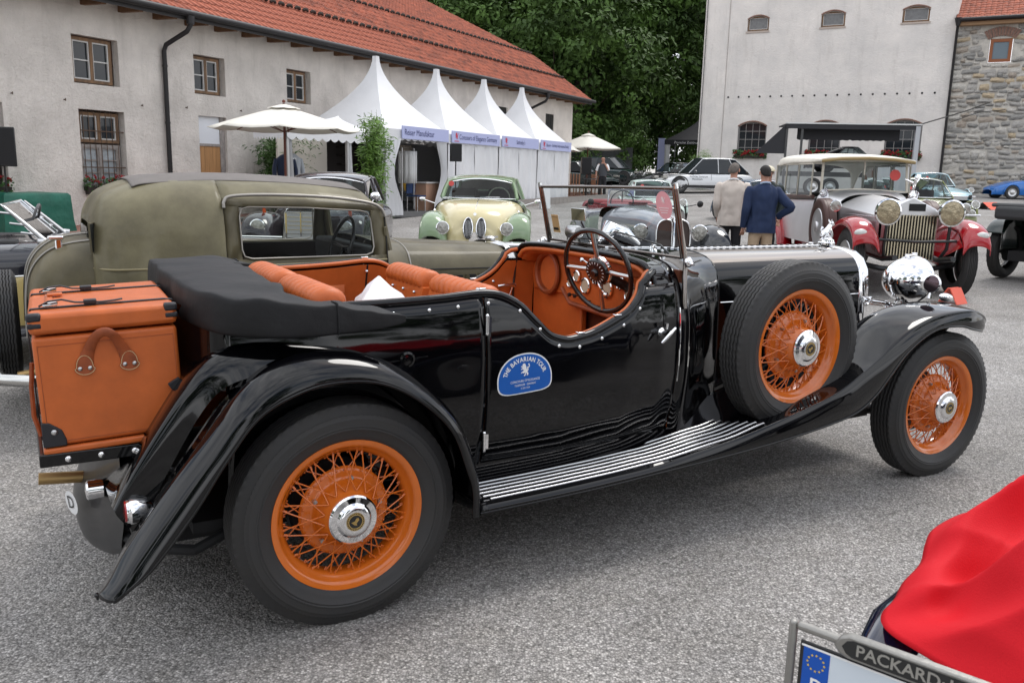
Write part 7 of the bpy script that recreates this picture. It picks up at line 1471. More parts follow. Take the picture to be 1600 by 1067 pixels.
p_ = LW(5.75, .75); bamboo('darker bamboo against the wall, under the left edge of the big parasol', (p_.x, p_.y), 2.5, 1.5, 9000, 4, bamd, lf=.16)
bamboo('bright green bamboo in front of the tent row', (-3.15, 19.4), 2.85, .66, 5200, 5, lf=.14)
bamboo('small bamboo beside the black pop-up tent', (10.1, 47.2), 2.3, 1.3, 2500, 6)
bamboo('greenery behind the terrace chairs at the end of the tent row', (1.9, 43.5), 2.3, 1.5, 2500, 8, bamd)
# ------------------------------------------------------------------ parasols
canv = mat('cream_parasol', (.70, .67, .60), .8, var=.03); canv.node_tree.nodes['Principled BSDF'].inputs['Subsurface Weight'].default_value = 0
maho = mat('mahogany_pole', (.14, .035, .02), .4)
def parasol(label, loc, R, z0, z1, seg=8, rot=.2, group=None, m_=canv):
    t = thing('parasol', label, 'parasol', (loc[0], loc[1], gz(*loc)), rot, group); z0 -= gz(*loc); z1 -= gz(*loc)
    rows = []
    for k in range(9):
        q = k/8; row = []
        for j in range(seg*4):
            a = 2*pi*j/(seg*4); f = (j % 4)/4; sagr = cos(pi/seg)/cos((f-.5)*2*pi/seg) ; rr = R*q*sagr/cos(pi/seg)*cos(pi/seg); row.append(V((rr*cos(a), rr*sin(a), z1-(z1-z0)*(q**1.12)-.04*sin(pi*f)*q)))
        rows.append(row)
    B().grid(rows, cu=True).build('canopy', m_, t, smooth=50, solid=.006)
    B().grid([[V((p.x*.22, p.y*.22, (p.z-z1)*.2+z1+.05-(.0))) for p in rows[k]] for k in (1, 4, 8)], cu=True).build('vent_cap', m_, t, smooth=50)
    B().tube([(0, 0, 0), (0, 0, z1+.06)], .026, 12).ball((0, 0, z1+.10), .035, 10).build('pole', maho, t)
    for j in range(seg):
        a = 2*pi*j/seg; B().tube([(0.03*cos(a), .03*sin(a), z1-.02), (R*.97*cos(a), R*.97*sin(a), z0+.0)], .011, 5).tube([(0.03*cos(a), .03*sin(a), z0-.05), (R*.5*cos(a), R*.5*sin(a), z1-(z1-z0)*.5**1.12-.03)], .010, 5).build('rib', maho, t)
    B().cyl((0, 0, 0), (0, 0, .09), .27, .25, 20).build('base', blackm, t)
parasol('large open cream parasol with a wooden pole in front of the nearest tent', (-4.85, 18.3), 1.55, 2.40, 2.86, 8, .2)
parasol('cream parasol beyond the tent row, nearer one over the terrace', (3.3, 40.5), 1.75, 2.80, 3.45, 6, .4, 'far cream parasols')
parasol('cream parasol partly hidden behind the end tent', (1.75, 39.2), 1.3, 2.65, 3.1, 6, .1, 'far cream parasols')
# ------------------------------------------------------------------ loudspeakers
def speaker(label, loc, z, w, h, d, rz=0):
    t = thing('loudspeaker', label, 'loudspeaker', (loc[0], loc[1], gz(*loc)), rz); z -= gz(*loc)
    B().box(-w/2, w/2, 0, d, z-h/2, z+h/2).build('cabinet', blackm, t, bevel=.015); B().box(-w*.44, w*.44, -.012, .0, z-h*.46, z+h*.46).build('front_mesh', mat('speaker_mesh', (.015, .015, .016), .8), t)
    B().tube([(0, d/2, 0), (0, d/2, z-h/2)], .018, 8).build('stand_pole', blackm, t)
    for k in range(3): a = 2*pi*k/3+.4; B().tube([(0, d/2, .45), (.5*cos(a), d/2+.5*sin(a), .0)], .011, 6).build('leg', blackm, t)
speaker('black loudspeaker on a stand in front of the closed tents', (-1.62, 23.6), 2.12, .30, .48, .28, .2)
speaker('black loudspeaker cut by the left edge, before the building', (-9.78, 16.6), 1.88, .44, .74, .36, .5)
speaker('black loudspeaker on the terrace beyond the tents', (3.15, 38.9), 2.0, .45, .75, .35, .1)
# ------------------------------------------------------------------ covered box
tp_ = mat('green_tarpaulin', (.008, .105, .07), .42, var=.2, vs_=2, bump=.03, bs=3.5)
P0 = LW(-2.2, .18); t = thing('covered_box', 'chest under a dark green tarpaulin against the wall at left', 'box', (P0.x, P0.y, gz(P0.x, P0.y)), 1.0916)
b = B(); rows = []
for k, (ins, z) in enumerate(((-.04, .02), (.0, .25), (.02, .55), (.03, .74), (.08, .79), (.3, .80))):
    row = []
    for j in range(48):
        u = j/48*4; s_ = int(u); f = u-s_; w_, d_ = 1.45, .85; p = [(f*w_, -d_), (w_, -d_+f*d_), (w_-f*w_, 0), (0, -f*d_)][s_]; c = (w_/2, -d_/2); x = p[0]+(c[0]-p[0])*ins*1.2; y = p[1]+(c[1]-p[1])*ins*1.2
        nn = NZ.noise(V((x*3, y*3, z*2)))*.03; row.append(V((x+nn, y+nn, z+nn*.4)))
    rows.append(row)
b.grid(rows, cu=True, cap=True); b.build('tarpaulin', tp_, t, smooth=50); B().box(.1, 1.35, -.75, -.1, 0, .06).build('pallet', woodw, t)
# ------------------------------------------------------------------ things in the tents
def suit(label, loc, rz, jm, group=None):
    t = thing('mannequin', label, 'mannequin', loc, rz, group)
    B().cyl((0, 0, 0), (0, 0, .9), .02, .02, 8).cyl((0, 0, 0), (0, 0, .03), .16, .16, 16).build('stand', blackm, t)
    b = B(); b.grid([[V((w_*cos(a), d_*sin(a), z)) for a in [2*pi*k/20 for k in range(20)]] for w_, d_, z in ((.20, .13, .72), (.20, .13, .85), (.19, .12, 1.02), (.22, .13, 1.25), (.23, .12, 1.38), (.12, .08, 1.47), (.06, .06, 1.50))], cu=True, cap=True); b.build('jacket', jm, t)
    for s in (-1, 1): B().tube([(s*.21, 0, 1.38), (s*.27, .0, 1.15), (s*.27, -.03, .85)], [.06, .055, .05], 10).build('sleeve', jm, t)
    B().poly([(-.05, -.128, 1.40), (.05, -.128, 1.40), (.0, -.137, 1.05)], (0, -.006, 0)).build('shirt_front', whitep, t, smooth=0); B().poly([(-.012, -.14, 1.38), (.012, -.14, 1.38), (.016, -.145, 1.12), (-.016, -.145, 1.12)], (0, -.004, 0)).build('tie', mat('dark_tie', (.03, .03, .06), .6), t, smooth=0)
    B().cyl((0, 0, 1.48), (0, 0, 1.56), .05, .045, 12).build('neck_cap', mat('beige_linen', (.5, .45, .38), .8), t)
nvy = mat('navy_cloth', (.010, .018, .045), .85, var=.15, sheen=.2); lgy = mat('light_grey_cloth', (.40, .42, .45), .85)
q = LW(3.62, 2.75); suit('dark navy suit jacket on a stand at the left of the open tent', (q.x, q.y, .42), 1.0916-.4, nvy); q = LW(4.15, 2.5); suit('pale grey suit jacket on a stand behind the navy one', (q.x, q.y, .45), 1.0916-.4, lgy)
q = LW(5.2, 2.3); t = thing('display_table', 'small display table with dark goods at the back of the open tent', 'table', (q.x, q.y, .38), 1.0916)
B().box(-.55, .55, -.3, .3, .72, .76).build('table_top', mat('dark_oak', (.07, .04, .02), .5), t)
for x in (-.5, .5):
    for y in (-.25, .25): B().box(x-.025, x+.025, y-.025, y+.025, 0, .72).build('leg', mat('dark_oak', (0, 0, 0)), t)
for i, (x, r_, h_) in enumerate(((-.35, .09, .22), (.0, .13, .16), (.32, .07, .3))):
    w_ = LW(5.2+x, 2.3); o = B().lathe([(0, 0), (r_, 0), (r_*1.1, h_*.5), (r_*.5, h_*.8), (r_*.55, h_), (0, h_)], 16, 'z').build('vase', mat('dark_glaze', (.02, .02, .03), .3), loc=(w_.x, w_.y, .38+.76)); tag(o, ['dark jug at the left end of the display table', 'wide dark bowl in the middle of the display table', 'tall narrow dark vase at the right end of the display table'][i], 'vase')
q = LW(8.75, 2.75); t = thing('clothes_rail', 'white shirts hanging on a rail inside the open peaked tent', 'clothes rail', (q.x, q.y, .5), 1.0916)
B().tube([(-.3, 0, 0), (-.3, 0, 1.75), (.3, 0, 1.75), (.3, 0, 0)], .015, 8).build('rail', steel, t)
for k in range(4): B().grid([[V((-.2+.12*k+.03*sin(j*2.+k), -.2+.4*j/6, z)) for j in range(7)] for z in (.75, 1.1, 1.5, 1.66)]).build('shirt', mat('white_cotton', (.65, .65, .64), .8), t, solid=.01)
q = LW(9.75, 2.75); t = thing('counter', 'pale wooden counter inside the open peaked tent', 'counter', (q.x, q.y, .45), 1.0916)
for k in range(4): B().box(-.36+k*.18, -.185+k*.18, -.2, .2, 0, .80).build('board', mat('pink_wood', (.42, .25, .17), .7), t, smooth=0)
B().box(-.42, .42, -.25, .25, .80, .84).build('counter_top', whitewood, t)
q = LW(8.95, 2.9); t = thing('folding_chair', 'dark blue chair just inside the open peaked tent', 'chair', (q.x, q.y, .45), 1.0916)
blc = mat('dark_blue_canvas', (.012, .035, .11), .7); B().box(-.22, .22, -.2, .2, .42, .46).build('seat', blc, t); B().box(-.22, .22, .18, .21, .5, .85).build('backrest', blc, t)
for x in (-.2, .2):
    for y in (-.18, .18): B().tube([(x, y, 0), (x, y, .43)], .012, 6).build('leg', steel, t)
q = LW(9.45, 2.2); t = thing('portrait_poster', 'poster of a seated figure in yellow at the back of the open peaked tent', 'poster', (q.x, q.y, 1.0), 1.0916)
B().box(-.3, .3, 0, .02, .0, 1.35).build('poster_sheet', mat('poster_grey', (.28, .24, .2), .6), t); B().add([(.17*cos(a)*1, -.005, .30+.30*sin(a)) for a in [2*pi*k/24 for k in range(24)]], [tuple(range(24))]).build('poster_coat', mat('poster_yellow', (.62, .36, .04), .6), t, smooth=0); B().add([(.10*cos(a), -.006, .78+.14*sin(a)) for a in [2*pi*k/24 for k in range(24)]], [tuple(range(24))]).build('poster_face', mat('poster_skin', (.30, .15, .09), .6), t, smooth=0)
B().add([(.11*cos(a), -.0045, .86+.13*sin(a)) for a in [2*pi*k/24 for k in range(24)]], [tuple(range(24))]).build('poster_hair', dark, t, smooth=0)
# A-board and orange show signs on the ground
def aboard(label, p, w, h, m1, rz, m2=None, cat='sign', spread=.25):
    t = thing('folding_sign', label, cat, (p.x, p.y, p.z), rz)
    for s, m_ in ((-1, m1), (1, m2 or m1)): B().add([(-w/2, s*spread, 0), (w/2, s*spread, 0), (w/2, s*.01, h), (-w/2, s*.01, h)], [(0, 1, 2, 3)]).build('sign_panel', m_, t, smooth=0, solid=.012)
osg = mat('coral_sign', (.72, .11, .06), .5); gsg = mat('grey_sign_back', (.22, .22, .21), .6)
aboard('thin white folded sign standing on the gravel beyond the cream sedan', G(851, 326), .35, .75, whitep, .3, spread=.12)
aboard('low coral red show sign on the gravel in front of the pale blue coupe', G(1545, 327), 1.05, .26, osg, radians(35), gsg, spread=.35)
aboard('low coral red show sign on the gravel behind the tourer headlamp', G(1488, 474), .26, .20, osg, radians(35), spread=.12)
# ------------------------------------------------------------------ black pop-up tent, trailer stand, terrace
t = thing('pop_up_tent', 'black pop-up tent with white lettering beside the tall white building', 'tent', (13.7, 66.5, gz(13.7, 66.5)-.2), radians(-20)); t.scale = (1.3, 1.3, 1.25); bk = mat('black_canopy', (.018, .018, .022), .6)
rows = []
for k in range(8):
    q = k/7; rad = (1-q)**1.25; rr = []
    for sd_ in range(4):
        for m_ in range(4): u = -1+2*m_/4; a_, c_ = [(u, -1), (1, u), (-u, 1), (-1, -u)][sd_]; rr.append(V((a_*rad*1.6, c_*rad*1.6, 2.35+1.25*q)))
    rows.append(rr)
B().grid(rows, cu=True, cap=True).build('roof', bk, t, smooth=30); B().box(-1.62, 1.62, -1.62, -1.6, 2.08, 2.36).box(-1.62, -1.6, -1.6, 1.6, 2.08, 2.36).build('valance', bk, t, smooth=0)
vs_, fs_ = textmesh('Porsche Zentrum Mannheim', .20); B().add(vs_, fs_, frame((.1, -1.63, 2.2), (1, 0, 0), (0, 0, 1))).build('lettering', whitep, t, smooth=0)
for x in (-1.55, 1.55):
    for y in (-1.55, 1.55): B().box(x-.04, x+.04, y-.04, y+.04, 0, 2.35).build('post', mat('aluminium_post', (0, 0, 0)), t, smooth=0)
B().box(-1.6, -1.3, -1.58, -1.55, 0, 2.1).build('side_banner', tentm, t, smooth=0); B().box(-2.0, -1.62, -1.5, -1.48, 0, 2.45).build('lilac_banner', ban, t, smooth=0)
t = thing('show_trailer', 'flat show trailer under a black fold-out awning on steel posts', 'trailer', (15.9, 42.6, gz(15.9, 42.6)), radians(-9))
zt = 3.28; B().box(-2.95, 3.05, -1.3, 1.3, zt, zt+.06).build('awning_roof', bk, t, smooth=0); B().box(-2.95, 3.05, -1.34, -1.30, zt-.18, zt+.10).build('awning_front', bk, t, smooth=0); B().box(-3.0, 3.1, -1.37, -1.34, zt+.04, zt+.10).build('awning_rail', steel, t, smooth=0)
b = B(); b.grid([[V((-2.3+4.7*k/40, -.4, z-(.05*abs(sin(k*1.2)) if z < zt-.5 else 0))) for k in range(41)] for z in (zt-.1, zt-.62)]); b.build('awning_valance', bk, t)
B().add([(-2.95, -1.25, zt+.02), (-4.3, -1.25, zt-1.35), (-2.95, -1.25, zt-1.35)], [(0, 1, 2)]).build('side_flap', bk, t, smooth=0, solid=.04)
for x in (-2.9, -2.2): B().box(x-.05, x+.05, -1.3, -1.2, 0, zt).build('post', mat('charcoal_post', (.06, .06, .06), .5), t, smooth=0)
B().box(2.85, 3.05, -1.35, -1.15, 0, zt).build('post', mat('galvanised_post', (.42, .43, .45), .5), t, smooth=0)
B().box(-2.9, 3.0, -1.0, 1.2, .9, 1.12).build('trailer_deck', blackm, t, smooth=0)
for x in (-1.5, -.7, 1.6): simple_wheel(t, (x, -1.05, .42), R=.42, W=.22, side=-1)
cr_ = far_car('black coupe carried on the show trailer under the awning', 'car', (16.4, 42.7), -10, dgy, 4.3, 1.8, 1.25, wheelR=.32, face='alloy', facem=blkw); cr_.location.z += 1.12
bpy.context.view_layer.update(); Q_ = t.matrix_world.inverted(); B().tube([Q_ @ V((18.7, 41.0, 4.25)), Q_ @ V((22.6, 44.6, 5.2)), Q_ @ V((25.2, 47.3, 5.9))], .03, 6).build('guy_cable', blackm, t)
# terrace furniture at the end of the tent row
tw = mat('teak', (.20, .09, .045), .6)
for i, (s, off, rz) in enumerate(((21.2, 2.7, .3), (22.2, 1.9, 2.2), (23.3, 2.8, 1.1), (24.6, 2.2, 3.), (20.4, 2.0, -1.))):
    q = LW(s, off); t = thing('terrace_chair', ['teak chair nearest the end tent on the terrace', 'teak chair behind the terrace table', 'teak chair in the middle of the terrace', 'teak chair at the far end of the terrace', 'teak chair tucked against the last white tent'][i], 'chair', (q.x, q.y, .62+.1), rz, 'teak chairs on the terrace')
    B().box(-.25, .25, -.25, .25, .42, .46).build('seat', tw, t); 
    for k in range(4): B().box(-.23+.13*k, -.17+.13*k, .22, .25, .46, .92).build('back_slat', tw, t, smooth=0)
    for x in (-.22, .22):
        for y in (-.22, .22): B().box(x-.02, x+.02, y-.02, y+.02, 0, .42).build('leg', tw, t, smooth=0)
q = LW(22.2, 2.7); t = thing('terrace_table', 'round dark table among the terrace chairs', 'table', (q.x, q.y, .72), 0); B().cyl((0, 0, .7), (0, 0, .74), .45, .45, 24).build('table_top', dgy, t); B().cyl((0, 0, 0), (0, 0, .7), .04, .04, 8).build('table_leg', blackm, t)
# ------------------------------------------------------------------ people
skinm = mat('skin', (.46, .24, .17), .5, var=.06); 
def sk(name, nodes, edges, m_, parent, lv=2):
    me = bpy.data.meshes.new(name); me.from_pydata([n[0] for n in nodes], edges, []); o = bpy.data.objects.new(name, me); COL.objects.link(o); o.parent = parent; me.materials.append(m_)
    md = o.modifiers.new('k', 'SKIN'); md.use_smooth_shade = True
    for i, n in enumerate(nodes): sv = me.skin_vertices[0].data[i]; sv.radius = (n[1], n[2] if len(n) > 2 else n[1]); sv.use_root = (i == 0)
    s_ = o.modifiers.new('s', 'SUBSURF'); s_.levels = lv; s_.render_levels = lv; return o
def person(label, loc, rz, H, jm, tm, hair, arms, shirt=None, bald=False, jac=True, cap=None, lean=0., hem=.80, head_turn=0., vest=None, shoem=None):
    """built facing local +Y at 1.75 m then scaled; arms = two lists of (x, y, z) elbow, hand"""
    t = thing('person', label, 'person', (loc[0], loc[1], gz(*loc)), rz); k = H/1.75; t.scale = (k, k, k)
    hx = lean
    N = [((0, 0, .95), .14, .11), ((0, 0, 1.15), .13, .10), ((0, .0, 1.36), .155, .10), ((0, -.01, 1.46), .075), ((0, .0, 1.54), .052), ((0, .01, 1.60), .06, .07), ((0, .005, 1.67), .075, .09), ((0, -.005, 1.72), .06, .075)]
    E_ = [(0, 1), (1, 2), (2, 3), (3, 4), (4, 5), (5, 6), (6, 7)]
    for s, (el, ha) in zip((-1, 1), arms):
        i = len(N); N += [((s*.17, 0, 1.40), .06), (el, .043), (ha, .028)]; E_ += [(2, i), (i, i+1), (i+1, i+2)]
    for s in (-1, 1):
        i = len(N); N += [((s*.09, 0, .88), .085), ((s*.10, .015, .48), .058), ((s*.11, -.01, .09), .04), ((s*.12, .10, .035), .035, .03)]; E_ += [(0, i), (i, i+1), (i+1, i+2), (i+2, i+3)]
    sk('body', N, E_, skinm, t)
    # hands: palm and five fingers each
    for s, (el, ha) in zip((-1, 1), arms):
        d = (V(ha)-V(el)).normalized(); sd_ = d.cross(V((0, 1, 0))).normalized() if abs(d.y) < .9 else V((1, 0, 0)); h = V(ha); b = B(); b.ball(h+d*.04, .035, 10, (.8, .6, 1))
        for f in range(4): a = h+d*.06+sd_*(f-1.5)*.016; b.tube([a, a+d*.035, a+d*.055+V((0, .018, 0)), a+d*.06+V((0, .03, 0))][:4], [.009, .0085, .008, .006], 6)
        b.tube([h+d*.02+sd_*.03, h+d*.045+sd_*.045, h+d*.07+sd_*.04], [.010, .009, .007], 6); b.build('hand', skinm, t)
    if tm: sk('trousers', [((0, 0, .98), .155, .125), ((0, 0, .90), .15, .125)]+[n for s in (-1, 1) for n in [((s*.09, 0, .82), .098, .098), ((s*.10, .015, .48), .078), ((s*.11, -.005, .12), .07)]], [(0, 1), (1, 2), (2, 3), (3, 4), (1, 5), (5, 6), (6, 7)], tm, t)
    for s in (-1, 1): B().ball((s*.12, .06, .045), .05, 12, (.9, 2.3, .9)).build('shoe', shoem or blackm, t)
    if jm:
        b = B(); ring = [(hem, .215, .15), (hem+.12, .205, .145), (1.02, .19, .135), (1.12, .188, .132), (1.25, .205, .138), (1.36, .222, .132), (1.43, .20, .115), (1.48, .12, .085), (1.505, .075, .07)]
        b.grid([[V((w_*cos(a)*(abs(cos(a))**-.12 if abs(cos(a)) > .05 else 1)+NZ.noise(V((cos(a)*3, sin(a)*3, z*9)))*.016, d_*sin(a)*(1-.10*(a > 4.6 and a < 4.82 and z < 1.0))+NZ.noise(V((cos(a)*3, sin(a)*4, z*11+3)))*.020, z)) for a in [2*pi*k_/60 for k_ in range(60)]] for z, w_, d_ in [tuple(p) for p in cr([V(r) for r in ring], 26)]], cu=True)
        b.build('jacket', jm, t, smooth=70)
        for s, (el, ha) in zip((-1, 1), arms):
            e_, h_ = V(el), V(ha); wr = e_+(h_-e_)*.93; b = B(); b.tube(cr([V((s*.155, 0, 1.43)), V((s*.205, 0, 1.37)), e_+(V((s*.2, 0, 1.37))-e_)*.4, e_, e_+(wr-e_)*.5, wr], 18), [.05, .07, .078, .076, .074, .072, .070, .068, .066, .064, .062, .06, .058, .056, .054, .052, .05, .048], 14); b.build('sleeve', jm, t, smooth=70)
        B().tube([(-.07, -.045, 1.50), (-.05, -.075, 1.515), (0, -.085, 1.52), (.05, -.075, 1.515), (.07, -.045, 1.50), (.05, .05, 1.44)], .014, 6).build('collar', shirt or jm, t)
    if vest: b = B(); b.grid([[V((w_*cos(a), d_*sin(a), z)) for a in [2*pi*k_/24 for k_ in range(24)]] for z, w_, d_ in ((.93, .185, .14), (1.1, .18, .135), (1.3, .20, .14), (1.42, .15, .12), (1.46, .11, .10))], cu=True); b.build('waistcoat', vest, t)
    if vest or not jm:
        for s, (el, ha) in zip((-1, 1), arms): e_ = V(el); B().tube([V((s*.15, 0, 1.42)), V((s*.19, 0, 1.36)), e_+(V((s*.19, 0, 1.36))-e_)*.15], [.06, .068, .06], 12).build('shirt_sleeve', shirt or whitep, t)
    hd = part('head', t, (0, 0, 0), (0, 0, 0))
    if hair:
        lim = lambda a: 1.2+1.2*max(0, -sin(a))**.7+.25*abs(cos(a)); b = B(); b.grid([[V((.078*sin(min(q*lim(a), 1.75))*cos(a), .002+.099*sin(min(q*lim(a), 1.9))*sin(a), 1.672+.092*cos(q*lim(a)))) for a in [2*pi*k_/32 for k_ in range(32)]] for q in (.02, .2, .4, .6, .8, 1)], cu=True)
    if 0:
        b = B(); b.grid([[V((.083*sin(f)*cos(a), -.012+.100*sin(f)*sin(a)-(.01 if sin(a) < 0 else -.0), 1.675+.098*cos(f)*(1) - (.0))) for a in [2*pi*k_/28 for k_ in range(28)] ] for f in (.02, .3, .6, .9, 1.2, 1.45)], cu=True); 
        b.grid([[V((.084*sin(1.45+q*.4)*cos(a), -.02+.102*sin(1.45+q*.3)*sin(a), 1.675+.012-q*.075)) for a in [pi+pi*k_/20 for k_ in range(21)]] for q in (0, .4, .8, 1.05)])
    if hair: b.build('hair', hair, hd, smooth=70, solid=.006)
    for s in (-1, 1): B().ball((s*.083, -.0, 1.645), .024, 8, (.35, .75, 1.3)).build('ear', skinm, hd); B().ball((s*.03, .085, 1.665), .010, 8).build('eye', dark, hd)
    B().ball((0, .098, 1.64), .015, 8, (.8, 1.2, 1.5)).build('nose', skinm, hd); B().ball((0, .092, 1.605), .016, 8, (1.5, .4, .35)).build('mouth', mat('lips', (.35, .12, .1), .5), hd)
    if cap:
        b = B(); b.grid([[V((.098*sin(f)*cos(a), -.005+.112*sin(f)*sin(a), 1.685+.085*cos(f))) for a in [2*pi*k_/24 for k_ in range(24)]] for f in (.02, .5, 1.0, 1.4, 1.6)], cu=True); b.grid([[V((.135*cos(a)*q, -.005+.15*sin(a)*q, 1.682)) for a in [2*pi*k_/24 for k_ in range(24)]] for q in (.7, 1)], cu=True); b.build('hat', cap, hd, solid=.006)
    hd.rotation_euler = (0, 0, head_turn); return t
lin = mat('cream_linen', (.58, .51, .45), .85, var=.08, bump=.006, bs=12); nav = mat('navy_blazer', (.012, .025, .07), .8, var=.15, bump=.006, bs=10); bei = mat('beige_chino', (.42, .31, .21), .85, bump=.006, bs=14); blt = mat('black_trousers', (.015, .015, .018), .8)
gyh = mat('grey_hair', (.14, .12, .105), .8, var=.3, vs_=60, bump=.004, bs=150); dkh = mat('dark_hair', (.018, .015, .014), .7, var=.4, vs_=60, bump=.004, bs=150)
person('grey haired man in a cream linen jacket seen from behind', (3.48, 13.9), radians(-12), 1.80, lin, blt, gyh, [((-.23, -.04, 1.13), (-.20, .12, .93)), ((.24, -.03, 1.12), (.22, .06, .86))], shirt=whitep, head_turn=radians(-25))
person('dark haired man in a navy blazer and beige trousers with one hand on his hip', (3.62, 12.65), radians(2), 1.77, nav, bei, dkh, [((-.25, -.03, 1.12), (-.24, .08, .86)), ((.38, -.10, 1.17), (.24, .06, 1.02))], shirt=mat('pale_blue_shirt', (.35, .45, .6), .8), head_turn=radians(8))
person('man in a cream hat standing behind the man in the navy blazer', (4.15, 14.3), radians(175), 1.74, mat('dark_green_jacket', (.02, .03, .03), .8), blt, mat('sandy_hair', (.32, .16, .06), .8), [((-.25, 0, 1.12), (-.2, .1, .9)), ((.25, 0, 1.12), (.2, .1, .9))], cap=mat('cream_straw', (.66, .60, .46), .8))
person('bald man in a grey waistcoat and white shirt touching his chin', (3.75, 37.7), radians(172), 1.76, None, blt, None, [((-.26, .05, 1.15), (-.06, .16, 1.50)), ((.27, -.02, 1.13), (.27, .06, .88))], shirt=whitep, vest=mat('grey_waistcoat', (.055, .058, .065), .8))
# ------------------------------------------------------------------ the dark blue car, its plate and the red cloth in the foreground corner
ndk = mat('midnight_blue_paint', (.004, .006, .022), .12, 0, .8)
NC = thing('vintage_car', 'midnight blue vintage car, mostly outside the bottom right corner, under the red cloth', 'car', (2.95, 1.35, 0), radians(19))
b_ = lambda w, zt: [(0, zt), (w*.5, zt-.02), (w*.82, zt-.08), (w, zt-.2), (w*1.03, .7), (w, .38)]
hull(NC, 'body', [(-1.85, b_(.34, .66)), (-1.6, b_(.48, .80)), (-1.2, b_(.60, .95)), (-.6, b_(.68, 1.1)), (.6, b_(.70, 1.18)), (1.4, b_(.62, 1.16)), (2.4, b_(.42, 1.12)), (2.7, b_(.40, 1.05))], ndk, 20, 40)
for s in (-1, 1):
    B().grid(surf([[V((x, s*.88, z-.14)), V((x, s*.87, z-.04)), V((x, s*.76, z)), V((x, s*.6, z-.02))] for x, z in ((-1.75, .40), (-1.5, .70), (-1.15, .82), (-.75, .70), (-.4, .42), (1.2, .40), (1.6, .62), (2.1, .84), (2.5, .80), (2.75, .6))], 12, 70)).build('wing', ndk, NC, solid=.01)
    for x in (-1.12, 2.2): simple_wheel(NC, (x, s*.72, .39), R=.39, W=.17, side=s, face='disc')
B().box(-.5, .9, -.6, .6, 1.05, 1.16).build('cockpit', org_b, NC, bevel=.04)
# plate with its cast frame
UA = radians(-41); u = V((cos(UA), sin(UA), 0)); P0 = at(1238, 962, 1.17); up = V((0, 0, 1)); nrm = u.cross(up)   # nrm points towards the camera side
T = frame(P0, u, up)
PL = thing('number_plate', 'German number plate in a cast metal frame reading PACKARD-12 in the bottom right corner', 'number plate', P0, 0); PL.rotation_euler = T.to_euler()
Zf = 1 if T.to_3x3() @ V((0, 0, 1)) * 1 and (T.to_3x3() @ V((0, 0, 1))).dot(V((-P0.x, -P0.y, 0))) > 0 else -1
pew = mat('cast_pewter', (.30, .29, .27), .42, .7, var=.1, bump=.001, bs=120)
def bx(name, x0, x1, y0, y1, z0, z1, m_, bev=.002): return B().box(x0, x1, y0, y1, z0*Zf, z1*Zf).build(name, m_, PL, bevel=bev)
bx('frame_side', .0, .011, -.245, .0, 0, .012, pew, .004); bx('frame_top', .011, .30, -.011, .0, 0, .012, pew, .004); bx('frame_side', .289, .30, -.245, -.011, 0, .012, pew, .004); bx('frame_bottom', .011, .289, -.245, -.233, 0, .012, pew, .004)
pts = [(.062, -.010), (.070, .003), (.082, .009), (.26, .009), (.275, .003), (.284, -.010), (.275, -.020), (.262, -.024), (.082, -.024), (.070, -.020)]
B().poly([(x, y, .0) for x, y in pts], (0, 0, .014*Zf)).build('frame_crest', pew, PL, bevel=.003)
pts = [(.074, -.008), (.080, .001), (.088, .004), (.255, .004), (.264, .001), (.270, -.008), (.264, -.016), (.256, -.0195), (.088, -.0195), (.080, -.016)]
B().poly([(x, y, .0142*Zf) for x, y in pts], (0, 0, .0008*Zf)).build('crest_panel', mat('blackened_metal', (.03, .03, .03), .5, .3), PL, smooth=0)
def ptext(s, size, x, y, z, m_, name, sx=1., bold=0., align='LEFT'):
    vs_, fs_ = textmesh(s, size, align, bold, sx); return B().add([(x+a, y+c, z*Zf) for a, c, _ in vs_], fs_).build(name, m_, PL, smooth=0)
ptext('PACKARD·12', .0225, .092, -.0075, .0156, mat('bright_pewter', (.42, .41, .38), .4, .7), 'raised_lettering', 1.0, .0004)
bx('plate_back', .016, .284, -.230, -.026, .001, .004, blackm, .002); bx('plate_sheet', .022, .278, -.224, -.032, .004, .0052, mat('plate_white', (.62, .68, .74), .35), 0); bx('plate_border', .019, .281, -.0325, -.0300, .0052, .0062, whitep, 0)
bx('euro_band', .022, .058, -.108, -.033, .0052, .0056, mat('euro_blue', (.004, .08, .42), .4), 0)
ye = mat('euro_yellow', (.75, .52, .03), .5); st_ = B()
for k in range(12):
    a = 2*pi*k/12; c = (.040+.0115*cos(a), -.052+.0115*sin(a)); st_.add([(c[0]+(.0022 if j % 2 == 0 else .0009)*cos(pi/2+pi*j/5), c[1]+(.0022 if j % 2 == 0 else .0009)*sin(pi/2+pi*j/5), .0061*Zf) for j in range(10)], [tuple(range(10))])
stuff(st_.build('euro_stars', ye, PL, smooth=0)); ptext('D', .026, .0335, -.085, .0061, whitep, 'country_letter', 1., .0006)
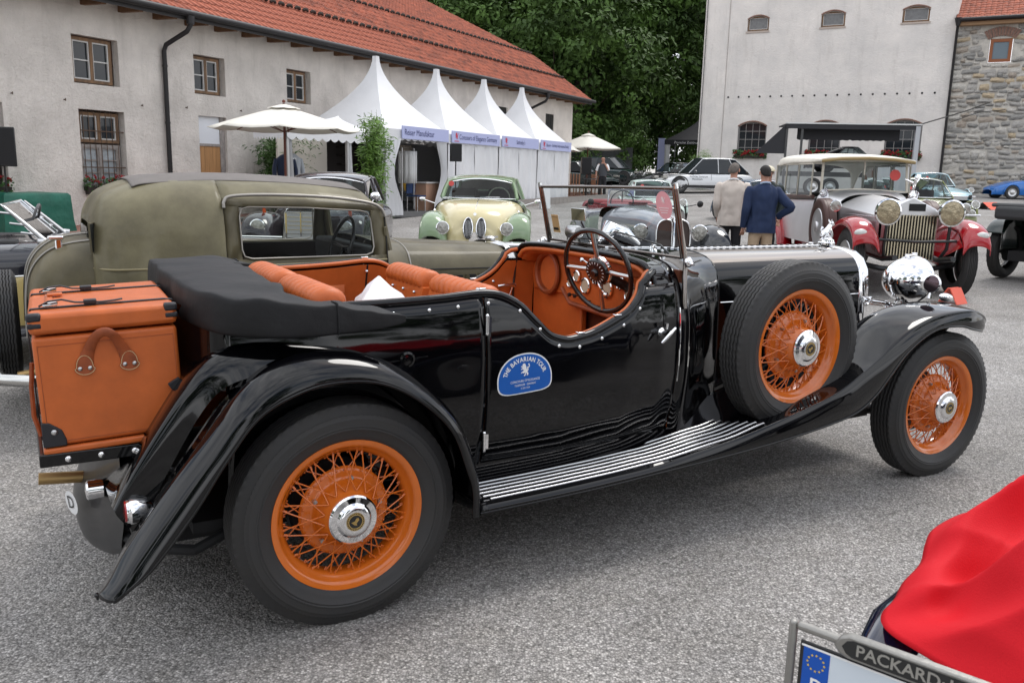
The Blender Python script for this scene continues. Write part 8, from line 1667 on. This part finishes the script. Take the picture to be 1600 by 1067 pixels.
bx('plate_bracket', .08, .22, -.24, -.05, -.03, -.002, blackm, .003); B().tube([(.15, -.18, -.02*Zf), (.25, -.30, -.16*Zf), (.45, -.42, -.42*Zf)], .014, 8).build('bracket_arm', blackm, PL)
# the red cloth: outline rows from top to bottom at their own distances, draped over the tail
clm = mat('red_cloth', (.56, .008, .016), .7, 0, 0, var=.06, vs_=2., bump=.0006, bs=300, spec=.2)
LFT = [(1640, 748, 1.95), (1600, 765, 1.90), (1540, 796, 1.82), (1500, 803, 1.76), (1458, 826, 1.70), (1445, 850, 1.66), (1437, 880, 1.62), (1410, 910, 1.57), (1397, 935, 1.53), (1379, 955, 1.49), (1377, 972, 1.46), (1392, 990, 1.42), (1430, 1015, 1.37), (1480, 1045, 1.32), (1530, 1078, 1.27), (1600, 1120, 1.2)]
lp = cr([at(*q) for q in LFT], 90); rows = []
for i, p in enumerate(lp):
    t_ = i/89; row = []
    for j in range(90):
        v = j/89; d = V((cos(radians(19)), sin(radians(19)), 0)); q = p + d*(v*1.15) + V((.10, -.34, 0))*v*v*.9
        q.z += .035*sin(min(1, v*3)*pi/2)*(.35+.65*(1-t_)) - .12*v*v
        w1_ = t_*13+v*11+3.2*NZ.noise(q*2.2); w2_ = t_*23-v*15+2.5*NZ.noise(q*3+V((4, 4, 1))); fold = .19*(1-abs(sin(w1_*.5))**1.1)*min(1, v*5) + .06*(1-abs(sin(w2_*.5))**1.)*min(1, v*6) + .05*NZ.noise(q*4.2+V((3, 1, 8)))*min(1, v*4)+.02*NZ.noise(q*11)*min(1, v*8)
        tc_ = (V((0, 0, CH))-q).normalized(); row.append(q+(tc_*.45+V((0, 0, .7)))*fold*(.35+.5*min(1, t_*2)) - tc_*(.05*max(0, 1-v*12)) )
    rows.append(row)
tag(B().grid(rows).build('red_cloth', clm, smooth=80, solid=.004), 'crumpled bright red cloth draped over the dark blue car in the bottom right corner', 'cloth')
bpy.context.view_layer.update(); Q_ = NC.matrix_world.inverted(); B().tube([Q_ @ at(1460, 930, 1.70), Q_ @ at(1400, 985, 1.55), Q_ @ at(1380, 1025, 1.5), Q_ @ at(1400, 1090, 1.5)], .05, 12).build('tail_rail', ndk, NC)
